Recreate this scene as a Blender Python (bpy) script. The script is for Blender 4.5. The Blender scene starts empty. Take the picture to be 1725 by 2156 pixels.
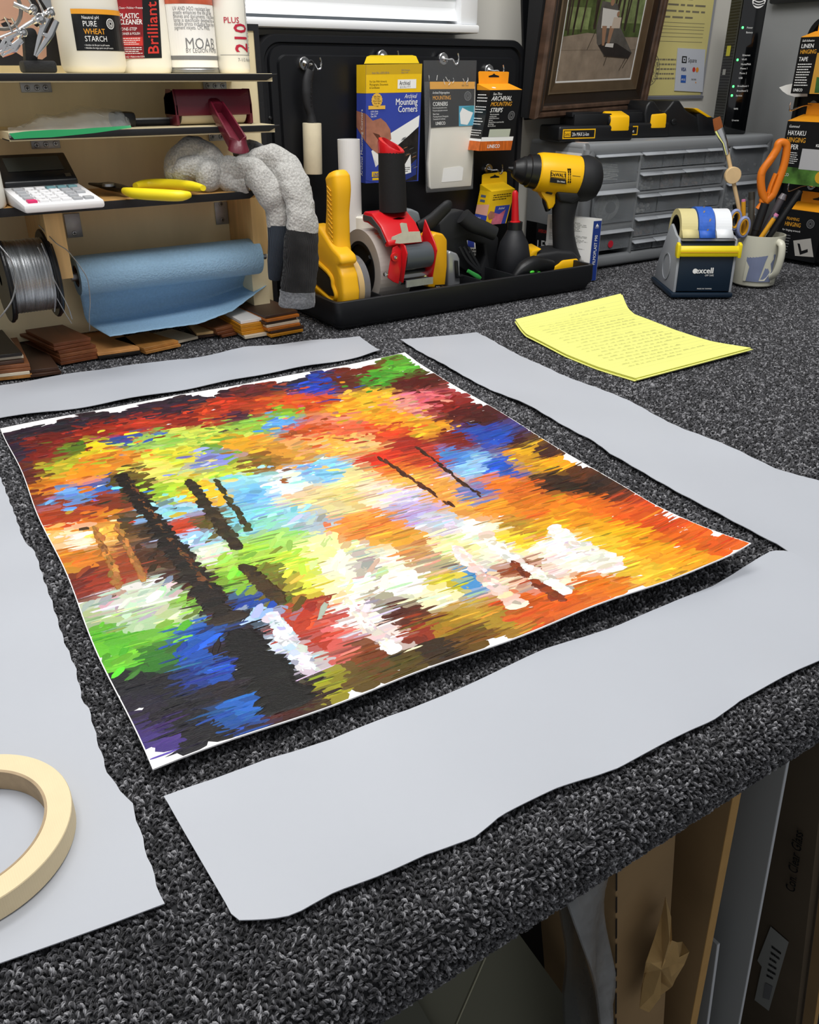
import bpy, bmesh, math, random
import numpy as np
from mathutils import Vector as V, Matrix, geometry
random.seed(7); RNG = np.random.default_rng(7)
scene = bpy.context.scene
C = scene.collection
PI = math.pi

# ---------------- camera, world, lights, exposure ----------------
F, CX, CY = 1759.0, 862.5, 1078.0
PITCH, YAW, CH = math.radians(27.56), math.radians(33.15), 0.33
cam_d = bpy.data.cameras.new('camera'); cam = bpy.data.objects.new('camera', cam_d); C.objects.link(cam)
scene.camera = cam
cam.location = (0, 0, CH)
cam.rotation_euler = (PI/2-PITCH, 0, -YAW)
cam_d.sensor_fit = 'HORIZONTAL'; cam_d.sensor_width = 36; cam_d.lens = 36*F/1725
cam_d.clip_start = 0.01; cam_d.clip_end = 50
w = bpy.data.worlds.new('world'); scene.world = w; w.use_nodes = True
w.node_tree.nodes['Background'].inputs[0].default_value = (0.96, 0.975, 1.0, 1)
w.node_tree.nodes['Background'].inputs[1].default_value = 0.36
def area(name, loc, rot, size, power, col=(1, .985, .96)):
    l = bpy.data.lights.new(name, 'AREA'); l.shape = 'RECTANGLE'; l.size, l.size_y = size; l.energy = power; l.color = col
    o = bpy.data.objects.new(name, l); C.objects.link(o); o.location = loc; o.rotation_euler = rot; return o
area('ceiling_light_back', (0.30, 0.95, 1.60), (math.radians(-4), 0, 0), (1.2, 0.30), 10.5)
area('front_fill_light', (0.35, 0.25, 1.40), (math.radians(52), 0, 0), (1.5, 0.35), 14)  # added fill lamp, tilted at the back wall to brighten upright faces
vs = scene.view_settings
vs.view_transform = 'Standard'; vs.look = 'None'; vs.gamma = 1; vs.use_curve_mapping = False; vs.exposure = 0.30

# ---------------- pixel -> world helpers ----------------
fw = V((math.sin(YAW)*math.cos(PITCH), math.cos(YAW)*math.cos(PITCH), -math.sin(PITCH)))
rt = V((math.cos(YAW), -math.sin(YAW), 0)); upv = rt.cross(fw); CP = V((0, 0, CH))
def ray(px, py): return fw + rt*((px-CX)/F) - upv*((py-CY)/F)
def PZ(px, py, z=0.0):
    d = ray(px, py); return CP + d*((z-CH)/d.z)
def PY(px, py, y):
    d = ray(px, py); return CP + d*(y/d.y)
def PX(px, py, x):
    d = ray(px, py); return CP + d*(x/d.x)
class Pl:
    """upright plane through a point, turned by ang about z; n faces the room"""
    def __init__(s, o, ang=0.0):
        s.o = V(o); a = math.radians(ang)
        s.x = V((math.cos(a), math.sin(a), 0)); s.n = V((math.sin(a), -math.cos(a), 0)); s.z = V((0, 0, 1))
    def p(s, px, py, d=0.0):
        r = ray(px, py); q = s.o + s.n*d
        return CP + r*((q-CP).dot(s.n)/r.dot(s.n))
    def at(s, u, z, d=0.0): return s.o + s.x*u + s.z*z + s.n*d
def PPM(p): return F/((V(p)-CP).dot(fw))     # pixels per metre at a point

# ---------------- materials ----------------
def lin(c):
    if isinstance(c, str): c = [int(c[i:i+2], 16)/255 for i in (0, 2, 4)]
    return tuple(((x+0.055)/1.055)**2.4 if x > 0.04045 else x/12.92 for x in c[:3]) + (1,)
MC = {}
def mat(name, col, rough=0.5, metal=0.0, spec=0.5, var=0.0, vs=30.0, bump=0.0, bs=200.0, coat=0.0, alpha=1.0, trans=0.0, emit=0.0, sheen=0.0, kind='noise', stretch=None, ior=1.45):
    if name in MC: return MC[name]
    m = bpy.data.materials.new(name); MC[name] = m; m.use_nodes = True
    nt = m.node_tree; b = nt.nodes['Principled BSDF']; L = nt.links.new
    c = lin(col)
    b.inputs['Base Color'].default_value = c; b.inputs['Roughness'].default_value = rough
    b.inputs['Metallic'].default_value = metal; b.inputs['Specular IOR Level'].default_value = spec
    b.inputs['Coat Weight'].default_value = coat; b.inputs['Alpha'].default_value = alpha
    b.inputs['Transmission Weight'].default_value = trans; b.inputs['IOR'].default_value = ior
    b.inputs['Sheen Weight'].default_value = sheen
    if emit: b.inputs['Emission Color'].default_value = c; b.inputs['Emission Strength'].default_value = emit
    tc = nt.nodes.new('ShaderNodeTexCoord'); mp = nt.nodes.new('ShaderNodeMapping'); L(tc.outputs['Object'], mp.inputs['Vector'])
    if stretch: mp.inputs['Scale'].default_value = stretch
    if var:
        n = nt.nodes.new('ShaderNodeTexNoise'); n.inputs['Scale'].default_value = vs; n.inputs['Detail'].default_value = 6
        L(mp.outputs[0], n.inputs['Vector'])
        r = nt.nodes.new('ShaderNodeValToRGB')
        r.color_ramp.elements[0].position = 0.3; r.color_ramp.elements[1].position = 0.7
        r.color_ramp.elements[0].color = tuple(x*(1-var) for x in c[:3])+(1,)
        r.color_ramp.elements[1].color = tuple(min(1, x*(1+var)) for x in c[:3])+(1,)
        L(n.outputs['Fac'], r.inputs[0]); L(r.outputs[0], b.inputs['Base Color'])
    if bump:
        if kind == 'voronoi': t = nt.nodes.new('ShaderNodeTexVoronoi'); out = t.outputs['Distance']
        elif kind == 'wave': t = nt.nodes.new('ShaderNodeTexWave'); t.inputs['Distortion'].default_value = 1.0; out = t.outputs['Fac']
        else: t = nt.nodes.new('ShaderNodeTexNoise'); t.inputs['Detail'].default_value = 4; out = t.outputs['Fac']
        t.inputs['Scale'].default_value = bs; L(mp.outputs[0], t.inputs['Vector'])
        bp = nt.nodes.new('ShaderNodeBump'); bp.inputs['Strength'].default_value = bump; bp.inputs['Distance'].default_value = 0.001
        L(out, bp.inputs['Height']); L(bp.outputs[0], b.inputs['Normal'])
    return m
def wood(name, col, dark=0.6, scale=60.0, rough=0.5, grain=(1, 0.06, 1)):
    if name in MC: return MC[name]
    return mat(name, col, rough, var=1-dark, vs=scale, stretch=grain, bump=0.15, bs=scale*3)
K = dict(
 black=mat('black_plastic', '17181a', 0.38, bump=0.08, bs=900),
 satin=mat('satin_black_metal', '141518', 0.34, bump=0.05, bs=1500),
 rubber=mat('black_rubber', '1b1c1f', 0.62, bump=0.1, bs=700),
 white=mat('white_plastic', 'ecebe6', 0.35),
 paper=mat('white_paper', 'f2f1ee', 0.6, var=0.02, vs=20),
 chrome=mat('chrome', 'dcdcdc', 0.16, 1.0),
 steel=mat('dull_steel', '9b9da0', 0.36, 1.0, var=0.1, vs=80),
 zinc=mat('zinc_plate', 'a9adb3', 0.45, 0.75, var=0.12, vs=90),
 yellow=mat('yellow_plastic', 'f2b61a', 0.42, bump=0.04, bs=900),
 toolyellow=mat('tool_yellow', 'f7bd0c', 0.38, bump=0.04, bs=900),
 ink=mat('black_ink', '0e0e10', 0.5), inkwhite=mat('white_ink', 'f1f1ef', 0.5), grey_ink=mat('grey_ink', '77787a', 0.6),
 red=mat('red_plastic', 'c8171f', 0.3), gold=mat('gold_ink', 'e0a030', 0.5), orange_ink=mat('orange_board', 'f2a01c', 0.5, var=0.05, vs=40),
 card_yellow=mat('yellow_carton', 'eec21a', 0.4, var=0.04, vs=40), card_blue=mat('blue_carton', '3748a4', 0.35, var=0.04, vs=40),
 clear=mat('clear_film', 'f4f6f8', 0.12, alpha=0.035, spec=0.35),
)

# ---------------- mesh building ----------------
class MB:
    def __init__(s): s.v = []; s.f = []; s.m = []; s.sm = []; s.mats = []
    def mi(s, m):
        if m not in s.mats: s.mats.append(m)
        return s.mats.index(m)
    def add(s, verts, faces, m, smooth=False):
        k = len(s.v); s.v += [tuple(v) for v in verts]; i = s.mi(m)
        for f in faces: s.f.append([a+k for a in f]); s.m.append(i); s.sm.append(smooth)
        return s
    def bm(s, bm, m, M=None, smooth=False, bev=0.0, seg=2, ang=30):
        if bev:
            ed = [e for e in bm.edges if len(e.link_faces) == 2 and e.calc_face_angle(0) > math.radians(ang)]
            bmesh.ops.bevel(bm, geom=ed, offset=bev, segments=seg, affect='EDGES', clamp_overlap=True, profile=0.5)
        bm.verts.ensure_lookup_table(); bm.verts.index_update()
        vs = [(M @ v.co) if M is not None else v.co.copy() for v in bm.verts]
        s.add(vs, [[v.index for v in f.verts] for f in bm.faces], m, smooth or bev > 0); bm.free(); return s
    def box(s, lo, hi, m, M=None, bev=0.0, seg=2):
        bm = bmesh.new(); lo = V(lo); hi = V(hi)
        bmesh.ops.create_cube(bm, size=1, matrix=Matrix.Translation((lo+hi)/2) @ Matrix.Diagonal((*(hi-lo), 1)))
        return s.bm(bm, m, M, bev=bev, seg=seg)
    def prism(s, pts, vec, m, bev=0.0, seg=2, ang=30):
        """closed outline of 3-D points pushed along vec"""
        bm = bmesh.new(); vec = V(vec)
        a = [bm.verts.new(p) for p in pts]; b = [bm.verts.new(V(p)+vec) for p in pts]; n = len(a)
        bm.faces.new(a); bm.faces.new(b[::-1])
        for i in range(n): bm.faces.new((a[i], b[i], b[(i+1) % n], a[(i+1) % n]))
        bmesh.ops.recalc_face_normals(bm, faces=bm.faces)
        return s.bm(bm, m, bev=bev, seg=seg, ang=ang)
    def lathe(s, prof, m, p0, ax=(0, 0, 1), n=28, smooth=True, cap=True):
        """prof: (t, r) along the axis"""
        ax = V(ax).normalized(); t = V((0, 0, 1)) if abs(ax.z) < .9 else V((1, 0, 0))
        e1 = ax.cross(t).normalized(); e2 = ax.cross(e1); p0 = V(p0); vs = []; fs = []
        for (t, r) in prof:
            for k in range(n):
                a = 2*PI*k/n; vs.append(p0 + ax*t + (e1*math.cos(a)+e2*math.sin(a))*r)
        for i in range(len(prof)-1):
            for k in range(n):
                k2 = (k+1) % n; fs.append([i*n+k, i*n+k2, (i+1)*n+k2, (i+1)*n+k])
        s.add(vs, fs, m, smooth)
        if cap:
            if prof[0][1] > 1e-5: s.add(vs[:n], [list(range(n))[::-1]], m)
            if prof[-1][1] > 1e-5: s.add(vs[-n:], [list(range(n))], m)
        return s
    def ring(s, p0, ax, r0, r1, t0, t1, m, n=48, minner=None):
        s.lathe([(t0, r0), (t0, r1), (t1, r1), (t1, r0)], m, p0, ax, n, smooth=False, cap=False)
        s.lathe([(t1, r0), (t0, r0)], minner or m, p0, ax, n, cap=False); return s
    def cyl(s, p0, p1, r, m, n=20, r2=None, smooth=True):
        d = V(p1)-V(p0); return s.lathe([(0, r), (d.length, r if r2 is None else r2)], m, p0, d, n, smooth)
    def ball(s, c, r, m, sc=(1, 1, 1), n=16):
        bm = bmesh.new(); bmesh.ops.create_uvsphere(bm, u_segments=n, v_segments=n//2, radius=r)
        return s.bm(bm, m, Matrix.Translation(V(c)) @ Matrix.Diagonal((*sc, 1)), smooth=True)
    def tube(s, pts, r, m, n=10, up=(0, 0, 1), b=None, sq=1.0, smooth=True, closed=False):
        """r, b: half-widths (number or list) along side / up; sq<1 squarer section"""
        pts = [V(p) for p in pts]; N = len(pts); up = V(up)
        R = r if isinstance(r, (list, tuple)) else [r]*N
        B = R if b is None else (b if isinstance(b, (list, tuple)) else [b]*N)
        vs = []
        for i, p in enumerate(pts):
            if closed: t = pts[(i+1) % N]-pts[i-1]
            else: t = pts[min(i+1, N-1)]-pts[max(i-1, 0)]
            t.normalize(); sd = t.cross(up)
            if sd.length < 1e-4: sd = t.cross(V((0, 1, 0.01)))
            sd.normalize(); u2 = sd.cross(t)
            for k in range(n):
                a = 2*PI*(k+.5)/n; ca, sa = math.cos(a), math.sin(a)
                ca = math.copysign(abs(ca)**sq, ca); sa = math.copysign(abs(sa)**sq, sa)
                vs.append(p + sd*(R[i]*ca) + u2*(B[i]*sa))
        fs = []
        for i in range(N if closed else N-1):
            j = (i+1) % N
            for k in range(n): k2 = (k+1) % n; fs.append([i*n+k, i*n+k2, j*n+k2, j*n+k])
        if not closed: fs += [list(range(n))[::-1], [(N-1)*n+k for k in range(n)]]
        return s.add(vs, fs, m, smooth)
def smooth_path(pts, k=6):
    pts = [V(p) for p in pts]; out = []
    for i in range(len(pts)-1):
        p0 = pts[max(i-1, 0)]; p1 = pts[i]; p2 = pts[i+1]; p3 = pts[min(i+2, len(pts)-1)]
        for j in range(k):
            t = j/k
            out.append(0.5*((2*p1)+(p2-p0)*t+(2*p0-5*p1+4*p2-p3)*t*t+(3*p1-p0-3*p2+p3)*t**3))
    return out+[pts[-1]]
def lerps(a, n):
    """resample a list of numbers to n entries"""
    return list(np.interp(np.linspace(0, len(a)-1, n), range(len(a)), a))

# ---------------- things ----------------
def tag(o, label, cat, group=None):
    o['label'] = label; o['category'] = cat
    if group: o['group'] = group
    return o
def thing(name, label, cat, loc, group=None):
    o = bpy.data.objects.new(name, None); C.objects.link(o); o.location = V(loc); o.empty_display_size = 0.01
    return tag(o, label, cat, group)
def worldloc(o):
    p = V((0, 0, 0))
    while o: p += o.location; o = o.parent
    return p
def obj(name, mb, parent=None, label=None, origin=None):
    """mesh object from world-space geometry"""
    if isinstance(mb, MB):
        me = bpy.data.meshes.new(name)
        vs = mb.v
        if parent is not None and origin is None: org = worldloc(parent)
        elif origin is not None: org = V(origin)
        else:
            A = np.array(vs); org = V(((A[:, 0].min()+A[:, 0].max())/2, (A[:, 1].min()+A[:, 1].max())/2, A[:, 2].min()))
        vs = [(v[0]-org.x, v[1]-org.y, v[2]-org.z) for v in vs]
        me.from_pydata(vs, [], mb.f)
        for m in mb.mats: me.materials.append(m)
        me.polygons.foreach_set('material_index', mb.m); me.polygons.foreach_set('use_smooth', mb.sm)
        bm = bmesh.new(); bm.from_mesh(me)
        for e in bm.edges:
            if len(e.link_faces) == 2 and e.calc_face_angle(0) > math.radians(38): e.smooth = False
        bm.to_mesh(me); bm.free(); me.update()
    o = bpy.data.objects.new(name, me); C.objects.link(o)
    if parent is not None: o.parent = parent; o.location = (org-worldloc(parent)) if origin is not None else (0, 0, 0)
    else: o.location = org
    if label: o['label'] = label
    return o
def single(name, mb, label, cat, group=None): return tag(obj(name, mb), label, cat, group)
def struct(name, mb, parent=None):
    o = obj(name, mb, parent)
    if parent is None: o['kind'] = 'structure'
    return o
def copy_tree(o, parent=None):
    c = o.copy(); C.objects.link(c)
    if parent is not None: c.parent = parent
    for ch in list(o.children): copy_tree(ch, c)
    return c

# ---------------- printing on surfaces ----------------
TC = {}
def text_mesh(s):
    if s in TC: return TC[s]
    cu = bpy.data.curves.new('t', 'FONT'); cu.body = s; cu.size = 1; cu.resolution_u = 2
    o = bpy.data.objects.new('t', cu); C.objects.link(o)
    dg = bpy.context.evaluated_depsgraph_get(); me = bpy.data.meshes.new_from_object(o.evaluated_get(dg))
    vs = np.array([v.co[:2] for v in me.vertices]) if len(me.vertices) else np.zeros((0, 2))
    me.calc_loop_triangles(); fs = [list(p.vertices) for p in me.loop_triangles]
    bpy.data.objects.remove(o); bpy.data.curves.remove(cu); bpy.data.meshes.remove(me)
    TC[s] = (vs, fs); return TC[s]
class Face:
    """four-cornered printed face, corners bl br tr tl; u right 0..1, v up 0..1"""
    def __init__(s, bl, br, tr, tl, mb=None, eps=0.0002):
        s.c = [V(bl), V(br), V(tr), V(tl)]; s.mb = mb; s.lay = 1; s.eps = eps
        s.w = ((s.c[1]-s.c[0]).length+(s.c[2]-s.c[3]).length)/2; s.h = ((s.c[3]-s.c[0]).length+(s.c[2]-s.c[1]).length)/2
        s.n = (s.c[1]-s.c[0]).cross(s.c[3]-s.c[0]).normalized()
    def pt(s, u, v, h=0.0):
        a, b, c, d = s.c
        return a*(1-u)*(1-v)+b*u*(1-v)+c*u*v+d*(1-u)*v + s.n*h
    def poly(s, pts, m, lay=None):
        h = s.eps*(lay if lay is not None else s.lay)
        s.mb.add([s.pt(u, v, h) for u, v in pts], [list(range(len(pts)))], m); return s
    def rect(s, u0, v0, u1, v1, m, lay=None, nu=1):
        for i in range(nu):
            a = u0+(u1-u0)*i/nu; b = u0+(u1-u0)*(i+1)/nu
            s.poly([(a, v0), (b, v0), (b, v1), (a, v1)], m, lay)
        return s
    def disc(s, u, v, r, m, lay=None, n=20, ry=None, teeth=0):
        """r in units of the face height"""
        P = []
        for k in range(n):
            a = 2*PI*k/n; q = r*(1+(0.08 if teeth and k % 2 else 0)); P.append((u+q*s.h/s.w*math.cos(a), v+(ry/r if ry else 1)*q*math.sin(a)))
        return s.poly(P, m, lay)
    def ringd(s, u, v, r0, r1, m, lay=None, n=24):
        h = s.eps*(lay or s.lay); k = s.h/s.w; vs = []
        for i in range(n):
            a = 2*PI*i/n
            for r in (r0, r1): vs.append(s.pt(u+r*k*math.cos(a), v+r*math.sin(a), h))
        s.mb.add(vs, [[2*i, 2*i+1, (2*i+3) % (2*n), (2*i+2) % (2*n)] for i in range(n)], m); return s
    def text(s, t, u, v, size, m, al='l', sx=1.0, rot=0, lay=None, slant=0.0, bold=0):
        """size: letter height as a share of face height (about 0.7 of it for capitals)"""
        vs, fs = text_mesh(t)
        if not len(vs): return s
        x = vs[:, 0]*size*sx*s.h; y = vs[:, 1]*size*s.h; x = x+y*slant
        wd = x.max()
        if al == 'c': x = x-wd/2
        elif al == 'r': x = x-wd
        if rot == 90: x, y = -y, x
        elif rot == -90: x, y = y, -x
        if isinstance(s, Cyl):      # cut long pieces so that they follow the curve
            pts = [(float(a), float(b)) for a, b in zip(x, y)]; st = [tuple(t_) for t_ in fs]; fs = []
            while st:
                t_ = st.pop(); P = [pts[i] for i in t_]; e = [abs(P[i][0]-P[(i+1) % 3][0]) for i in range(3)]; k = e.index(max(e))
                if e[k] > .0035 and len(pts) < 4000:
                    pts.append(((P[k][0]+P[(k+1) % 3][0])/2, (P[k][1]+P[(k+1) % 3][1])/2)); m_ = len(pts)-1; a, b, c = t_[k], t_[(k+1) % 3], t_[(k+2) % 3]; st += [(a, m_, c), (m_, b, c)]
                else: fs.append(list(t_))
            x = np.array([p[0] for p in pts]); y = np.array([p[1] for p in pts])
        h = s.eps*((lay if lay is not None else s.lay)+1)
        off = [(0, 0)] if not bold else [(0, 0), (bold*size*s.h, 0), (0, bold*size*s.h*.5)]
        for i, (dx, dy) in enumerate(off):
            s.mb.add([s.pt(u+(a+dx)/s.w, v+(b+dy)/s.h, h+i*s.eps*.1) for a, b in zip(x, y)], fs, m)
        return s
    def line(s, u0, v0, u1, v1, wd, m, lay=None):
        d = V(((u1-u0)*s.w, (v1-v0)*s.h)); 
        if d.length < 1e-6: return s
        q = V((-d.y, d.x)).normalized()*wd*s.h/2; a, b = q.x/s.w, q.y/s.h
        return s.poly([(u0-a, v0-b), (u1-a, v1-b), (u1+a, v1+b), (u0+a, v0+b)], m, lay)
    def small(s, u0, v0, u1, v1, n, m, lay=None, wt=0.35, seed=1):
        """n lines of print too small to read: short dashes"""
        R = random.Random(seed); st = (v1-v0)/n
        for i in range(n):
            y = v1-st*(i+.7); x = u0; end = u1-(u1-u0)*R.uniform(0, .25)
            while x < end:
                l = R.uniform(.05, .16)*(u1-u0); s.rect(x, y, min(x+l, end), y+st*wt, m, (lay or s.lay)); x += l+.025*(u1-u0)
        return s
class Cyl(Face):
    """printed wrap on an upright cylinder; u spans a0..a1 degrees (0 = facing -y, + to the right)"""
    def __init__(s, c, r, z0, z1, a0, a1, mb, eps=0.0002, rb=None, ry=None):
        s.cc = V(c); s.r = r; s.z0 = z0; s.z1 = z1; s.a0 = math.radians(a0); s.a1 = math.radians(a1); s.mb = mb; s.lay = 1; s.eps = eps
        s.w = r*(s.a1-s.a0); s.h = z1-z0; s.ry = ry or r
    def pt(s, u, v, h=0.0):
        a = s.a0+(s.a1-s.a0)*u
        return V((s.cc.x+(s.r+h)*math.sin(a), s.cc.y-(s.ry+h)*math.cos(a), s.z0+(s.z1-s.z0)*v))
def qbox(mb, pl, q, depth, m, d=0.0, bev=0.0):
    """box whose front face has the pixel corners q (bl br tr tl) on plane pl; returns its front Face"""
    P = [pl.p(x, y, d) for x, y in q]; mb.prism(P, -pl.n*depth, m, bev=bev)
    return Face(*P, mb=mb)
# ================= THE SETTING =================
WY = 1.33; WXR = 1.74
m_wall = mat('wall_paint', 'd2cfc6', 0.75, var=0.02, vs=6, bump=0.1, bs=300)
m_wallr = mat('grey_wall_paint', '8b8d8e', 0.8, var=0.05, vs=5, bump=0.15, bs=300)
m_trimw = mat('trim_paint', 'eceef0', 0.45)
struct('wall_back', MB().box((-0.9, WY, -0.8), (WXR+.1, WY+.1, 1.9), m_wall))
struct('wall_right', MB().box((WXR, -1.6, -0.8), (WXR+.1, WY, 1.9), m_wallr))
struct('floor', MB().box((-0.9, -1.6, -0.9), (WXR+.1, WY+.1, -0.8), mat('floor_carpet', '3a3a3c', 0.9, var=0.2, vs=60)))
mb = MB()
x0, x1 = -0.35, PY(1005, 40, 1.27).x
mb.box((x0, 1.262, 0.392), (x1, WY, 0.404), m_trimw, bev=.003)
mb.box((x1-.035, 1.268, 0.404), (x1, WY, 0.95), m_trimw, bev=.003)
wf = struct('window_1', mb)
mb = MB()
for i in range(14):
    z = .409+.032*i
    pr = [(-.004, 0), (.006, .004), (.010, .016), (.006, .030), (0, .034), (.002, .018)]
    mb.prism([(x0, 1.282+a, z+b) for a, b in pr], (x1-.035-x0, 0, 0), m_trimw)
struct('window_blind', mb, wf)
mb = MB(); mb.box((x0, 1.305, .404), (x1-.035, 1.308, .93), mat('window_glass', 'dfe8f0', 0.1, spec=0.8)); struct('window_pane', mb, wf)

# ================= WORKTABLE =================
YF, RE, ZB = 0.186, 0.016, -0.036       # front edge, rounding, underside
m_ply = mat('plywood', 'ebdcb4', 0.55, var=0.08, vs=25, stretch=(1, .2, .2), bump=0.05, bs=150)
m_under = mat('dark_backing', '26272a', 0.8)
tb = thing('worktable', 'framing worktable covered in charcoal looped carpet, its rounded front edge in the foreground', 'table', (0.6, 0.7, -0.8))
XL, XR = -0.75, WXR-.002
mb = MB(); mb.box((XL, YF+.012, ZB+.006), (XR, WY-.002, -0.006), m_under, bev=.004); obj('tabletop', mb, tb)
for lx in (XL+.06, XR-.12):
    for ly in (YF+.25, WY-.1):
        obj('leg', MB().box((lx, ly, -.8), (lx+.06, ly+.06, ZB+.006), wood('leg_wood', 'b08a58')), tb)
# carpet loops: one countless pile
def prof(s):
    """s from the far edge measured backwards: returns y, z, normal(y,z) along the wrapped surface"""
    a1 = RE*PI/2
    if s < 0: return YF+RE-s, 0.0, 0.0, 1.0
    if s < a1:
        t = s/RE; return YF+RE-RE*math.sin(t), -RE+RE*math.cos(t), -math.sin(t), math.cos(t)
    s -= a1; h = -ZB-2*RE
    if s < h: return YF, -RE-s, -1.0, 0.0
    s -= h
    t = min(s/RE, PI/2); return YF+RE-RE*math.cos(t), ZB+RE-RE*math.sin(t), -math.cos(t), -math.sin(t)
def carpet(x0, x1, s0, s1, step, detail, keep, nm=None):
    nx = int((x1-x0)/step); ns = int((s1-s0)/step)
    gx, gs = np.meshgrid(np.arange(nx)*step+x0, np.arange(ns)*step+s0)
    gx = (gx+(np.arange(ns) % 2)[:, None]*step*.5).ravel(); gs = gs.ravel()
    gx = gx+RNG.normal(0, step*.20, gx.size); gs = gs+RNG.normal(0, step*.20, gs.size)
    P = np.array([prof(s) for s in gs]); k = keep(gx, P[:, 0], P[:, 1]); gx = gx[k]; P = P[k]; n = gx.size
    O = np.stack([gx, P[:, 0], P[:, 1]], 1); N = np.stack([np.zeros(n), P[:, 2], P[:, 3]], 1)
    ang = RNG.uniform(0, PI, n); T0 = np.tile(np.array([1.0, 0, 0]), (n, 1)); T1 = np.cross(N, T0)
    A = T0*np.cos(ang)[:, None]+T1*np.sin(ang)[:, None]; B = np.cross(N, A)
    tilt = RNG.normal(0, .22, (n, 1)); N2 = N+B*tilt; N2 /= np.linalg.norm(N2, axis=1)[:, None]; B = np.cross(N2, A)
    sc = RNG.uniform(.8, 1.2, n)
    if detail: seg, k4, strands, tr = 6, 3, 3, .00050
    else: seg, k4, strands, tr = 4, 4, 1, .00088
    hw, hh = (.00100, .0016) if detail else (.00105, .0015)
    # template
    tv = []; tf = []
    for q in range(strands):
        base = len(tv)
        for i in range(seg):
            t = PI*(i/(seg-1))*1.16-.25; c = np.array([-math.cos(t)*hw, 0, math.sin(t)*hh-.0002]); tan = np.array([math.sin(t)*hw, 0, math.cos(t)*hh]); tan /= np.linalg.norm(tan)
            n1 = np.array([0, 1, 0.]); n2 = np.cross(tan, n1)
            ph = 2*PI*q/max(strands, 1)+2.6*i/(seg-1)*PI/1.5
            if strands > 1: c = c+(n1*math.cos(ph)+n2*math.sin(ph))*.00046
            for j in range(k4):
                a = 2*PI*j/k4; tv.append(c+(n1*math.cos(a)+n2*math.sin(a))*tr)
        for i in range(seg-1):
            for j in range(k4): j2 = (j+1) % k4; tf.append([base+i*k4+j, base+i*k4+j2, base+(i+1)*k4+j2, base+(i+1)*k4+j])
    tv = np.array(tv); tf = np.array(tf)
    vs = (O[:, None, :] + sc[:, None, None]*(A[:, None, :]*tv[None, :, 0:1]+B[:, None, :]*tv[None, :, 1:2]+N2[:, None, :]*tv[None, :, 2:3]))
    nv = tv.shape[0]; fs = (tf[None]+(np.arange(n)*nv)[:, None, None]).reshape(-1, 4)
    sh = np.clip(RNG.normal(0.42, 0.26, n), 0.02, 1)
    stv = np.repeat(np.linspace(-.15, .15, strands), nv//strands)
    col = np.clip(sh[:, None]+stv[None]*RNG.choice([-1, 1], n)[:, None]+RNG.normal(0, .06, (n, nv)), 0, 1).ravel()
    return vs.reshape(-1, 3), fs, col
def np_mesh(name, packs, m):
    V_ = []; F_ = []; C_ = []; k = 0
    for v, f, c in packs: V_.append(v); F_.append(f+k); C_.append(c); k += len(v)
    v = np.concatenate(V_).astype(np.float32); f = np.concatenate(F_).astype(np.int32); c = np.concatenate(C_).astype(np.float32)
    me = bpy.data.meshes.new(name); me.vertices.add(len(v)); me.vertices.foreach_set('co', v.ravel())
    me.loops.add(f.size); me.loops.foreach_set('vertex_index', f.ravel()); me.polygons.add(len(f))
    me.polygons.foreach_set('loop_start', np.arange(len(f), dtype=np.int32)*4); me.polygons.foreach_set('loop_total', np.full(len(f), 4, np.int32))
    me.polygons.foreach_set('use_smooth', np.ones(len(f), bool)); a = me.attributes.new('tone', 'FLOAT', 'POINT'); a.data.foreach_set('value', c)
    me.materials.append(m); me.update(calc_edges=True); return me
m_carpet = mat('charcoal_yarn', '2a2b2e', 0.75, spec=0.25, sheen=0.15)
nt = m_carpet.node_tree; at = nt.nodes.new('ShaderNodeAttribute'); at.attribute_name = 'tone'; cr = nt.nodes.new('ShaderNodeValToRGB')
cr.color_ramp.elements[0].position = 0.0; cr.color_ramp.elements[0].color = lin('1c1c1f'); cr.color_ramp.elements[1].position = 1.0; cr.color_ramp.elements[1].color = lin('9b9b9f')
e = cr.color_ramp.elements.new(0.55); e.color = lin('4c4c50')
nt.links.new(at.outputs['Fac'], cr.inputs[0]); nt.links.new(cr.outputs[0], nt.nodes['Principled BSDF'].inputs['Base Color'])
COVER = []
# tight backing under the loops
mb = MB(); n = 24; ss = [-(1.27-YF-RE)]+list(np.linspace(0, RE*PI/2, 8))+list(np.linspace(RE*PI/2+(-ZB-2*RE), RE*PI+(-ZB-2*RE), 8)); pts = []
for x in (-.4, XR):
    for s in ss:
        y, z, ny, nz = prof(s); pts.append((x, y-ny*.0006, z-nz*.0006))
L_ = len(ss); mb.add(pts, [[i, i+1, L_+i+1, L_+i] for i in range(L_-1)], mat('yarn_backing', '222326', 0.9), True); obj('carpet_backing', mb, tb)

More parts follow.
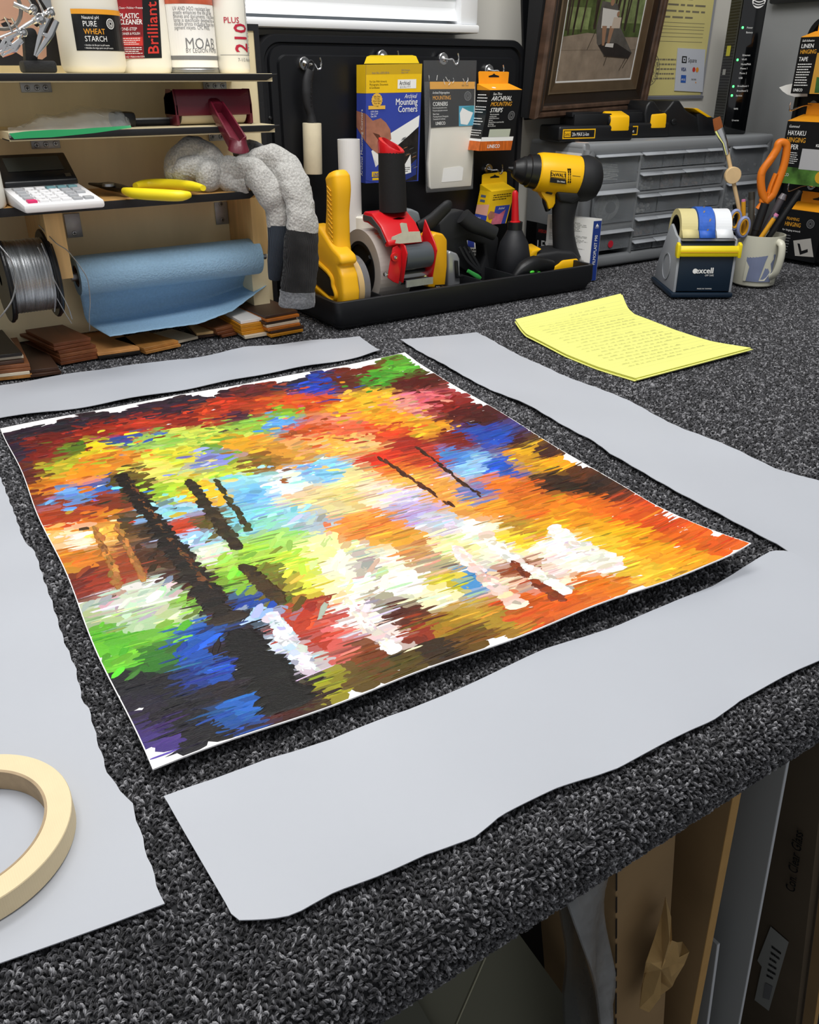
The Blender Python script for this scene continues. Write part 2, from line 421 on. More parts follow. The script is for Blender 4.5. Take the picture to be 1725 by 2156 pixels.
# ================= GREY PAPER STRIPS =================
m_strip = mat('grey_vinyl_strip', 'b6bac2', 0.40, var=0.015, vs=8, bump=0.02, bs=1500)
ZS = 0.0042
def resample(px, n, z=ZS):
    P = [PZ(a, b, z) if not isinstance(a, V) else a for a, b in px]
    d = [0]
    for i in range(1, len(P)): d.append(d[-1]+(P[i]-P[i-1]).length)
    return [V((np.interp(t, d, [p.x for p in P]), np.interp(t, d, [p.y for p in P]), 0)) for t in np.linspace(0, d[-1], n)]
def strip(A, B, label, seed, lift=0.0018, n=90, m=14):
    R = random.Random(seed); a = resample(A, n); b = resample(B, n); ph = [R.uniform(0, 6) for _ in range(6)]
    COVER.append([(p.x, p.y) for p in a]+[(p.x, p.y) for p in b[::-1]])
    mb = MB(); top = []; 
    for i in range(n):
        for j in range(m):
            t = j/(m-1); p = a[i]*(1-t)+b[i]*t
            e = abs(t-.5)*2
            p.z = ZS+lift*(e**3)*(0.5+0.5*math.sin(i*.33+ph[0]+(3 if t > .5 else 0)))+.0006*math.sin(p.x*38+ph[1])*math.sin(p.y*31+ph[2])+.0006
            jit = .0005*math.sin(i*1.7+ph[3]) if j in (0, m-1) else 0
            p.x += jit; top.append(p)
    k = n*m; bot = [V((p.x, p.y, p.z-.0006)) for p in top]; fs = []
    for i in range(n-1):
        for j in range(m-1): fs.append([i*m+j, (i+1)*m+j, (i+1)*m+j+1, i*m+j+1]); fs.append([k+i*m+j, k+i*m+j+1, k+(i+1)*m+j+1, k+(i+1)*m+j])
    for i in range(n-1):
        fs.append([i*m, k+i*m, k+(i+1)*m, (i+1)*m]); fs.append([i*m+m-1, (i+1)*m+m-1, k+(i+1)*m+m-1, k+i*m+m-1])
    for j in range(m-1):
        fs.append([j, j+1, k+j+1, k+j]); fs.append([(n-1)*m+j, k+(n-1)*m+j, k+(n-1)*m+j+1, (n-1)*m+j+1])
    mb.add(top+bot, fs, m_strip, True)
    return single('paper_strip', mb, label, 'paper strip', 'grey strips laid round the painting')
strip([(-80, 838), (0, 813), (130, 793), (260, 771), (330, 766), (400, 757), (460, 745), (520, 732), (580, 727), (700, 716), (745, 709), (757, 708)],
      [(-80, 898), (0, 882), (130, 865), (300, 838), (500, 800), (650, 772), (760, 752), (800, 741)], 'light grey strip lying between the wood samples and the top edge of the painting', 1)
strip([(1003, 700), (1050, 728), (1110, 757), (1180, 790), (1250, 815), (1340, 855), (1440, 905), (1550, 950), (1640, 990), (1725, 1015), (1900, 1085)],
      [(843, 718), (900, 750), (960, 785), (1040, 825), (1110, 855), (1180, 893), (1250, 930), (1282, 957), (1340, 990), (1440, 1045), (1560, 1110), (1640, 1150), (1725, 1205), (1850, 1270)], 'light grey strip lying between the painting and the yellow note sheets', 2)
strip([(347, 1683), (450, 1645), (560, 1600), (700, 1560), (860, 1500), (1000, 1437), (1150, 1370), (1300, 1320), (1400, 1280), (1500, 1235), (1570, 1195), (1625, 1165), (1660, 1165), (1725, 1197), (1800, 1240)],
      [(488, 1925), (505, 1938), (545, 1940), (620, 1930), (700, 1888), (800, 1850), (900, 1800), (1000, 1765), (1055, 1722), (1180, 1660), (1300, 1620), (1400, 1570), (1500, 1520), (1560, 1475), (1650, 1430), (1725, 1395), (1900, 1310)], 'light grey strip along the front edge of the table below the painting', 3)
strip([(2, 1010), (12, 1035), (30, 1080), (50, 1140), (75, 1165), (95, 1230), (110, 1270), (135, 1350), (160, 1410), (175, 1480), (190, 1500), (205, 1560), (230, 1640), (280, 1700), (310, 1800), (345, 1905)],
      [(V((-.22, .80, 0)), 0), (V((-.235, .55, 0)), 0), (V((-.25, .31, 0)), 0)], 'light grey strip left of the painting, carrying the roll of masking tape', 4)

# ================= MASKING TAPE ROLL =================
m_mask = mat('masking_tape', 'e8d4ac', 0.6, var=0.03, vs=60, kind='wave', bump=0.08, bs=300)
t = thing('masking_tape_roll', 'large roll of cream masking tape lying flat on the left grey strip', 'tape roll', (-.0254, .347, ZS+.0012))
c = t.location; mb = MB()
mb.lathe([(0, .0390), (0, .0500), (.0005, .0503), (.0117, .0503), (.0122, .0500), (.0122, .0390)], m_mask, c, n=96, smooth=False, cap=False); obj('tape', mb, t)
mb = MB(); mb.lathe([(.0118, .0392), (.0124, .0391), (.0120, .0378), (.0004, .0378), (0, .0392)], mat('tape_core', 'b09a7c', 0.8, var=0.12, vs=120), c, n=96, cap=False); obj('cardboard_core', mb, t)
# ================= THE PAINTING =================
TL, TR, BR, BL = PZ(2, 900, .006), PZ(852, 748, .006), PZ(1583, 1160, .020), PZ(318, 1622, .010)
def cz(u, v):
    return .0052 + .0006*math.sin(7*u+2*v) + (.0045+.012*u)*max(0, (v-.80)/.20)**1.5 + .0035*max(0, (u-.93)/.07)**2*(.3+v) + .003*max(0, (.06-v)/.06)*u
def cpt(u, v, h=0.0):
    # slightly wavering cut edges
    e = .0012*math.sin(17*v+1)*(1 if u > .5 else -1)*abs(2*u-1)**8; g = .0012*math.sin(21*u)*abs(2*v-1)**8
    p = TL*(1-u)*(1-v)+TR*u*(1-v)+BR*u*v+BL*(1-u)*v
    return V((p.x+e, p.y+g, cz(u, v)+h))
pn = thing('painting', 'unframed colourful palette-knife canvas print lying flat in the middle of the table', 'painting', ((TL+BR)/2).to_tuple()[:2]+(ZS,))
m_canvas = mat('canvas_white', 'f0eff0', 0.45, var=0.02, vs=40, kind='voronoi', bump=0.12, bs=900)
N1, N2 = 60, 70; mb = MB(); vsx = [cpt(i/N1, j/N2) for j in range(N2+1) for i in range(N1+1)]; k = len(vsx); W1 = N1+1; fs = []
for j in range(N2):
    for i in range(N1):
        a = j*W1+i; fs.append([a, a+W1, a+W1+1, a+1]); fs.append([k+a, k+a+1, k+a+W1+1, k+a+W1])
for i in range(N1): fs.append([i, i+1, k+i+1, k+i]); a = N2*W1+i; fs.append([a, k+a, k+a+1, a+1])
for j in range(N2): a = j*W1; fs.append([a, k+a, k+a+W1, a+W1]); a += N1; fs.append([a, a+W1, k+a+W1, k+a])
mb.add(vsx+[V((p.x, p.y, p.z-.0009)) for p in vsx], fs, m_canvas, True); obj('canvas', mb, pn)
DOTS = '''60,905,241c28 150,890,2a2028 250,860,2b1e28 100,925,6e1d18 200,905,8e2416 330,850,33222a 450,815,30202a 560,800,8a3020 620,795,2a2838 680,805,1e40a8 720,800,5a2018 790,790,3f8f28 830,780,58a030 760,775,6a2018 870,800,501410 520,812,5a2420 400,832,2c2028
250,905,9a2818 300,890,b03418 400,880,8c2414 440,870,c04018 350,860,3a2028 540,855,b8401a 600,860,7fae28 620,850,e0501c 590,885,5aa0e0 540,890,8cbc40 670,845,c8481c 700,880,e08060 720,860,f0a020 780,840,f4b428 820,870,f0981c 870,850,e89080 900,845,d8606a 930,850,80180f 980,870,4a1210 650,900,c4501c 480,850,a83418 500,870,4a2030
30,950,2a2030 90,950,7a2018 160,940,5a7020 200,940,e8d020 260,920,304ea0 240,960,d88020 130,985,b0a828 180,990,f0901c 60,1000,5c2016 330,925,98c050 420,915,c8d850 450,930,70a030 380,960,d8d030 340,985,e8e060 450,960,8088d0 500,930,e0a020 480,985,b8c838 560,960,8a6020 600,950,d09030 650,930,f0a860 700,930,f8b040 760,930,f0c070 720,900,e8603c 820,910,c84018 800,960,d02c14 860,930,a02414 900,900,e8a020 960,920,7c1c10 1010,910,2848a8 1050,920,2048b0 1090,930,3a1414 690,990,80c0e8 740,1000,f4d890 850,990,e07020 900,960,b83814 960,960,4880c8 1000,975,90c0e8 1050,980,2858b8 1120,970,c89020 1170,975,f0a018 1110,945,e0a81c 1150,950,3a1c14 1000,880,441410
60,1050,7a2814 100,1020,d88018 150,1040,6090d0 200,1030,3a6cc0 230,1050,803018 130,1080,a0380f 200,1090,d87018 260,1010,504010 300,1040,383014 350,1030,a0c030 430,1030,e0b020 500,1010,90d0e0 540,1030,70b8e8 600,1020,e0f0f8 640,1040,e8c898 720,1040,e0c880 780,1030,f0d8b0 850,1040,d8c8e0 860,1000,f0b048 930,1030,f0a040 1000,1040,6878b8 1060,1020,e07820 1100,1030,c06018 1180,1010,302018 1250,1020,241810 1300,1035,402010 1230,1000,50280f
100,1130,f0b060 160,1130,f4d8b8 220,1110,f8b040 150,1170,d87818 120,1190,c88820 270,1100,503818 330,1110,382410 350,1080,90c8e8 380,1110,c03c18 400,1130,a8d0f0 450,1100,584c1c 520,1090,80c8d8 560,1100,90d0c0 580,1130,a0d060 620,1080,90c8d8 660,1090,a8b8c8 700,1060,d8c890 740,1100,e88838 800,1100,e88830 840,1130,e8a030 880,1070,b8a8d8 920,1090,c8c8d8 980,1060,f0a040 1040,1060,f09020 1120,1060,d87018 1110,1110,c08828 1200,1080,e88c18 1260,1060,d86818 1330,1080,d85818 1400,1110,d04c14 1380,1070,c84814 1340,1050,b84014
160,1230,701c10 220,1230,903018 130,1240,602010 260,1200,903c18 350,1170,402810 400,1200,381c10 470,1180,98c040 440,1170,e0e8d0 500,1210,80c030 540,1160,a0d040 560,1200,707020 620,1180,c8e040 680,1150,f0f0a0 720,1180,fcf8d0 780,1180,b0a8a0 820,1180,f8f0d0 880,1160,c08850 920,1180,a89878 960,1150,f8e8a0 1010,1120,fcf4e0 1050,1160,f8ecd0 1080,1130,f8d030 1160,1110,f0b020 1180,1150,fffaf0 1240,1200,fffaf0 1270,1150,f4c030 1300,1120,f0a818 1350,1160,ec9818 1450,1140,dc6018 1520,1160,d85818 1400,1190,f0a020 1330,1210,f4b830 1250,1240,e07818
230,1270,c8c8c0 280,1250,d0d8c8 330,1250,c8d0c0 200,1300,a0b880 300,1310,b0c8a0 360,1290,b8d098 400,1270,88c040 450,1270,301c18 430,1230,402418 490,1290,181820 540,1290,a0c8e8 530,1270,1848a0 600,1250,686018 650,1240,e0e040 700,1240,f0f0b0 760,1240,fcfcf0 800,1250,a09888 850,1230,f8f4e8 900,1250,f8e8c0 950,1220,d0c030 1000,1220,4890c8 1050,1230,f0c8a8 1100,1210,904018 1150,1230,f8e0d0 1180,1270,d86018 1100,1280,d05818 850,1290,50200f 700,1290,c05040 740,1280,f0e8e0 760,1310,f0e0d8 640,1290,c03820 660,1260,a02818
200,1340,58b020 270,1340,5cb428 340,1330,68b030 400,1350,1850a8 240,1390,60b828 330,1380,307020 420,1340,1c58b8 470,1370,201418 520,1340,201418 540,1330,141018 600,1350,d8e0f0 620,1320,b83820 690,1330,e07068 670,1350,a03018 720,1370,c85850 760,1380,804018 820,1350,e8d8d0 800,1380,703810 880,1340,902c14 940,1320,a07818 1000,1310,b08828 900,1370,302010 980,1350,604010 850,1400,504010 190,1390,60b828
270,1440,101018 350,1440,14131a 420,1420,14307c 450,1410,1c50b0 300,1500,1a1528 380,1500,121118 480,1460,1c1418 560,1420,1c1416 520,1500,2060b8 500,1530,1850a0 560,1480,181216 620,1440,181214 640,1400,d0d0d8 650,1460,301810 700,1450,a0a020 740,1440,604818 600,1530,401810 540,1560,201020 300,1570,3a2870 330,1590,503890 400,1560,120f16 460,1560,121014 280,1530,302050 230,1430,101018'''
B_ = BL-TL; A_ = TR-TL
def inv_uv(p):
    u, v = .5, .5
    for _ in range(12):
        q = TL*(1-u)*(1-v)+TR*u*(1-v)+BR*u*v+BL*(1-u)*v; e = p-q
        du = (TR-TL)*(1-v)+(BR-BL)*v; dv = (BL-TL)*(1-u)+(BR-TR)*u; det = du.x*dv.y-du.y*dv.x
        u += (e.x*dv.y-e.y*dv.x)/det; v += (du.x*e.y-du.y*e.x)/det
    return u, v
D = []
for s in DOTS.split():
    a, b, c = s.split(','); u, v = inv_uv(PZ(float(a), float(b), .007)); D.append((u, v)+lin(c)[:3])
D = np.array(D)
def colour_at(u, v, sharp=7):
    d = ((D[:, 0]-u)*1.0)**2+((D[:, 1]-v)*1.1)**2+1e-6; w_ = d**(-sharp/2); w_ /= w_.sum(); return (D[:, 2:]*w_[:, None]).sum(0)
m_paint = mat('oil_paint', '808080', 0.30, spec=0.32, coat=0.0, stretch=(1, 5, 1), bump=0.45, bs=420)
nt = m_paint.node_tree; at = nt.nodes.new('ShaderNodeAttribute'); at.attribute_name = 'pigment'
nt.links.new(at.outputs['Color'], nt.nodes['Principled BSDF'].inputs['Base Color'])
R = random.Random(5)
pv, pf, pc = [], [], []
def dab(u, v, L, W, ang, col, h, wob=.25, n=9):
    """raised knife mark; L, W in metres"""
    ca, sa = math.cos(ang), math.sin(ang); k = len(pv); c0 = cpt(u, v)
    pts = []
    for i in range(n):
        a = 2*PI*i/n; r = 1+R.uniform(-wob, wob); x = math.copysign(abs(math.cos(a))**.7, math.cos(a))*L/2*r; y = math.sin(a)*W/2*r
        pts.append((x*ca-y*sa, x*sa+y*ca))
    ax_u = (TR-TL).length; ax_v = (BL-TL).length
    for x, y in pts:
        uu = min(.9985, max(.0015, u+x/ax_u)); vv = min(.9985, max(.0015, v+y/ax_v)); pv.append(cpt(uu, vv, h*.35)); pc.append(col)
    for x, y in pts:
        uu = min(.9985, max(.0015, u+x*.75/ax_u)); vv = min(.9985, max(.0015, v+y*.75/ax_v)); pv.append(cpt(uu, vv, h+R.uniform(-.00008, .00012))); pc.append(col)
    for i in range(n): j = (i+1) % n; pf.append([k+i, k+j, k+n+j, k+n+i])
    pf.append([k+n+i for i in range(n)])
def edge_in(u, v):
    # ragged unpainted margin, wider at the top and right
    t = .022+.012*math.sin(31*u)+.006*math.sin(57*u+1); r = .004+.006*math.sin(23*v)+.004*math.sin(61*v)
    l = -.004+.012*max(0, math.sin(19*v+2)); b = .000+.010*max(0, math.sin(27*u+.5))
    if v < .35: r += .010
    return (u > l) and (u < 1-r) and (v > t) and (v < 1-b)
def jit(c, s=.10, hv=.06):
    k = math.exp(R.gauss(0, s)); return tuple(min(1, max(0.002, x*k*math.exp(R.gauss(0, hv)))) for x in c)+(1,)
# ground coat
for j in range(64):
    for i in range(44):
        u = (i+.5)/44+R.uniform(-.006, .006); v = (j+.5)/64+R.uniform(-.004, .004)
        if edge_in(u, v): dab(u, v, .021, .013, R.gauss(0, .15), jit(colour_at(u, v)), .00012, .15)
# marks
NM = 4200
for q in range(NM):
    u, v = R.random(), R.random()
    if not edge_in(u, v): continue
    c = colour_at(u+R.gauss(0, .010), v+R.gauss(0, .008), 9)
    low = v > .50
    if u > .55: low = v > .42
    if low: L, W, a = R.uniform(.012, .034), R.uniform(.0014, .0036), R.gauss(0, .05)
    else: L, W, a = R.uniform(.009, .026), R.uniform(.0045, .0095), R.gauss(0, .30)
    if not low and R.random() < .45: c = colour_at(u+R.gauss(0, .035), v+R.gauss(0, .030), 12); L *= .8; W *= .8
    if .55 < v < .85 and u < .45 and R.random() < .35: L, W, a = R.uniform(.012, .026), R.uniform(.004, .008), R.gauss(-.7, .25)
    dab(u, v, L, W, a, jit(c, .26, .16), .00015+.00035*q/NM)
# long rough runs of dark and pale paint, pulled down the sheet
def run(p0, p1, w0, w1, col, n=26, broken=0.0):
    n = int(n*2.6)
    a = inv_uv(PZ(*p0, .007)); b = inv_uv(PZ(*p1, .007))
    for i in range(n):
        if R.random() < broken: continue
        t = i/(n-1); u = a[0]+(b[0]-a[0])*t; v = a[1]+(b[1]-a[1])*t; wd = w0+(w1-w0)*t
        if edge_in(u, v): dab(u+R.gauss(0, .002), v, wd*R.uniform(.55, 1.45), .0105, R.gauss(0, .08), jit(lin(col)[:3], .3, .1), .0007, .2)
run((255, 1000), (475, 1300), .011, .022, '1c140d', 34)
run((268, 1010), (440, 1240), .004, .007, '6a3c1c', 20, .4)
run((398, 1010), (500, 1150), .009, .013, '302614', 18)
run((515, 1190), (590, 1260), .010, .014, '3c2c10', 12)
run((500, 1330), (610, 1490), .022, .030, '0b090a', 26)
run((455, 1010), (525, 1110), .004, .006, '3a3418', 12, .1)
run((200, 1110), (250, 1230), .004, .006, 'a06830', 14); run((245, 1105), (300, 1215), .003, .005, 'a87038', 14)
run((1015, 1118), (1190, 1265), .010, .014, 'fbf2e2', 22, .3)
run((1165, 1110), (1290, 1215), .012, .034, 'fdf6e6', 26, .25)
run((960, 1150), (1090, 1290), .009, .014, 'f2cfc2', 20, .25)
run((1075, 1180), (1180, 1280), .006, .010, '7c3014', 14, .3)
run((575, 1290), (650, 1420), .010, .012, 'dfe6f4', 20, .15)
run((735, 1265), (830, 1380), .007, .009, 'f4e8e2', 18, .35)
run((800, 960), (950, 1060), .003, .004, '4a2414', 16, .25); run((880, 940), (1010, 1040), .003, .004, '3a2014', 16, .3)
me = bpy.data.meshes.new('paint_layer'); oc = worldloc(pn)
me.from_pydata([tuple(p-oc) for p in pv], [], pf); at = me.color_attributes.new('pigment', 'FLOAT_COLOR', 'POINT')
at.data.foreach_set('color', np.array(pc, dtype=np.float32).ravel()); me.materials.append(m_paint); me.update()
o = bpy.data.objects.new('paint_layer', me); C.objects.link(o); o.parent = pn; o['label'] = 'thick glossy knife strokes in autumn colours'

# ================= YELLOW NOTE SHEETS =================
m_pad = mat('yellow_paper', 'f4f58a', 0.6, var=0.02, vs=12); m_pencil = mat('pencil', '8a8c62', 0.7); m_rule = mat('ruled_line', 'dfe08c', 0.7)
def sheet(mb, Lp, Rp, zs, off, m, thick=.0009, nn=30, mm=16):
    a = [V((p.x+off[0], p.y+off[1], 0)) for p in resample(Lp, nn, .004)]; b = [V((p.x+off[0], p.y+off[1], 0)) for p in resample(Rp, nn, .004)]
    def pt(t, s, h=0):
        x = t*(nn-1); i = min(int(x), nn-2); f = x-i; A = a[i]*(1-f)+a[i+1]*f; B = b[i]*(1-f)+b[i+1]*f; p = A*(1-s)+B*s
        p.z = zs(t, s)+h; return p
    top = [pt(i/(nn-1), j/(mm-1)) for i in range(nn) for j in range(mm)]; k = len(top); fs = []
    for i in range(nn-1):
        for j in range(mm-1): q = i*mm+j; fs += [[q, q+mm, q+mm+1, q+1], [k+q, k+q+1, k+q+mm+1, k+q+mm]]
        q = i*mm; fs += [[q, k+q, k+q+mm, q+mm]]; q += mm-1; fs += [[q, q+mm, k+q+mm, k+q]]
    for j in range(mm-1): fs += [[j, j+1, k+j+1, k+j]]; q = (nn-1)*mm+j; fs += [[q, k+q, k+q+1, q+1]]
    mb.add(top+[V((p.x, p.y, p.z-thick)) for p in top], fs, m, True); return pt
Lp = [(1085, 682), (1108, 708), (1190, 748), (1260, 775), (1338, 800)]; Rp = [(1305, 640), (1335, 668), (1420, 697), (1500, 720), (1580, 740)]
def zt(base): return lambda t, s: base+.014*max(0, (.16-t)/.16)**1.5*(.3+.7*s)+.002*math.sin(t*6)*(.5+s*.5)+.003*max(0, (t-.8)/.2)*s
for i, (dz, off, lb) in enumerate([(.0068, (0, 0), 'yellow note sheet on top, covered in faint handwriting'), (.0052, (.001, -.003), 'middle yellow note sheet, only its edge showing under the written one'), (.0038, (-.002, -.001), 'lowest yellow note sheet, its edge showing at the bottom of the small pile')]):
    mb = MB(); pt = sheet(mb, Lp, Rp, zt(dz), off, m_pad)
    if i == 0:
        RR = random.Random(3)
        for r in range(24):
            t = .06+r*.037; mb.add([pt(t, .02, .0001), pt(t+.003, .02, .0001), pt(t+.003, .98, .0001), pt(t, .98, .0001)], [[0, 1, 2, 3]], m_rule)
            if r in (1, 2): s, e = .45, .8
            elif r < 3: continue
            else: s, e = .14+.08*(r % 4 == 0), RR.uniform(.5, .92)
            while s < e and t < .9:
                wl = RR.uniform(.02, .07); x = s
                while x < s+wl:
                    hh = RR.uniform(.006, .018); mb.add([pt(t-hh, x+.004, .0002), pt(t-.001, x, .0002), pt(t-.001, x+.0025, .0002), pt(t-hh, x+.0055, .0002)], [[0, 1, 2, 3]], m_pencil); x += .0085
                s += wl+.02
    single('note_sheet', mb, lb, 'paper', 'yellow note sheets')

# ================= CARPET PILE =================
COVER.append([(p.x, p.y) for p in (TL, TR, BR, BL)])
def inside(px, py, poly):
    r = np.zeros(px.shape, bool); n = len(poly)
    for i in range(n):
        x1, y1 = poly[i]; x2, y2 = poly[(i+1) % n]
        if y1 == y2: continue
        c = ((y1 > py) != (y2 > py)) & (px < (x2-x1)*(py-y1)/(y2-y1)+x1); r ^= c
    return r
def hidden(x, y):
    h = np.zeros(x.shape, bool)
    for k, poly in enumerate(COVER):
        poly = poly[::max(1, len(poly)//60)]; m_ = .012 if k < len(COVER)-1 else .06; a = np.ones(x.shape, bool)
        for dx, dy in ((m_, 0), (-m_, 0), (0, m_), (0, -m_)): a &= inside(x+dx, y+dy, poly)
        h |= a
    return h
def near(x, y): return (x*x+y*y) < .50**2
def keep_near(x, y, z): return near(x, y) & ~(hidden(x, y) & (z > -.001))
def keep_far(x, y, z): return ~near(x, y) & ~(hidden(x, y) & (z > -.001)) & (x < WXR-.01) & (y < 1.27)
packs = [carpet(-.32, .50, YF+RE-.50, 2*RE*PI/2+.004, .0025, True, keep_near), carpet(-.32, WXR-.01, YF+RE-1.27, 2*RE*PI/2+.004, .0029, False, keep_far)]
me = np_mesh('carpet_pile', packs, m_carpet)
o = bpy.data.objects.new('carpet_pile', me); C.objects.link(o); o.parent = tb; o.location = -tb.location; o['kind'] = 'stuff'
# ================= SHELF UNIT =================
BY = 1.205; FY = 1.07
m_trimb = mat('black_edge_trim', '15161a', 0.6, bump=0.2, bs=500)
m_pine = wood('pine', 'dfb87c', 0.85, 90, .5, (1, 1, .05))
z1t, z1b = PY(300, 154, FY).z, PY(300, 170, FY).z
z2t, z2b = PY(300, 271, FY).z, PY(300, 286, FY).z
z3t, z3b = PY(300, 418, FY).z, PY(300, 436, FY).z
xs1 = PY(585, 155, FY).x; xs2 = PY(590, 262, FY).x; xs3 = PY(548, 405, FY).x; xb = PY(541, 165, BY).x
su = thing('shelf_unit', 'plywood shelf unit with three black-edged shelves against the back wall at the left', 'shelf', (0.1, 1.15, 0.0))
XLs = -0.33
obj('back_panel', MB().box((XLs, BY, 0.014), (xb, BY+.012, .384), m_ply), su)
obj('edge_trim', MB().box((xb, BY-.002, 0.014), (xb+.007, BY+.014, .392), m_trimb).box((XLs, BY-.002, .384), (xb, BY+.014, .392), m_trimb), su, 'black edging strip')
for (xa, xe, zt_, zb_, nm) in ((XLs, xs1, z1t, z1b, 'top'), (PY(20, 285, FY).x, xs2, z2t, z2b, 'middle'), (XLs, xs3, z3t, z3b, 'bottom')):
    sh = obj('shelf_board', MB().box((xa, FY+.004, zt_-.009), (xe-.006, BY, zt_), m_ply if nm != 'bottom' else wood('streaked_board', 'cfa05e', .55, 40)), su)
    tr = MB(); tr.prism([(xa, FY+.004, zt_), (xe, FY-.001, zt_-.0005), (xe-.014, FY+.002, zb_), (xa, FY+.002, zb_)], (0, .004, 0), m_trimb, bev=.001)
    tr.box((xa, FY+.006, zb_), (xe-.014, FY+.05, zt_-.009), m_trimb); obj('front_trim', tr, sh)
def plate(px0, py0, px1, py1, holes, y=BY-.0005):
    a = PY(px0, py1, y); b = PY(px1, py0, y); mb = MB(); mb.box((a.x, y-.0022, a.z), (b.x, y, b.z), K['zinc'], bev=.0005)
    br = obj('bracket', mb, su)
    for hx, hy in holes:
        c = V((a.x+(b.x-a.x)*hx, y-.0022, a.z+(b.z-a.z)*hy)); m2 = MB(); m2.lathe([(0, .0034), (.0010, .0030), (.0014, .0012), (.0009, 0)], K['steel'], c, (0, -1, 0), 14)
        m2.box((c.x-.002, c.y-.0018, c.z-.0003), (c.x+.002, c.y-.0012, c.z+.0003), K['ink']); m2.box((c.x-.0003, c.y-.0018, c.z-.002), (c.x+.0003, c.y-.0012, c.z+.002), K['ink']); obj('screw', m2, br)
plate(45, 168, 105, 195, [(.2, .35), (.52, .38), (.8, .38)]); plate(428, 168, 475, 189, [(.18, .4), (.5, .4), (.83, .4)])
plate(67, 292, 124, 314, [(.18, .4), (.5, .45), (.84, .5)]); plate(440, 278, 484, 297, [(.15, .5), (.55, .5), (.9, .5)])
plate(142, 448, 166, 501, [(.48, .18)]); plate(455, 424, 477, 473, [(.5, .2), (.5, .92)])
# wooden blocks that carry the roll
def blk(px0, px1, pyb, y0, y1, lab):
    a = PY(px0, pyb, y0).x; b = PY(px1, pyb, y0).x; zb = PY((px0+px1)/2, pyb, y0).z
    obj('roll_bracket', MB().box((a, y0, zb), (b, y1, z3b), m_pine, bev=.0012), su, lab)
blk(116, 156, 588, 1.085, BY, None); blk(536, 567, 536, 1.12, BY, None)
obj('side_support', MB().box((PY(532, 600, 1.15).x, 1.15, .014), (PY(566, 600, 1.15).x, BY, PY(550, 541, 1.15).z), m_ply), su)

# ================= BLUE ROLL =================
m_blue = mat('blue_shop_towel', '97bcd9', 0.85, var=0.06, vs=300, bump=0.5, bs=420, kind='voronoi')
RY = 1.135
pa = PY(160, 580, RY); pb = PY(541, 540, RY); az = (pa.z+pb.z)/2; RR_ = (PY(350, 520, RY-.015).z-PY(350, 601, RY-.015).z)/2
rl = thing('paper_towel_roll', 'roll of light blue shop towel hanging under the bottom shelf with a loose end', 'paper roll', (pa.x+.12, RY, .03))
mb = MB(); L_ = pb.x-pa.x
mb.lathe([(0, RR_*.55), (0, RR_*.98), (.002, RR_), (L_-.002, RR_), (L_, RR_*.98), (L_, RR_*.4)], m_blue, (pa.x, RY, az), (1, 0, 0), 48, cap=False); obj('roll', mb, rl)
mb = MB(); mb.ring((pa.x+.001, RY, az), (1, 0, 0), RR_*.42, RR_*.56, 0, L_-.002, mat('brown_core', '6b5138', .8), 32); obj('cardboard_core', mb, rl)
mb = MB(); mb.cyl((PY(150, 585, RY).x, RY, az), (PY(558, 530, RY).x, RY, az), .006, K['steel']); obj('rod', mb, rl)
# loose sheet
topl = [(168, 610), (250, 610), (350, 600), (440, 592), (524, 583)]
crs = [(185, 680, 1.17), (270, 668, 1.172), (350, 652, 1.174), (440, 632, 1.178), (532, 600, 1.182)]
tip = [(232, 709, 1.105), (330, 694, 1.10), (420, 682, 1.10), (490, 655, 1.12), (563, 600, 1.150)]
n = 40; rows = []
def interp3(P, t):
    x = t*(len(P)-1); i = min(int(x), len(P)-2); f = x-i; return P[i]*(1-f)+P[i+1]*f
A0 = [V((PY(a, b, 1.15).x, RY+RR_*.80, az-RR_*.60)) for a, b in topl]; A1 = [PY(*q) for q in crs]; A2 = [PY(*q) for q in tip]
mb = MB(); vsx = []; m_ = 18
for i in range(n):
    t = i/(n-1); a, b, c = interp3(A0, t), interp3(A1, t), interp3(A2, t)
    ctl = smooth_path([a, a*.5+b*.5+V((0, .006, 0)), b+V((0, .006, .002)), b*.6+c*.4+V((0, 0, -.001)), c], 5)
    for j in range(m_):
        q = interp3(ctl, j/(m_-1)); e = .0008*math.sin(i*2.3) if j == m_-1 else 0
        vsx.append(V((q.x, q.y+e, max(q.z, .004))))
kk = len(vsx); fs = []
for i in range(n-1):
    for j in range(m_-1): q = i*m_+j; fs += [[q, q+m_, q+m_+1, q+1]]
mb.add(vsx, fs, m_blue, True); sh = obj('loose_sheet', mb, rl); md = sh.modifiers.new('thick', 'SOLIDIFY'); md.thickness = .0006; md.offset = -1

# ================= WIRE SPOOL =================
m_wire = mat('braided_wire', 'b9bcc0', 0.32, 0.9, kind='wave', bump=0.5, bs=190, stretch=(3, 0.02, 0.02))
SY = 1.115; fr = PY(106, 574, SY); fl = PY(2, 585, SY); fz = (PY(90, 482, SY).z+PY(95, 668, SY).z)/2; Rf = (PY(90, 482, SY).z-PY(95, 668, SY).z)/2
t = thing('wire_spool', 'large spool of silver picture wire with black flanges beside the blue roll', 'spool', (fl.x, SY, fz-Rf))
for i, x in enumerate((fl.x-.001, fr.x-.004)):
    mb = MB(); mb.lathe([(0, .008), (0, Rf*.97), (.0015, Rf), (.0035, Rf), (.005, Rf*.97), (.005, .008)], K['satin'], (x, SY, fz), (1, 0, 0), 56, smooth=False, cap=False)
    mb.ring((x+.002, SY, fz), (1, 0, 0), Rf*.90, Rf*.95, -.0005, .0045, K['black'], 48); obj('flange', mb, t)
mb = MB(); pr = [(.004, .01)]; W_ = fr.x-fl.x-.004; nw = 44
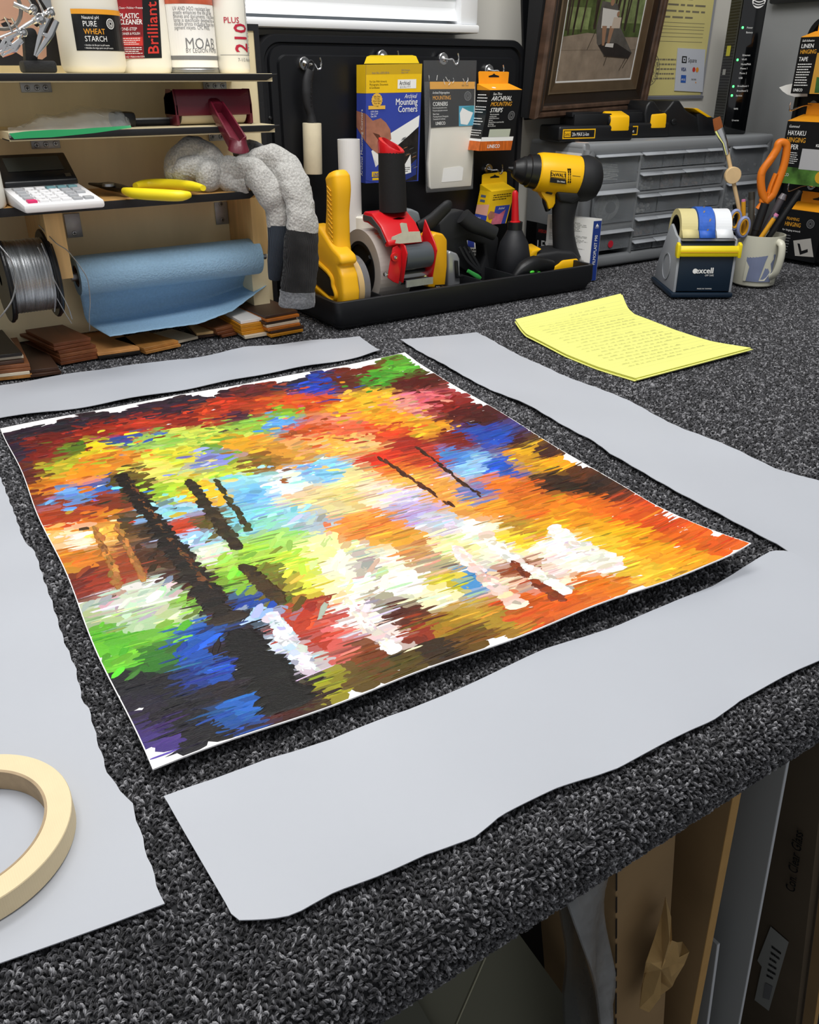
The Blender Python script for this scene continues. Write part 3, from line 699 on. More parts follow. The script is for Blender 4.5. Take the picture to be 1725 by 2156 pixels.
for i in range(nw):
    x = .004+(W_-.004)*i/nw; pr += [(x, Rf*.80), (x+(W_-.004)/nw*.5, Rf*.80+.0007+.0004*math.sin(i*1.9))]
pr += [(W_, Rf*.8), (W_, .01)]
mb.lathe(pr, mat('wound_wire', 'd2d4d6', 0.36, 1.0, var=.25, vs=40, stretch=(9, .5, .5)), (fl.x, SY, fz), (1, 0, 0), 72, cap=False); obj('wire_winding', mb, t)
def wires(pp, r=.0006, lab=None):
    mb = MB(); mb.tube(smooth_path([PY(*q) for q in pp], 8), r, m_wire, 6); obj('loose_wire', mb, t, lab)
wires([(82, 474, 1.10), (97, 490, 1.09), (112, 506, 1.08), (122, 515, 1.075), (140, 526, 1.072), (155, 543, 1.07), (170, 563, 1.068), (183, 585, 1.066), (188, 610, 1.065), (190, 640, 1.066), (188, 665, 1.07), (189, 696, 1.08)])
wires([(87, 512, 1.055), (100, 545, 1.052), (108, 575, 1.052), (125, 610, 1.055), (143, 645, 1.06), (152, 672, 1.065)])
wires([(79, 520, 1.053), (98, 560, 1.052), (110, 600, 1.053), (116, 630, 1.056), (115, 656, 1.06)])
wires([(120, 628, 1.06), (135, 655, 1.062), (151, 681, 1.066)], .0005)
wires([(-12, 505, 1.05), (10, 530, 1.045), (24, 550, 1.043), (32, 575, 1.042), (33, 600, 1.042), (24, 635, 1.043), (0, 668, 1.046), (-14, 678, 1.05)], .0008)

# ================= WOOD SAMPLE SLATS =================
WC = dict(bk=('black_stained_wood', '17120f', .7), dk=('dark_brown_wood', '3f2a1f', .6), wn=('walnut_wood', '6b3c22', .6), rd=('red_brown_wood', '7a4a2c', .6), al=('alder_wood', 'c98f55', .75), ok=('oak_wood', 'a8743a', .55),
          mp=('whitewashed_wood', 'd8cbb4', .85), bi=('birch_wood', 'd9b27a', .85), wh=('white_painted_wood', 'e9e7e4', .9), am=('amber_wood', 'c9861c', .8), or_=('orange_wood', 'b8681e', .7))
WNM = dict(bk='black', dk='dark brown', wn='walnut brown', rd='red brown', al='light tan', ok='oak', mp='pale whitewashed', bi='pale birch', wh='white', am='amber', or_='orange brown')
ORD = ['bottom', 'second from the bottom', 'third from the bottom', 'fourth from the bottom', 'fifth from the bottom', 'sixth from the bottom', 'top']
def stack(pl, pr, cols, where, depth=.15, tk=.0040, skew=0.04, seed=0, shift=.003, order=None):
    R = random.Random(seed); a = PZ(*pl, .003); b = PZ(*pr, .003); W = (b-a).length; ang0 = math.atan2(b.y-a.y, b.x-a.x); z = .0042
    for i, c in enumerate(cols):
        nm, hx, dk = WC[c]; m = wood(nm, hx, dk, 45, .45)
        ang = ang0+R.uniform(-.05, .05); x = V((math.cos(ang), math.sin(ang), 0)); y = V((-math.sin(ang)+skew, math.cos(ang), 0)).normalized()
        o = a+x*R.uniform(-shift, shift)+y*(R.uniform(-shift, shift)*1.2+.002*i); o.z = z
        mb = MB(); mb.prism([o, o+x*W, o+x*W+y*depth, o+y*depth], (0, 0, tk-.0003), m, bev=.0003, seg=1)
        n = len(cols); pos = 'only' if n == 1 else ('top' if i == n-1 else ORD[i].replace(' from the bottom', ' up'))
        lb = f'{WNM[c]} wood sample slat, {pos} of the {where}' if n > 1 else f'{WNM[c]} wood sample slat {where}'
        single('wood_slat', mb, lb, 'wood sample', 'wood sample slats in front of the shelf unit'); z += tk
stack((-12, 806), (66, 797), ['ok', 'mp', 'rd', 'rd', 'dk', 'mp', 'bk'], 'leftmost stack', seed=1, skew=-.15, tk=.0042)
stack((60, 797), (124, 789), ['dk', 'dk'], 'low pair right of the leftmost stack', seed=2, skew=-.15, depth=.18)
stack((128, 771), (205, 756), ['wn', 'wn', 'rd', 'wn', 'wn', 'wn'], 'thick stack under the wire spool', seed=3, skew=-.10, tk=.0042, depth=.12)
stack((213, 758), (300, 745), ['bk', 'al'], 'pair under the blue roll', seed=4, skew=-.08, depth=.11)
stack((308, 749), (382, 733), ['ok', 'ok'], 'oak pair under the blue sheet', seed=5, skew=-.1, depth=.07)
stack((368, 727), (416, 716), ['mp'], 'lying flat right of the oak pair', seed=6, skew=-.05, depth=.06)
stack((415, 715), (465, 708), ['dk', 'bi'], 'pale pair in the middle of the row', seed=7, depth=.06)
stack((463, 713), (513, 702), ['wn', 'wn', 'rd'], 'small stack left of the white-topped one', seed=8, depth=.07)
stack((516, 715), (570, 706), ['mp', 'am', 'am', 'am', 'wh'], 'white-topped stack', seed=9, tk=.0046, depth=.10)
stack((572, 713), (640, 700), ['am', 'dk', 'or_', 'mp', 'dk', 'or_', 'dk'], 'tall stack beside the black organiser tray', seed=10, depth=.13)

# ================= ON THE TOP SHELF =================
TY = 1.125
def px2(x, y=TY, py=148): return PY(x, py, y).x
# photo print leaning at the back
m_skin = mat('print_skin', 'b58d78', .4, var=.08, vs=25); m_hair = mat('print_black', '17161a', .4); m_bg = mat('print_grey', '8d939c', .4, var=.2, vs=12)
pl = Pl((0.15, 1.175, z1t), 0)
mb = MB(); f = qbox(mb, pl, [(-60, 138), (141, 138), (112, -60), (-60, -60)], .0012, K['paper']); f.rect(0, 0, 1, 1, m_hair); PP = lambda x, y: ((x+60)/190, (138-y)/198)
f.poly([PP(-40, 20), PP(-40, -58), PP(52, -58), PP(58, -10), PP(88, 50), PP(93, 85), PP(90, 118), PP(80, 125), PP(40, 118), PP(8, 95)][::-1], m_skin, 2)
f.poly([PP(88, -10), PP(100, -55), PP(115, -55), PP(120, 30), PP(128, 60)][::-1], m_bg, 2)
f.poly([PP(0, 48), PP(12, 43), PP(24, 47), PP(16, 55), PP(6, 57)][::-1], m_hair, 3); f.poly([PP(-2, 42), PP(10, 36), PP(26, 40), PP(10, 40)][::-1], mat('print_brow', '4a352c', .5), 3)
single('portrait_print', mb, 'glossy portrait print of a dark-haired face leaning on the top shelf', 'photo print')
# bottles
m_hdpe = mat('white_bottle', 'e9e6db', 0.4, spec=.4, var=.02, vs=15); m_lab_b = mat('label_black', '111214', .35); m_amb = mat('label_amber', 'e9a02c', .4)
m_redp = mat('red_print', 'c7342c', .4); m_darkred = mat('dark_red_print', '8c1a20', .4, var=.4, vs=30)
def seal(f, u, v, r, m, lay=3):
    f.ringd(u, v, r*.86, r, m, lay); f.ringd(u, v, r*.50, r*.58, m, lay); f.text('Q', u-.28*r*f.h/f.w*1.5, v-.32*r, r*1.0, m, lay=lay)
    for k in range(16): a = 2*PI*k/16; f.disc(u+.72*r*f.h/f.w*math.cos(a), v+.72*r*math.sin(a), r*.07, m, lay, 6)
xa, xc = px2(134), px2(264); r = (xc-xa)/2*1.02; c = V(((xa+xc)/2, TY, z1t))
t = thing('starch_bottle', 'white bottle of wheat starch with a black and amber label on the top shelf', 'bottle', c)
mb = MB(); mb.lathe([(0, r*.86), (.002, r*.93), (.008, r), (.10, r*.98), (.125, r*.94), (.140, r*.7), (.150, .020), (.158, .019)], m_hdpe, c, n=48); obj('body', mb, t)
mb = MB(); mb.lathe([(.156, .021), (.176, .021), (.178, .019)], K['white'], c, n=32); obj('cap', mb, t)
def angs(c, r, px0, px1, py):
    def a(px):
        best = min(range(-90, 91), key=lambda k: abs(px-proj_x(V((c.x+r*math.sin(math.radians(k)), c.y-r*math.cos(math.radians(k)), PY(px, py, c.y-r*.8).z))))); return best
    return a(px0), a(px1)
def proj_x(p): v = p-CP; return CX+F*v.dot(rt)/v.dot(fw)
def PR(p): v = V(p)-CP; return CX+F*v.dot(rt)/v.dot(fw), CY-F*v.dot(upv)/v.dot(fw)
a0, a1 = angs(c, r, 155, 259, 60); zl, zh = PY(200, 107, TY-r*.8).z, PY(200, 20, TY-r*.8).z
mb = MB(); f = Cyl(c, r*1.002, zl, zh, a0, a1, mb); f.rect(0, 0, 1, 1, m_lab_b, 1, 20); f.rect(0, .88, 1, 1, m_amb, 2, 20)
f.text('Neutral pH', .15, .76, .115, K['inkwhite'], sx=.85); f.text('PURE', .15, .585, .19, K['inkwhite'], sx=.85); f.text('WHEAT', .15, .40, .19, m_amb, sx=.85, bold=.02); f.text('STARCH', .15, .225, .19, K['inkwhite'], sx=.85)
f.text('• Amidon de ble pur au pH neutre', .13, .115, .062, K['inkwhite'], sx=.8); f.text('• Almidon de trigo puro con pH neutro', .13, .045, .062, K['inkwhite'], sx=.8)
seal(f, (angs(c, r, 233, 259, 60)[0]-a0)/(a1-a0), .66, .13, K['inkwhite']); obj('label', mb, t, 'black label with an amber top band')
# plastic cleaner
TY2 = 1.15
xa, xc = px2(240, TY2), px2(361, TY2); c = V(((xa+xc)/2, TY2, z1t)); hw = (xc-xa)/2
t = thing('polish_bottle', 'white flat bottle of plastic cleaner with a dark label and red lettering', 'bottle', c)
mb = MB()
def rrect(cx, cy, hx, hy, rr, z, n=6):
    P = []
    for qx, qy, a0_ in ((1, 1, 0), (-1, 1, 90), (-1, -1, 180), (1, -1, 270)):
        for k in range(n+1): a = math.radians(a0_+90*k/n); P.append(V((cx+qx*(hx-rr)+rr*math.cos(a), cy+qy*(hy-rr)+rr*math.sin(a), z)))
    return P
def loft(mb, rings, m, cap=True):
    n = len(rings[0]); vs = [p for r_ in rings for p in r_]; fs = []
    for i in range(len(rings)-1):
        for k in range(n): k2 = (k+1) % n; fs.append([i*n+k, i*n+k2, (i+1)*n+k2, (i+1)*n+k])
    if cap: fs += [list(range(n))[::-1], [(len(rings)-1)*n+k for k in range(n)]]
    mb.add(vs, fs, m, True); return mb
hd = .024
loft(mb, [rrect(c.x, c.y, hw*s, hd*s, .018*s, z1t+z) for z, s in ((0, .90), (.002, .96), (.008, 1), (.12, .99), (.140, .9), (.155, .55), (.163, .38), (.17, .37))], m_hdpe); obj('body', mb, t)
mb = MB(); mb.lathe([(.168, .016), (.188, .016), (.19, .014)], K['red'], c, n=28); obj('cap', mb, t)
mb = MB(); yf = TY2-hd-.0003; P = lambda x, y: PY(x, y, yf)
f = Face(P(240, 124), P(341, 122), P(331, -60), P(240, -60), mb=mb); f.rect(0, 0, 1, 1, m_lab_b); f.rect(0, 0, .62, 1, m_darkred, 2)
f.text('Brilliant', .93, .04, .20, m_redp, rot=90, sx=1.0, lay=3, bold=.03)
f.text('Cleans • Polishes • Protects', .10, .58, .036, K['inkwhite'], lay=3, sx=.8); f.text('PLASTIC', .10, .47, .085, K['inkwhite'], lay=3, sx=.85, bold=.03); f.text('CLEANER', .10, .40, .085, K['inkwhite'], lay=3, sx=.85, bold=.03)
f.text('ONE-STEP', .14, .33, .052, K['inkwhite'], lay=3, sx=.9); f.text('CLEANER & POLISH', .10, .28, .042, K['inkwhite'], lay=3, sx=.75); f.rect(.14, .15, .60, .255, m_redp, 3); f.small(.18, .16, .56, .25, 4, K['inkwhite'], 4)
f.small(.14, .05, .60, .14, 4, K['inkwhite'], 4, seed=4); f.text('(240 mL) • Made in the U.S.A.', .16, .012, .030, K['inkwhite'], lay=3, sx=.8); obj('label', mb, t, 'black and dark red label')
# spray can
xa, xc = px2(357, 1.14), px2(457, 1.14); r = (xc-xa)/2*1.0; c = V(((xa+xc)/2, 1.14, z1t))
t = thing('spray_can', 'white aerosol spray can with grey lettering between the polish bottle and the slim bottle', 'spray can', c)
mb = MB(); mb.lathe([(0, r*.96), (.001, r*1.01), (.004, r*1.01), (.005, r*.98), (.15, r*.98), (.158, r*.9), (.165, r*.5)], K['steel'], c, n=48); obj('body', mb, t)
mb = MB(); mb.lathe([(.165, .010), (.195, .010), (.197, .008)], K['white'], c, n=24); obj('cap', mb, t)
a0, a1 = angs(c, r, 362, 452, 90); zl, zh = z1t+.0065, z1t+.148
mb = MB(); f = Cyl(c, r*.985, zl, zh, -75, 100, mb); f.rect(0, 0, 1, 1, K['paper'], 1, 24)
hh = lambda py: (PY(405, py, 1.11).z-zl)/(zh-zl)
f.rect(0, hh(126), 1, hh(117), K['grey_ink'], 2, 24); f.rect(0, hh(8), 1, 1, mat('rust_print', 'b5543a', .4, var=.35, vs=40), 2, 24)
u0 = (a0+75)/175; u1 = (a1+75)/175; uu = lambda s: u0+(u1-u0)*s
am = (angs(c, r, 389, 446, 90)[0]+75)/175; al_ = (angs(c, r, 371, 446, 90)[0]+75)/175; f.text('MOAB', am, hh(103), .120, K['grey_ink'], sx=.86); f.text('BY LEGION PAPER', am, hh(111), .047, K['grey_ink'], sx=.84)
for i, s in enumerate(['UV AND H2O resistant layer', 'greatly enhances the life of digi', 'phones and documents. This solvent', 'spray is specifically designed for wat', 'soluble prints including most dye or', 'pigment inkjets. CFC FREE.']): f.text(s, al_, hh(22+8*i), .042, K['grey_ink'], sx=.70)
obj('label', mb, t)
# slim tube bottle
xa, xc = px2(458, 1.135), px2(525, 1.135); r = (xc-xa)/2*.98; c = V(((xa+xc)/2, 1.135, z1t))
t = thing('scratch_remover_bottle', 'slim white bottle with red numerals at the right end of the top shelf', 'bottle', c)
mb = MB(); mb.lathe([(0, r*.9), (.002, r*.97), (.006, r), (.13, r), (.145, r*.6), (.15, .012)], m_hdpe, c, n=36); obj('body', mb, t)
mb = MB(); mb.lathe([(.149, .0125), (.17, .011), (.172, .009)], K['red'], c, n=24); obj('cap', mb, t)
m_navy = mat('navy_print', '38408c', .5); m_crim = mat('crimson_print', 'b8203c', .5)
a0, a1 = angs(c, r, 462, 522, 90); zl = z1t; zh = z1t+.13; mb = MB(); f = Cyl(c, r*1.002, zl, zh, a0, a1, mb); hh = lambda py: (PY(490, py, 1.11).z-zl)/(zh-zl)
f.rect(0, hh(116), 1, hh(115), K['grey_ink'], 1, 12); f.rect(.76, hh(115), .775, 1, K['grey_ink'], 1)
f.text('210', .72, hh(111), .205, m_crim, rot=90, sx=.80, bold=.04); f.text('PLUS', .16, hh(48), .070, m_crim, bold=.02); f.text('plastic scratch remover', .95, hh(113), .085, m_navy, rot=90, sx=1.05, bold=.02); f.text('7-1/2 fluid oz', .42, hh(129), .040, K['grey_ink']); obj('label', mb, t)

# helping hands with clips
hp = PZ(85, 146, z1t) if False else PY(105, 147, 1.10)
t = thing('helping_hands', 'soldering helping-hands stand with silver alligator clips on the top shelf', 'clamp stand', (hp.x, 1.10, z1t))
m_cast = mat('cast_iron', '1b1c1e', .7, bump=.5, bs=400); y = 1.10
a = PY(52, 149, 1.10); b = PY(123, 149, 1.085)
mb = MB(); mb.box((PY(52, 149, 1.12).x, 1.105, z1t), (PY(95, 149, 1.12).x, 1.135, z1t+.012), m_cast, bev=.002); mb.box((PY(51, 149, 1.088).x, 1.085, z1t), (PY(121, 149, 1.088).x, 1.112, z1t+.012), m_cast, bev=.003)
mb.prism([PY(*q, 1.09) for q in [(54, 134), (80, 134), (82, 80), (76, 62), (66, 57), (55, 60), (50, 70)]], (0, .014, 0), m_cast, bev=.003); obj('base', mb, t)
ar = MB(); S_ = K['chrome']; T = lambda x, y_, d=1.08: PY(x, y_, d)
ar.cyl(T(0, 80), T(42, 62), .0018, S_); ar.cyl(T(42, 62), T(97, 27), .0022, S_); ar.cyl(T(97, 27), T(112, 18), .002, S_); ar.cyl(T(28, 8), T(75, 28), .0028, S_); obj('arm', ar, t)
for q, d in (((82, 42), .0058), ((46, 70), .0045), ((104, 28), .0045), ((68, 20), .004)):
    m2 = MB(); c_ = T(*q, 1.077); m2.lathe([(-.005, d), (.004, d), (.005, d*.8)], S_, c_, (.25, -1, .2), 20); m2.cyl(c_+V((0, -.004, 0)), c_+V((0, -.011, .001)), d*.35, S_); obj('joint', m2, t)
for q in ((18, 50), (33, 52), (64, 6), (84, 10)):
    m2 = MB(); c_ = T(*q); m2.tube([c_+V((-.003, 0, .006)), c_, c_+V((.002, -.002, -.008))], [.0035, .002, .0015], S_, 8, b=[.001, .001, .0015]); obj('wing_nut', m2, t)
def clip(p, q):
    p, q = T(*p), T(*q); d = (q-p); n_ = d.cross(V((0, 1, 0))).normalized(); m2 = MB()
    for s in (1, -1):
        m2.tube([p+n_*.004*s, p+d*.35+n_*.0045*s, p+d*.6+n_*.003*s, q+n_*.0006*s], [.003, .0035, .003, .0012], S_, 8, up=(0, 1, 0), b=[.0012, .0015, .0015, .001])
    m2.cyl(p+d*.45+V((0, -.005, 0)), p+d*.45+V((0, .005, 0)), .002, S_); obj('alligator_clip', m2, t)
clip((112, 38), (74, 118)); clip((40, 76), (-6, 112)); clip((32, 84), (4, 118))
mb = MB(); cc = T(-2, 12); mb.tube([cc+V((math.cos(a)*.021, 0, math.sin(a)*.021)) for a in np.linspace(0, 2*PI, 30)[:-1]], .002, mat('magnifier_rim', '77736c', .4, .6), 8, up=(0, 1, 0), closed=True); obj('magnifier_ring', mb, t)

# ================= ON THE MIDDLE SHELF =================
m_mar = mat('maroon_plastic', '5e1526', .35, bump=.12, bs=600, coat=.2)
Yb = 1.10
t = thing('brayer', 'maroon wide hand roller with an open handle hanging over the middle shelf edge', 'roller', (PY(450, 262, Yb).x, Yb, z2t))
a = PY(372, 252, Yb); b = PY(533, 245, Yb); zt = PY(450, 194, Yb).z; zm = PY(450, 243, Yb).z
pr = [(0, 0), (0, .012), (.004, .030), (.010, zt-zm-.002), (.030, zt-zm), (.040, .02), (.042, 0), (.038, 0), (.034, .018), (.028, .028), (.012, .028), (.006, .012), (.004, 0)]
mb = MB(); mb.prism([V((a.x, Yb+p, zm+q)) for p, q in pr], (b.x-a.x, 0, 0), m_mar, bev=.0015, ang=50)
for x in (a.x, b.x-.004): mb.prism([V((x, Yb+p, zm+q)) for p, q in [(0, -.010), (0, .012), (.004, .03), (.010, zt-zm-.002), (.030, zt-zm), (.040, .02), (.038, -.010), (.02, -.014)]], (.004, 0, 0), m_mar, bev=.001)
obj('housing', mb, t)
mb = MB(); mb.cyl((a.x+.008, Yb+.018, z2t+.0185), (b.x-.008, Yb+.018, z2t+.0185), .018, mat('cream_roller', 'cfc5ae', .6)); obj('roller', mb, t)
h0 = PY(455, 225, Yb-.004); h1 = PY(500, 300, FY-.035)
d = h1-h0; sd = V((1, 0, 0)); mb = MB(); path = []
for k in range(13): a_ = PI*k/12; path.append(h1+sd*.0095*math.cos(a_)+d.normalized()*.010*math.sin(a_))
P_ = [h0+sd*.0065, h0+d*.3+sd*.008]+path+[h0+d*.3-sd*.008, h0-sd*.0065]
mb.tube(P_, .0016, m_mar, 8, up=(0, .5, 1), b=.008, sq=.5); mb.prism([h0+sd*.007-V((0, 0, .006)), h1+sd*.009-V((0, 0, .006)), h1-sd*.009-V((0, 0, .006)), h0-sd*.007-V((0, 0, .006))], (0, 0, .0015), m_mar); mb.tube([h0+V((0, .012, .004)), h0+d*.08], .0085, m_mar, 12, b=.008, sq=.6); obj('handle', mb, t)
# black rod clamp
t = thing('bar_clamp', 'slim black bar with a square end lying on the middle shelf behind the zip bag', 'clamp', (PY(350, 262, 1.13).x, 1.13, z2t))
mb = MB(); p, q = PY(275, 256, 1.13), PY(462, 252, 1.13); mb.box((p.x, 1.126, z2t), (q.x, 1.134, z2t+.007), K['satin'], bev=.001); mb.box((p.x, 1.127, z2t+.007), (q.x, 1.129, z2t+.009), K['steel']); obj('bar', mb, t)
mb = MB(); p, q = PY(238, 256, 1.12), PY(283, 252, 1.12); mb.box((p.x, 1.11, z2t), (q.x, 1.14, z2t+.0165), K['black'], bev=.004); obj('jaw', mb, t)
# zip bag
t = thing('zip_bag', 'crumpled clear zip bag with a green zip band hanging over the middle shelf edge', 'plastic bag', (PY(140, 275, 1.08).x, 1.08, z2t))
m_bag = mat('clear_bag', 'dfe3e0', .16, alpha=.18, spec=.9, bump=.5, bs=60)
up_ = [(18, 276), (50, 268), (75, 240), (110, 245), (165, 222), (200, 228), (255, 233), (272, 262)]; lo_ = [(20, 290), (60, 288), (110, 284), (160, 280), (200, 279), (235, 274), (262, 270), (276, 267)]
g1 = [(19, 281), (60, 276), (110, 273), (160, 272), (200, 269), (235, 267), (262, 265), (275, 264)]; g2 = [(30, 293), (60, 291), (110, 289), (160, 284), (200, 280), (235, 275), (262, 271), (277, 269)]
n = 40; mb = MB(); vsx = []; mm = 12; R = random.Random(4)
for i in range(n):
    x = i/(n-1)*7; k = min(int(x), 6); f_ = x-k; A = [u_*(1-f_)+v_*f_ for u_, v_ in zip(up_[k], up_[k+1])]; B = [u_*(1-f_)+v_*f_ for u_, v_ in zip(lo_[k], lo_[k+1])]
    pa_ = PY(*A, 1.135); pb_ = PY(*B, 1.062)
    for j in range(mm):
        s = j/(mm-1); p = pa_*(1-s)+pb_*s; p.z = max(p.z+.006*math.sin(PI*s)+R.uniform(-.0015, .0015), z2t+.001 if p.y > FY else 0); vsx.append(p)
mb.add(vsx, [[i*mm+j, (i+1)*mm+j, (i+1)*mm+j+1, i*mm+j+1] for i in range(n-1) for j in range(mm-1)], m_bag, True); obj('film', mb, t)
mb = MB(); vsx = []
for i in range(n):
    x = i/(n-1)*7; k = min(int(x), 6); f_ = x-k; A = [u_*(1-f_)+v_*f_ for u_, v_ in zip(g1[k], g1[k+1])]; B = [u_*(1-f_)+v_*f_ for u_, v_ in zip(g2[k], g2[k+1])]
    vsx += [PY(*A, 1.0625), PY(*B, 1.0615), PY(*B, 1.0635), PY(*A, 1.0645)]
mb.add(vsx, [[i*4+j, (i+1)*4+j, (i+1)*4+(j+1) % 4, i*4+(j+1) % 4] for i in range(n-1) for j in range(4)], mat('green_zip', '1f8f55', .3, coat=.3), True); obj('zip_band', mb, t, 'green zip band')

# ================= ON THE BOTTOM SHELF =================
m_calcw = mat('calculator_white', 'e4e4e6', .4); m_calcb = mat('calculator_black', '1c1d1f', .3); m_lcd = mat('display_grey', '3b3f3c', .25)
m_k1 = mat('key_white', 'e9e9ea', .4); m_k2 = mat('key_grey', 'a9abae', .4); m_k3 = mat('key_teal', '6f9aa0', .4); m_k4 = mat('key_pink', 'd8306a', .4)
z = z3t+.004
fl_, fr_, br_, bl_ = PZ(50, 437, z+.003), PZ(221, 424, z+.003), PZ(185, 388, z+.008), PZ(14, 398, z+.008)
ex = (fr_-fl_); ex.z = 0; W = ex.length; ex.normalize(); ey = V((-ex.y, ex.x, 0)); Lc = min(.11, ((bl_-fl_).dot(ey)+(br_-fr_).dot(ey))/2)
t = thing('calculator', 'desk calculator with a white keypad and raised black display on the bottom shelf', 'calculator', fl_+ex*W/2+ey*.03-V((0, 0, .003)))
o_ = V((fl_.x, fl_.y, z3t)); Q = lambda u, v, h: o_+ex*u+ey*v+V((0, 0, h))
mb = MB(); mb.prism([Q(0, 0, .0005), Q(0, 0, .009), Q(0, Lc, .020), Q(0, Lc, .0005)], ex*W, m_calcw, bev=.003); obj('body', mb, t)
sl = .011/Lc
mb = MB(); mb.prism([Q(.002, Lc*.80, .009+sl*Lc*.8), Q(.002, Lc*.80, .015+sl*Lc*.8), Q(.002, Lc+.02, .050), Q(.002, Lc+.026, .046), Q(.002, Lc*1.02, .012)], ex*(W-.004), m_calcb, bev=.002)
dv = (Q(0, Lc+.02, .050)-Q(0, Lc*.80, .015+sl*Lc*.8)); b0 = Q(.002, Lc*.80, .015+sl*Lc*.8)
ff = Face(b0, b0+ex*(W-.004), b0+ex*(W-.004)+dv, b0+dv, mb=mb); ff.rect(.12, .35, .88, .85, m_lcd, 3); ff.rect(.85, .08, .93, .2, K['steel'], 3); hs = obj('display_housing', mb, t, 'black raised display housing')
cols_, rows_ = 6, 5
for r_ in range(rows_):
    for c_ in range(cols_):
        u = W*.08+W*.84*c_/cols_; v = Lc*.06+Lc*.70*r_/rows_; wk = W*.84/cols_*.82; lk = Lc*.70/rows_*.76; h = .009+sl*v
        m = m_k4 if (r_ == 0 and c_ == 0) else (m_k3 if (r_ == 4 and c_ > 2) else (m_k2 if (c_ in (0, 5) or c_ == 4) else m_k1))
        if r_ == 1 and c_ == 5: continue
        mb = MB(); mb.box((-wk/2, -lk/2, 0), (wk/2, lk/2, .0035), m, Matrix.Translation(Q(u+wk/2, v+lk/2, h-.0005)) @ Matrix(((ex.x, ey.x, 0), (ex.y, ey.y, 0), (0, 0, 1))).to_4x4(), bev=.0008)
        c0 = Q(u, v, h+.0032); g = Face(c0, c0+ex*wk, c0+ex*wk+ey*lk, c0+ey*lk, mb=mb)
        lbl = [['', '0', '00', '.', '=', ''], ['', '1', '2', '3', '+', ''], ['', '4', '5', '6', '-', ''], ['', '7', '8', '9', '', ''], ['', '', '', '', '', '']][r_][c_]
        if lbl: g.text(lbl, .5, .25, .6, K['grey_ink'], 'c')
        obj('key', mb, t, {m_k4: 'pink clear key', m_k3: 'teal key', m_k2: 'grey key'}.get(m))
# pliers
t = thing('pliers', 'needle-nose pliers with yellow dipped handles on the bottom shelf', 'pliers', PZ(300, 400, z3t+.004))
m_py = mat('dipped_yellow', 'f3dc22', .38)
zz = z3t+.009
H1 = [(262, 402), (285, 407), (330, 410), (375, 412), (399, 410)]; H2 = [(285, 392), (310, 388), (350, 388), (395, 391), (428, 396)]
for Hh, dz in ((H1, 0), (H2, .001)):
    mb = MB(); P_ = smooth_path([PZ(a, b, zz+dz) for a, b in Hh], 4); n = len(P_); mb.tube(P_, lerps([.004, .0062, .0075, .0078, .007, .004], n), m_py, 12, b=lerps([.004, .006, .0065, .0065, .006, .0035], n)); obj('handle', mb, t)
mb = MB(); m_pl = mat('plier_steel', '3c3b39', .35, .9)
P_ = [PZ(a, b, zz) for a, b in [(268, 400), (250, 396), (230, 392), (210, 390), (188, 387)]]; mb.tube(P_, [.006, .008, .009, .0045, .0015], m_pl, 10, b=[.004, .005, .005, .003, .0015])
mb.lathe([(0, .0075), (.003, .007), (.0035, .004)], K['steel'], PZ(229, 392, zz+.003), (0, 0, 1), 20); obj('jaws', mb, t)
# white jar at the frame's edge
c = V((PY(12, 420, 1.09).x-.03, 1.09, z3t)); t = thing('white_jar', 'white plastic jar at the far left end of the bottom shelf', 'jar', c)
mb = MB(); mb.lathe([(0, .028), (.003, .030), (.042, .030), (.048, .026)], m_hdpe, c, n=36); obj('body', mb, t); mb = MB(); mb.lathe([(.047, .028), (.056, .028), (.058, .026)], K['white'], c, n=36); obj('lid', mb, t)

# ================= KNOTTED SOCKS =================
m_knit = mat('grey_knit', 'adaca8', .9, var=.28, vs=500, kind='voronoi', bump=.9, bs=300, sheen=.3)
m_knitd = mat('dark_grey_knit', '64666a', .9, var=.35, vs=420, kind='voronoi', bump=.9, bs=260, sheen=.3); m_knitb = mat('black_knit', '141416', .95, kind='wave', bump=.9, bs=220, sheen=.08); m_knits = mat('slate_knit', '39414c', .95, kind='wave', bump=.9, bs=220)
def knit(mb, pp, rr, m, sq=.9, flat=.75, n=22):
    P_ = smooth_path([PY(*q) for q in pp], 9); k = len(P_); R_ = lerps(rr, k); mb.tube(P_, R_, m, n+14, up=(0, 1, .2), b=[x*flat for x in R_], sq=sq); return P_
fold = bpy.data.textures.new('knit_folds', 'CLOUDS'); fold.noise_scale = .022
def crumple(o, s=.008):
    md = o.modifiers.new('folds', 'DISPLACE'); md.texture = fold; md.strength = s; md.mid_level = .5; md.texture_coords = 'GLOBAL'; return o
so = thing('knotted_sock', 'light grey knitted sock with a black foot, knotted and hanging over the shelf end', 'sock', PY(600, 400, 1.04))
mb = MB()
knit(mb, [(372, 378, 1.12), (380, 345, 1.115), (410, 328, 1.11), (440, 332, 1.10), (462, 350, 1.095)], [.014, .020, .022, .018, .012], m_knit)
knit(mb, [(395, 385, 1.11), (392, 360, 1.105), (415, 350, 1.10), (440, 360, 1.10)], [.012, .018, .016, .012], m_knit)
mb.ball(PY(440, 371, 1.085), .0185, m_knit, (1.0, .8, .95), 24)
knit(mb, [(500, 335, 1.13), (530, 322, 1.13), (548, 330, 1.12)], [.014, .016, .012], m_knitd)
crumple(obj('knot', mb, so))
mb = MB()
knit(mb, [(560, 365, 1.085), (545, 345, 1.08), (570, 338, 1.07), (600, 352, 1.055), (618, 385, 1.04), (630, 425, 1.03), (636, 460, 1.025), (637, 488, 1.025)], [.010, .018, .020, .020, .019, .0195, .0205, .021], m_knit); crumple(obj('leg', mb, so))
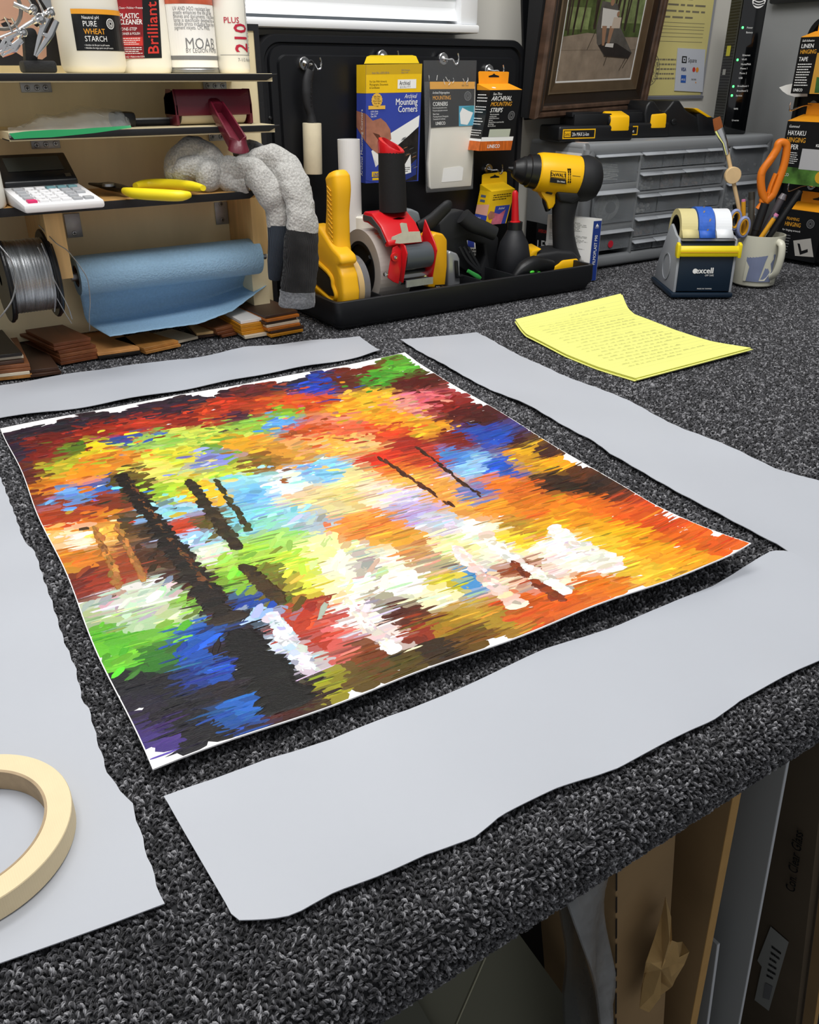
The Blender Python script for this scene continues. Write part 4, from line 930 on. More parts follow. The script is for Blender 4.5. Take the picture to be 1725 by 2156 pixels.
mb = MB(); knit(mb, [(637, 486, 1.025), (634, 520, 1.025), (632, 560, 1.027), (628, 600, 1.03), (626, 618, 1.03)], [.0212, .023, .024, .0245, .0245], m_knitb); crumple(obj('black_band', mb, so, 'black knitted band'), .007)
mb = MB(); knit(mb, [(626, 612, 1.03), (625, 630, 1.03), (624, 644, 1.03)], [.0255, .026, .025], m_knitd); crumple(obj('cuff', mb, so, 'dark grey cuff'), .006)
s2 = thing('knotted_sock', 'light grey knitted sock with a slate foot, hanging behind the black-footed one', 'sock', PY(570, 400, 1.06))
mb = MB()
knit(mb, [(520, 338, 1.10), (500, 352, 1.09), (480, 352, 1.085), (470, 372, 1.085), (495, 390, 1.08), (520, 388, 1.07)], [.010, .014, .014, .014, .012, .010], m_knit)
knit(mb, [(470, 350, 1.09), (500, 358, 1.08), (530, 362, 1.07), (555, 385, 1.055), (575, 420, 1.05), (585, 450, 1.05), (588, 478, 1.05)], [.010, .0165, .018, .0175, .017, .016, .0155], m_knit); crumple(obj('leg', mb, s2))
mb = MB(); knit(mb, [(588, 474, 1.05), (588, 510, 1.05), (583, 550, 1.055), (578, 588, 1.06)], [.0160, .015, .013, .008], m_knits); obj('foot', mb, s2, 'slate grey foot')
# ================= BLACK BOARD WITH HOOKS =================
BO = 1.262     # board face
def rr_xz(x0, x1, z0, z1, r, y, n=8):
    P = []
    for cx, cz, a0_ in ((x1-r, z1-r, 0), (x0+r, z1-r, 90), (x0+r, z0+r, 180), (x1-r, z0+r, 270)):
        for k in range(n+1): a = math.radians(a0_+90*k/n); P.append(V((cx+r*math.cos(a), y, cz+r*math.sin(a))))
    return P
bx0, bx1 = PY(548, 200, BO).x, PY(1105, 200, BO).x; bz1 = PY(850, 78, BO).z; bz0 = .008
bd = thing('magnetic_board', 'large black rounded metal tray used as a magnetic tool board on the back wall', 'board', ((bx0+bx1)/2, BO, bz0))
mb = MB(); rings = [rr_xz(bx0, bx1, bz0, bz1, .032, WY-.004), rr_xz(bx0, bx1, bz0, bz1, .032, BO+.003), rr_xz(bx0+.0015, bx1-.0015, bz0+.0015, bz1-.0015, .031, BO), rr_xz(bx0+.010, bx1-.010, bz0+.01, bz1-.010, .026, BO), rr_xz(bx0+.012, bx1-.012, bz0+.012, bz1-.012, .026, BO+.004),
         rr_xz(bx0+.016, bx1-.016, bz0+.016, bz1-.013, .024, BO+.004), rr_xz(bx0+.018, bx1-.017, bz0+.018, bz1-.015, .022, BO-.001), rr_xz(bx0+.029, bx1-.026, bz0+.03, bz1-.026, .014, BO-.001), rr_xz(bx0+.031, bx1-.028, bz0+.032, bz1-.028, .012, BO-.006)]
loft(mb, rings, K['satin']); obj('tray_body', mb, bd)
FB = BO-.006
def hook(px, py, label, hidden=False, side=1):
    c = PY(px, py, FB); t = thing('magnetic_hook', label, 'hook', (c.x, FB, c.z-.009), 'chrome magnetic hooks on the boards')
    mb = MB(); mb.lathe([(0, .0090), (.0045, .0090), (.0055, .0082), (.0055, .0045), (.0075, .0030), (.009, .0012)], K['chrome'], c, (0, -1, 0), 28); obj('magnet', mb, t)
    h = c+V((0, -.008, 0)); mb = MB(); mb.tube(smooth_path([h, h+V((.004*side, -.004, -.001)), h+V((.010*side, -.008, -.001)), h+V((.014*side, -.009, -.007)), h+V((.019*side, -.010, -.006)), h+V((.020*side, -.010, .002)), h+V((.0185*side, -.010, .008))], 5), .0014, K['chrome'], 8); obj('hook', mb, t)
    return h
hook(639, 134, 'chrome magnetic hook at the left carrying the hanging black-handled roller')
hook(803, 119, 'chrome magnetic hook peeking out above the yellow and blue carton')
hook(931, 124, 'chrome magnetic hook holding the clear hanging pouch')
hook(1027, 148, 'chrome magnetic hook holding the black and orange strips carton')
hook(1026, 356, 'chrome magnetic hook holding the small yellow carton')
# screw on the board rim
m2 = MB(); m2.lathe([(0, .003), (.0015, .002), (.002, 0)], K['black'], PY(569, 249, BO-.0005), (0, -1, 0), 12); obj('screw', m2, bd)

# hanging roller
t = thing('lint_roller', 'narrow cream roller with a black handle hanging from the left magnetic hook', 'roller', PY(657, 366, 1.235))
HYp = 1.236; mb = MB()
P_ = [PY(*q, HYp) for q in [(654, 148), (648, 170), (647, 195), (649, 220), (654, 240), (657, 258)]]; P_ = smooth_path(P_, 5)
mb.tube(P_, lerps([.0065, .0078, .0085, .0075, .006, .0075], len(P_)), K['rubber'], 16, up=(0, 1, 0), b=lerps([.003, .005, .0065, .006, .006, .0075], len(P_)))
obj('handle', mb, t)
mb = MB(); a_ = PY(655, 140, HYp); mb.tube([a_+V((math.cos(k)*.005, 0, math.sin(k)*.0075)) for k in np.linspace(0, 2*PI, 20)[:-1]], .0016, K['rubber'], 8, up=(0, 1, 0), closed=True); obj('hanging_loop', mb, t)
for k in range(7):
    c_ = PY(656, 168+9*k, HYp-.0075); m2 = MB(); m2.ball(c_, .0010, K['ink'], (1, .6, 1), 8); obj('grip_dimple', m2, t)
mb = MB(); p0, p1 = PY(657, 259, HYp), PY(659.5, 366, HYp); mb.lathe([(0, .004), (0, .0138), (.001, .0142), ((p1-p0).length-.001, .0142), ((p1-p0).length, .0138), ((p1-p0).length, .004)], mat('cream_silicone', 'd8cdb0', .6, var=.06, vs=60), p0, p1-p0, 32); obj('roller', mb, t)

# ---- mounting corners carton
BC = Pl((0.8, 1.215, 0), 0)
t = thing('mounting_corners_carton', 'tall yellow and blue carton with white lettering hanging on the board', 'carton', BC.p(825, 385))
mb = MB(); f = qbox(mb, BC, [(770, 386), (881, 381), (889, 134), (771, 136)], .028, K['card_blue'])
U = lambda px, py: ((px-(770+(771-770)*(386-py)/250))/((881-770)+7*(386-py)/250), (386-py)/250.)
yb = U(800, 194)[1]
f.rect(0, yb, 1, 1, K['card_yellow'], 1); f.rect(0, U(800, 156)[1], 1, 1, mat('carton_mustard', 'c9a31c', .45), 1.5)
f.text('Item No. L533-2016', .10, .925, .022, K['grey_ink'], lay=2); f.text('250 Corners', .62, .945, .018, K['grey_ink'], lay=2); f.text('Size 1-1/4"', .62, .925, .018, K['grey_ink'], lay=2)
f.text('For Use With Artwork,', .06, .855, .024, K['ink'], sx=.8); f.text('Photographs, Documents', .06, .83, .024, K['ink'], sx=.8); f.text('& Certificates', .06, .805, .024, K['ink'], sx=.8)
f.rect(.56, .80, .90, .875, K['inkwhite'], 2); f.text('Archival', .59, .83, .050, K['ink'], lay=3, sx=.72); f.text('Q U A L I T Y', .60, .807, .022, K['ink'], lay=3, sx=.9)
f.poly([(0, .03), (0, .30), (.30, .12), (.5, 0), (.2, 0)][::-1], K['card_blue'], 2)
f.poly([(.10, .28), (.34, .40), (.98, .575), (.97, .48), (.40, .24), (.18, .14)][::-1], K['inkwhite'], 2)
m_dph = mat('photo_dark', '25211f', .35, var=.5, vs=90)
f.poly([(.36, .235), (.97, .475), (.97, .01), (.62, 0), (.50, .16)][::-1], m_dph, 2.5)
R = random.Random(8)
for _ in range(16):
    u, v = R.uniform(.62, .93), R.uniform(.10, .38); f.poly([(u-.05, v-.006), (u+.03, v+.008), (u+.05, v+.016), (u-.01, v+.008)], R.choice([K['steel'], mat('photo_tan', '9a6a48', .4), K['grey_ink']]), 3.2)
f.poly([(.58, .03), (.95, .20), (.95, .06), (.70, 0)][::-1], mat('carton_navy', '27357c', .4), 3); f.poly([(.60, .05), (.83, .24), (.85, .08)][::-1], K['inkwhite'], 3.3); f.small(.66, .085, .83, .135, 3, K['ink'], 4)
sk = mat('photo_hand', 'a8705a', .4, var=.25, vs=60)
f.poly([(0, .60), (0, .36), (.10, .30), (.26, .24), (.30, .17), (.34, .24), (.37, .33), (.46, .38), (.44, .46), (.36, .52), (.26, .56), (.12, .54)][::-1], sk, 3)
f.poly([(.12, .44), (.28, .34), (.34, .33), (.24, .42)][::-1], mat('photo_hand_dark', '5f3526', .5), 3.5)
f.disc(.19, .71, .055, mat('seal_gold', 'e9b84a', .4), 4, 32, teeth=1); f.rect(.04, .635, .34, .665, mat('seal_gold', 'e9b84a', .4), 4)
for i, s in enumerate(['Safe, Easy', 'To Use,', "Won't Harm", 'Your Art']): f.text(s, .19, .735-.019*i, .020, K['ink'], 'c', lay=5, sx=.9)
for i, s in enumerate(['L533-2016', 'Size 1-1/4"', 'Qty 250']): f.text(s, .08, .61-.02*i, .020, K['inkwhite'], lay=5, sx=.9)
f.text('Archival', .92, .72, .052, K['inkwhite'], 'r', lay=3, slant=.25, sx=.78); f.text('Mounting', .93, .665, .078, K['inkwhite'], 'r', lay=3, sx=.82, bold=.02); f.text('Corners', .93, .605, .078, K['inkwhite'], 'r', lay=3, sx=.82, bold=.02)
f.rect(.11, .055, .36, .10, K['card_yellow'], 4); f.text('LINECO', .13, .062, .04, K['card_blue'], lay=5, sx=.75, bold=.03); f.rect(.12, .025, .36, .045, K['card_yellow'], 4)
obj('carton', mb, t)
mb = MB(); tl_, tr_ = BC.p(773, 134), BC.p(889, 133); fl = [tl_+V((0, .008, 0)), tr_+V((0, .008, 0)), BC.p(884, 118)+V((0, .010, 0)), BC.p(876, 116)+V((0, .010, 0)), BC.p(788, 116)+V((0, .010, 0)), BC.p(780, 119)+V((0, .010, 0))]
mb.prism(fl, (0, .0006, 0), mat('flap_yellow', 'f3cf1a', .45)); obj('top_flap', mb, t)
# side lettering: the left side of the carton
mb = MB(); sx_ = V((0, .028, 0)); g = Face(f.c[0]+sx_, f.c[0], f.c[3], f.c[3]+sx_, mb=mb)
g.rect(0, yb, 1, 1, K['card_yellow']); g.text('Archival Mounting Corners', .70, .06, .052, K['inkwhite'], rot=90, sx=1.0, lay=2); g.poly([(0, .62), (0, .48), (1, .36), (1, .60)][::-1], sk, 1.5); obj('side_print', mb, t)

# ---- clear pouch of corners
t = thing('poly_pouch', 'clear hanging pouch with a dark header card and white paper inside', 'packet', BC.p(948, 400))
PO = Pl((0.9, 1.238, 0), 0)
mb = MB(); q = [PO.p(*a) for a in [(897, 403), (996, 396), (1004, 127), (892, 127)]]; mb.prism(q, (0, .0004, 0), K['clear'])
q = [PO.p(*a, .010) for a in [(898, 406), (996, 398), (1003, 172), (894, 172)]]; mb.prism(q, (0, .0004, 0), K['clear']); obj('film', mb, t, 'clear plastic film')
mb = MB(); R = random.Random(2); 
for _ in range(9):
    x = R.uniform(900, 990); y_ = R.uniform(158, 168); mb.tube([PO.p(x, y_, .0108), PO.p(x+R.uniform(-4, 6), y_+6, .0108), PO.p(x+R.uniform(-3, 8), y_+11, .0108)], .0004, K['inkwhite'], 5)
obj('film_creases', mb, t)
mb = MB()
pp = [(900, 300), (897, 345), (899, 392), (902, 398), (988, 391), (992, 340), (996, 262), (996, 180), (905, 180), (903, 262)]
mb.prism([PO.p(*a) for a in pp], PO.n*.007, mat('tissue_white', 'ebe7dc', .6, var=.04, vs=15), bev=.002); obj('paper_bundle', mb, t)
mb = MB(); mb.prism([PO.p(*a, .0072) for a in [(930, 384), (973, 380), (976, 353), (968, 350), (934, 355)]], PO.n*.0004, K['paper']); obj('slip', mb, t)
mb = MB(); f = qbox(mb, PO, [(908, 269), (998, 264), (1000, 172), (905, 172)], .0006, m_lab_b, d=.0082)
f.rect(0, .84, 1, 1, K['gold'], 1); f.rect(.64, 0, 1, .46, mat('print_sky', '43a6c8', .4), 2); f.poly([(.68, .05), (.66, .3), (.72, .42), (.86, .34), (.97, .30), (.90, .12), (.84, .02)][::-1], K['inkwhite'], 3); f.poly([(.70, .42), (.98, .46), (.98, .30), (.86, .36)][::-1], mat('print_teal', '1f8f9c', .4), 2.6)
f.text('Archival Polypropylene', .05, .74, .075, K['inkwhite'], sx=.72, slant=.2); f.text('MOUNTING', .05, .61, .125, K['gold'], sx=.80, bold=.02); f.text('CORNERS', .05, .475, .125, K['inkwhite'], sx=.80, bold=.02)
f.text('•Case & strong polypropylene corners', .04, .42, .045, K['inkwhite'], sx=.62); f.text('•Transparent polypropylene construction', .04, .36, .045, K['inkwhite'], sx=.6)
f.text('Size 11/16', .70, .90, .05, K['ink']); f.text('Best Uses:', .05, .28, .055, K['inkwhite'], sx=.8); f.text('Mounting Artwork, Photographs,', .05, .225, .05, K['inkwhite'], sx=.7); f.text('Documents & Certificates', .05, .17, .05, K['inkwhite'], sx=.7)
f.text('LINECO', .10, .055, .10, K['inkwhite'], sx=.85, bold=.04); seal(f, .84, .68, .105, K['grey_ink']); obj('header_card', mb, t, 'dark printed header card')

# ---- strips carton
def hangbox(name, label, quad, side, tab, Yp, dp, m_front, m_top, cat='carton'):
    """carton with a hang tab; quad: front bl br tr tl px"""
    pl = Pl((.9, Yp, 0), 0); t = thing(name, label, cat, pl.p((quad[0][0]+quad[1][0])/2, quad[0][1]))
    mb = MB(); f = qbox(mb, pl, quad, dp, m_front)
    DZ = V((0, dp, .009)); top = Face(f.c[3], f.c[2], f.c[2]+DZ, f.c[3]+DZ, mb=mb); top.rect(0, 0, 1, 1, m_top); mb.prism([f.c[3], f.c[3]+DZ, f.c[3]+V((0, dp, 0))], f.c[2]-f.c[3], m_top)
    g = Face(f.c[0]+V((0, dp, 0)), f.c[0], f.c[3], f.c[3]+V((0, dp, 0)), mb=mb)
    m3 = MB(); tp = [pl.p(*a, -dp+.001) for a in tab]; zz_ = f.c[3].z+.006; sh_ = f.c[3].x+.003-tp[0].x; tp = [p+V((sh_, 0, 0)) for p in tp]; tp[0].z = zz_; tp[1].z = zz_; m3.prism(tp, (0, .0008, 0), m_top, bev=0)
    xs = sum(p.x for p in tp)/len(tp); zs_ = tp[2].z-.30*(tp[2].z-tp[0].z); yy = tp[0].y-.0003
    w_ = (tp[1].x-tp[0].x); m3.add([(xs-w_*.18, yy, zs_-.0015), (xs+w_*.18, yy, zs_-.0015), (xs+w_*.18, yy, zs_+.0005), (xs+w_*.05, yy, zs_+.0022), (xs, yy, zs_+.0042), (xs-w_*.05, yy, zs_+.0022), (xs-w_*.18, yy, zs_+.0005)], [list(range(7))], K['ink'])
    obj('hang_tab', m3, t); return t, mb, f, g, top
t, mb, f, g, top = hangbox('mounting_strips_carton', 'black and orange carton of mounting strips hanging at the right of the board', [(1009, 318), (1076, 316), (1100, 189), (1033, 190)], None, [(1012, 176), (1073, 171), (1075, 152), (1072, 151), (1014, 150), (1011, 152)], 1.200, .036, m_lab_b, K['orange_ink'])
m_ost = mat('orange_fabric_print', 'c8621c', .5, var=.3, vs=120, stretch=(4, 1, .3))
f.rect(0, 0, 1, .16, m_ost); f.rect(0, .16, 1, .23, K['inkwhite'], 1); f.rect(.20, .23, .86, .36, mat('strip_sample', 'b9bfae', .4), 2)
f.text('See-Thru', .10, .92, .06, K['inkwhite'], slant=.2, sx=.9); f.text('ARCHIVAL', .08, .83, .105, K['inkwhite'], slant=.2, sx=.92, bold=.02); f.text('MOUNTING', .08, .74, .10, K['gold'], slant=.2, sx=.88, bold=.02); f.text('STRIPS', .10, .64, .105, K['inkwhite'], slant=.2, sx=.92, bold=.02)
for i, (u_, s) in enumerate([(.12, '•Photo & memorabilia'), (.12, 'mounting system'), (.12, '•Cloth & photo corners'), (.12, 'Best uses'), (.12, 'Mounting Photos on panel sheet Pads'), (.12, 'Qty: 60 strips'), (.12, 'Size: 4 in (10.2 cm)')]): f.text(s, u_, .595-.032*i, .032, K['inkwhite'], sx=.72)
seal(f, .80, .58, .075, K['grey_ink']); f.text('LINECO', .22, .045, .085, K['inkwhite'], sx=.95, bold=.04, lay=2)
g.rect(0, 0, 1, .16, m_ost); g.rect(0, .16, 1, .20, K['inkwhite'])
for k, (a_, b_) in enumerate(((.80, .95), (.62, .75), (.42, .56), (.24, .36))): g.small(.15, a_, .95, b_, 3, K['inkwhite'], 2, seed=k, wt=.3)
top.disc(.25, .35, .10, K['inkwhite'], 2, 10); obj('carton', mb, t)
# ---- small carton
t, mb, f, g, top = hangbox('small_corners_carton', 'small yellow carton with a blue and pink print hanging low on the board', [(1022, 474), (1066, 470), (1085, 398), (1036, 404)], None, [(1018, 390), (1071, 384), (1071, 363), (1068, 361), (1023, 366), (1019, 369)], 1.205, .034, K['card_yellow'], K['card_yellow'])
f.rect(.30, 0, .95, .55, K['card_blue'], 1); f.poly([(.25, 0), (.30, .35), (.55, .30), (.80, .42), (.75, 0)][::-1], mat('print_pink', 'cf6f86', .4, var=.3, vs=80), 2); f.poly([(.02, .30), (.10, .42), (.30, .38), (.36, .20), (.12, .16)][::-1], sk, 2.5); f.text('Archival', .45, .44, .10, K['inkwhite'], lay=3, sx=.7, slant=.2); f.small(.1, .72, .9, .92, 3, K['ink'], 2)
g.poly([(0, .55), (1, .62), (1, .25), (0, .30)][::-1], mat('print_peach', 'e3a892', .4), 1); g.rect(0, 0, 1, .28, K['card_blue'], 1.5); g.text('Archival', .15, .14, .10, K['inkwhite'], lay=3, sx=.7, slant=.2); g.rect(.2, .80, .6, .87, mat('print_slate', '59647c', .4), 2); g.rect(.2, .66, .6, .73, mat('print_slate', '59647c', .4), 2); obj('carton', mb, t)

# ================= ORGANISER TRAY =================
ty0, ty1, tx0, tx1, tz = 1.048, 1.225, .560, 1.064, .045
tr_ = thing('organiser_tray', 'long black divided organiser tray holding tape guns and tools on the table', 'tray', ((tx0+tx1)/2, (ty0+ty1)/2, .0045))
m_tray = mat('tray_plastic', '1c1d20', .42, bump=.05, bs=900)
def rxy(x0, x1, y0, y1, r, z): return rrect((x0+x1)/2, (y0+y1)/2, (x1-x0)/2, (y1-y0)/2, r, z, 6)
mb = MB(); e = .008
loft(mb, [rxy(tx0+e, tx1-e, ty0+e, ty1-e, .008, .0045), rxy(tx0, tx1, ty0-.001, ty1, .010, .020), rxy(tx0, tx1, ty0, ty1, .010, tz-.001), rxy(tx0+.001, tx1-.001, ty0+.001, ty1-.001, .010, tz), rxy(tx0+.005, tx1-.005, ty0+.005, ty1-.005, .008, tz), rxy(tx0+.006, tx1-.006, ty0+.006, ty1-.006, .008, tz-.001), rxy(tx0+.006, tx1-.006, ty0+.006, ty1-.006, .008, .0075)], m_tray); obj('tub', mb, tr_)
divs = [.648, .760, .835, .905, .985]
for x in divs: obj('divider', MB().box((x, ty0+.005, .0075), (x+.003, ty1-.005, tz-.004), m_tray, bev=.0008), tr_)
obj('divider', MB().box((tx0+.006, 1.14, .0075), (divs[0], 1.143, tz-.004), m_tray, bev=.0008), tr_)
TZ = .0078

# ---- big yellow tape dispenser
m_y = K['yellow']; XD = .590
t = thing('tape_dispenser', 'big bright yellow hand tape dispenser with an upright ribbed handle at the tray end', 'tape dispenser', (XD, 1.10, TZ))
D_ = Pl((XD, 1.10, 0), -90)
prof_ = [(648, 478), (660, 481), (668, 490), (676, 482), (700, 478), (735, 520), (755, 540), (750, 548), (735, 552), (752, 575), (756, 610), (752, 640), (735, 641), (700, 632), (662, 605), (640, 585)]
# side profile in (y, z): y runs away from the camera
prf = [(1.205, .122), (1.195, .134), (1.178, .137), (1.165, .131), (1.152, .138), (1.122, .138), (1.085, .115), (1.062, .107), (1.057, .096), (1.067, .091), (1.058, .080), (1.053, .055), (1.057, .030), (1.075, .009), (1.11, .008), (1.20, .022), (1.21, .07)]
mb = MB(); mb.prism([V((XD-.014, a, b)) for a, b in prf], (.028, 0, 0), m_y, bev=.005, seg=3, ang=12); obj('body', mb, t)
hp_ = smooth_path([V((XD+.004, 1.106, .095)), V((XD+.006, 1.102, .125)), V((XD+.006, 1.098, .160)), V((XD+.007, 1.095, .190)), V((XD+.0075, 1.098, .205)), V((XD+.0075, 1.100, .212))], 5)
mb = MB(); mb.tube(hp_, lerps([.030, .019, .0165, .017, .0175, .012], len(hp_)), m_y, 20, up=(1, 0, 0), b=lerps([.018, .0145, .0135, .0145, .0145, .009], len(hp_)), sq=.6); 
hd_ = obj('handle', mb, t, 'upright ribbed yellow handle')
for k in range(13):
    z = .118+.0062*k; mb = MB(); mb.tube([V((XD-.0083, 1.090, z-.004)), V((XD-.0083, 1.101, z+.002))], .0006, m_y, 6); obj('grip_rib', mb, hd_)
mb = MB(); sl = [(1.200, .100), (1.098, .074), (1.084, .066), (1.077, .055), (1.082, .047), (1.095, .045), (1.200, .070)]
mb.prism([V((XD-.0156, a, b)) for a, b in sl], (.003, 0, 0), K['ink']); 
cc_ = V((XD-.018, 1.140, .073)); rim = [V((XD-.0150, cc_.y+(a-cc_.y)*1.05, b+(.005 if b > cc_.z else -.005))) for a, b in sl]
obj('black_slot', mb, t, 'black slot window'); mb = MB(); mb.tube(smooth_path(rim, 4), .0032, m_y, 8, up=(1, 0, 0)); obj('slot_rim', mb, t)
mb = MB(); mb.lathe([(0, .010), (0, .041), (.020, .041), (.020, .010)], mat('clear_wheel', 'c9ccd4', .12, trans=.75, alpha=.85), (XD+.0145, 1.100, .056), (1, 0, 0), 48, smooth=False); mb.lathe([(.001, .0413), (.010, .0413)], mat('tan_tape', 'c9ab74', .5), (XD+.0145, 1.100, .056), (1, 0, 0), 48); obj('tape_wheel', mb, t, 'clear tape wheel')
# ---- second yellow dispenser glimpsed behind
m2 = MB(); m2.prism([V((XD-.034, a, b)) for a, b in [(1.205, .02), (1.205, .125), (1.19, .138), (1.175, .134), (1.170, .11), (1.20, .05)]], (.016, 0, 0), m_y, bev=.004, seg=3); single('tape_dispenser', m2, 'second yellow tape dispenser, half hidden behind the hanging socks', 'tape dispenser')

# ---- white tubes behind
TYb = 1.19
c0 = PY(740, 480, TYb); zt = PY(740, 294, TYb-.01).z
t = thing('cardboard_tube', 'tall white paper tube standing in the tray behind the yellow dispenser', 'tube', (c0.x, TYb, TZ)); mb = MB(); rt_ = .0168
mb.lathe([(0, rt_), (zt-TZ, rt_), (zt-TZ, rt_-.0022), (zt-TZ-.06, rt_-.0022)], mat('tube_white', 'e6e6e4', .55, var=.03, vs=30, stretch=(1, 1, .3)), (c0.x, TYb, TZ), n=36, smooth=False, cap=False); obj('tube', mb, t)
mb = MB(); mb.lathe([(0, rt_-.0024), (.001, 0.0001)], mat('tube_dark_inside', '6a4a44', .8), (c0.x, TYb, zt-.02), n=24); obj('core', mb, t)
c1 = PY(768, 500, 1.175); z1_ = PY(768, 455, 1.17).z; mb = MB(); mb.lathe([(0, .016), (z1_-TZ-.002, .016), (z1_-TZ, .014)], m_hdpe, (c1.x, 1.175, TZ), n=30); single('film_roll', mb, 'short white plastic film roll right of the tall white tube', 'roll')

# ---- red tape gun
GY = 1.10
t = thing('tape_gun', 'red packing tape gun with a black foam handle and a wide clear tape roll', 'tape gun', (.735, GY, TZ))
rc = PY(770, 566, GY+.045); rcx0, rcx1 = PY(757, 560, GY+.04).x, PY(836, 560, GY+.04).x
rcen = V((rcx0, GY+.035, .068)); wdt = .056
m_ct = mat('clear_tape_roll', 'b4ada6', .28, coat=.4, alpha=1.0, var=.06, vs=20)
mb = MB(); mb.ring(rcen, (1, 0, 0), .040, .058, 0, wdt, m_ct, 56); tp_ = obj('tape_roll', mb, t, 'clear packing tape roll')
mb = MB(); mb.ring(rcen+V((-.001, 0, 0)), (1, 0, 0), .036, .041, 0, wdt+.002, K['black'], 48); mb.lathe([(.002, .010), (.002, .037), (.006, .037)], K['black'], rcen, (1, 0, 0), 36)
for k in range(3):
    a = 2*PI*k/3+.4; mb.tube([rcen+V((.0, math.cos(a)*.01, math.sin(a)*.01)), rcen+V((0, math.cos(a)*.037, math.sin(a)*.037))], .004, K['black'], 6)
mb.lathe([(-.004, .0105), (.008, .0105)], K['black'], rcen, (1, 0, 0), 24); obj('hub', mb, t)
g2 = Cyl((0, 0, 0), .05, 0, .1, 0, 10, None)
class RollFace(Face):
    def __init__(s, c, r, x0, x1, a0, a1, mb): s.cx = c; s.r = r; s.x0 = x0; s.x1 = x1; s.a0 = math.radians(a0); s.a1 = math.radians(a1); s.mb = mb; s.lay = 1; s.eps = .0002; s.w = x1-x0; s.h = r*(s.a1-s.a0)
    def pt(s, u, v, h=0):
        a = s.a0+(s.a1-s.a0)*v; return V((s.x0+(s.x1-s.x0)*u, s.cx.y-(s.r+h)*math.cos(a), s.cx.z+(s.r+h)*math.sin(a)))
mb = MB(); rf = RollFace(rcen, .0582, rcen.x+.012, rcen.x+.050, 35, 72, mb); m_faded = mat('faded_red_print', 'd07a68', .5)
rf.poly([(0, .95), (.02, .55), (.75, .25), (.80, .0), (1, .35), (1, .6)], m_faded); rf.text('LOADED', .12, .68, .17, K['inkwhite'], lay=2); rf.text('TAPE THIS', .14, .46, .15, K['inkwhite'], lay=2, sx=.8); obj('tape_print', mb, tp_, 'faded red arrow print')
m_red = K['red']
hx0, hx1 = PY(806, 480, GY-.020).x, PY(892, 480, GY-.034).x
hz = PY(835, 450, GY+.01).z
# housing: slopes from handle base forward and down to the roller
hpr = [(GY+.040, hz-.004), (GY+.034, hz+.004), (GY+.012, hz+.004), (GY-.014, hz-.010), (GY-.034, hz-.030), (GY-.036, hz-.036), (GY-.026, hz-.040), (GY-.006, hz-.020), (GY+.024, hz-.012), (GY+.038, hz-.012)]
mb = MB(); mb.prism([V((hx0, a, b)) for a, b in hpr], (hx1-hx0, 0, 0), m_red, bev=.003, seg=2, ang=20); ho = obj('housing', mb, t)
mb = MB(); sp = [(GY+.034, hz-.001), (GY+.010, hz-.001), (GY-.014, hz-.014), (GY-.030, hz-.031), (GY-.026, hz-.035), (GY-.006, hz-.017), (GY+.018, hz-.008), (GY+.032, hz-.009)]
mb.prism([V((hx0-.0012, a, b)) for a, b in sp], (.002, 0, 0), mat('grey_insert', '46474a', .6)); obj('side_insert', mb, ho, 'dark grey side insert')
# handle
hb = PY(828, 448, GY+.012); ht = PY(824, 318, GY+.016); mb = MB()
P_ = [hb+V((0, 0, -.006)), hb+V((0, 0, .002)), hb*.5+ht*.5, ht-V((0, 0, .002)), ht]; mb.tube(P_, [.0195, .0205, .0200, .0190, .0185], mat('foam_grip', '121214', .85, bump=.3, bs=700), 28, b=[.0195, .0205, .0200, .019, .0185]); obj('foam_grip', mb, t, 'black foam grip')
mb = MB(); rg = []
for k in range(24):
    a = 2*PI*k/24; rg.append((math.cos(a)*.0185, math.sin(a)*.0185))
cth = V((ht.x, ht.y, ht.z)); slope = lambda x, y: .006-.30*x+.38*y
R0 = [V((cth.x+x*1.02, cth.y+y*1.02, cth.z-.003)) for x, y in rg]; R1 = [V((cth.x+x*1.05, cth.y+y*1.05, cth.z+slope(x, y)*.7+.001)) for x, y in rg]; R2 = [V((cth.x+x*.98, cth.y+y*.98, cth.z+slope(x, y)+.003)) for x, y in rg]; R3 = [V((cth.x+x*.72, cth.y+y*.72, cth.z+slope(x, y)+.003)) for x, y in rg]; R4 = [V((cth.x+x*.66, cth.y+y*.66, cth.z-.008)) for x, y in rg]
loft(mb, [R0, R1, R2, R3, R4], m_red); obj('handle_cap', mb, t, 'red handle end ring')
# grey roller with plates
q0, q1 = PY(848, 545, GY-.035), PY(904, 538, GY-.035); mb = MB()
mb.lathe([(0, .0185), (q1.x-q0.x, .0185)], mat('grey_rubber_roller', '4c5258', .42), (q0.x, GY-.030, q0.z+.001), (1, 0, 0), 40); obj('pressure_roller', mb, t, 'grey pressure roller')
mb = MB(); PLt = Pl((.7, GY-.040, 0), 0); mb.prism([V((q0.x-.004, a, b)) for a, b in [(GY-.052, q0.z+.010), (GY-.046, q0.z+.021), (GY-.030, q0.z+.024), (GY-.012, q0.z+.018), (GY-.002, q0.z-.012), (GY-.010, q0.z-.030), (GY-.040, q0.z-.034)]], (.0025, 0, 0), m_red, bev=.001); 
pf_ = [PLt.p(*a) for a in [(817, 585), (820, 566), (828, 522), (838, 517), (846, 528), (846, 560), (840, 598), (829, 594)]]
mb.prism(pf_, (0, .0025, 0), m_red, bev=.001); sd = obj('side_plate', mb, t); mb = MB(); mb.prism([V((q1.x+.001, a, b)) for a, b in [(GY-.052, q0.z+.010), (GY-.046, q0.z+.021), (GY-.02, q0.z+.050), (GY-.002, q0.z-.012), (GY-.010, q0.z-.030), (GY-.040, q0.z-.034)]], (.0025, 0, 0), m_red, bev=.001)
obj('side_plate', mb, t)
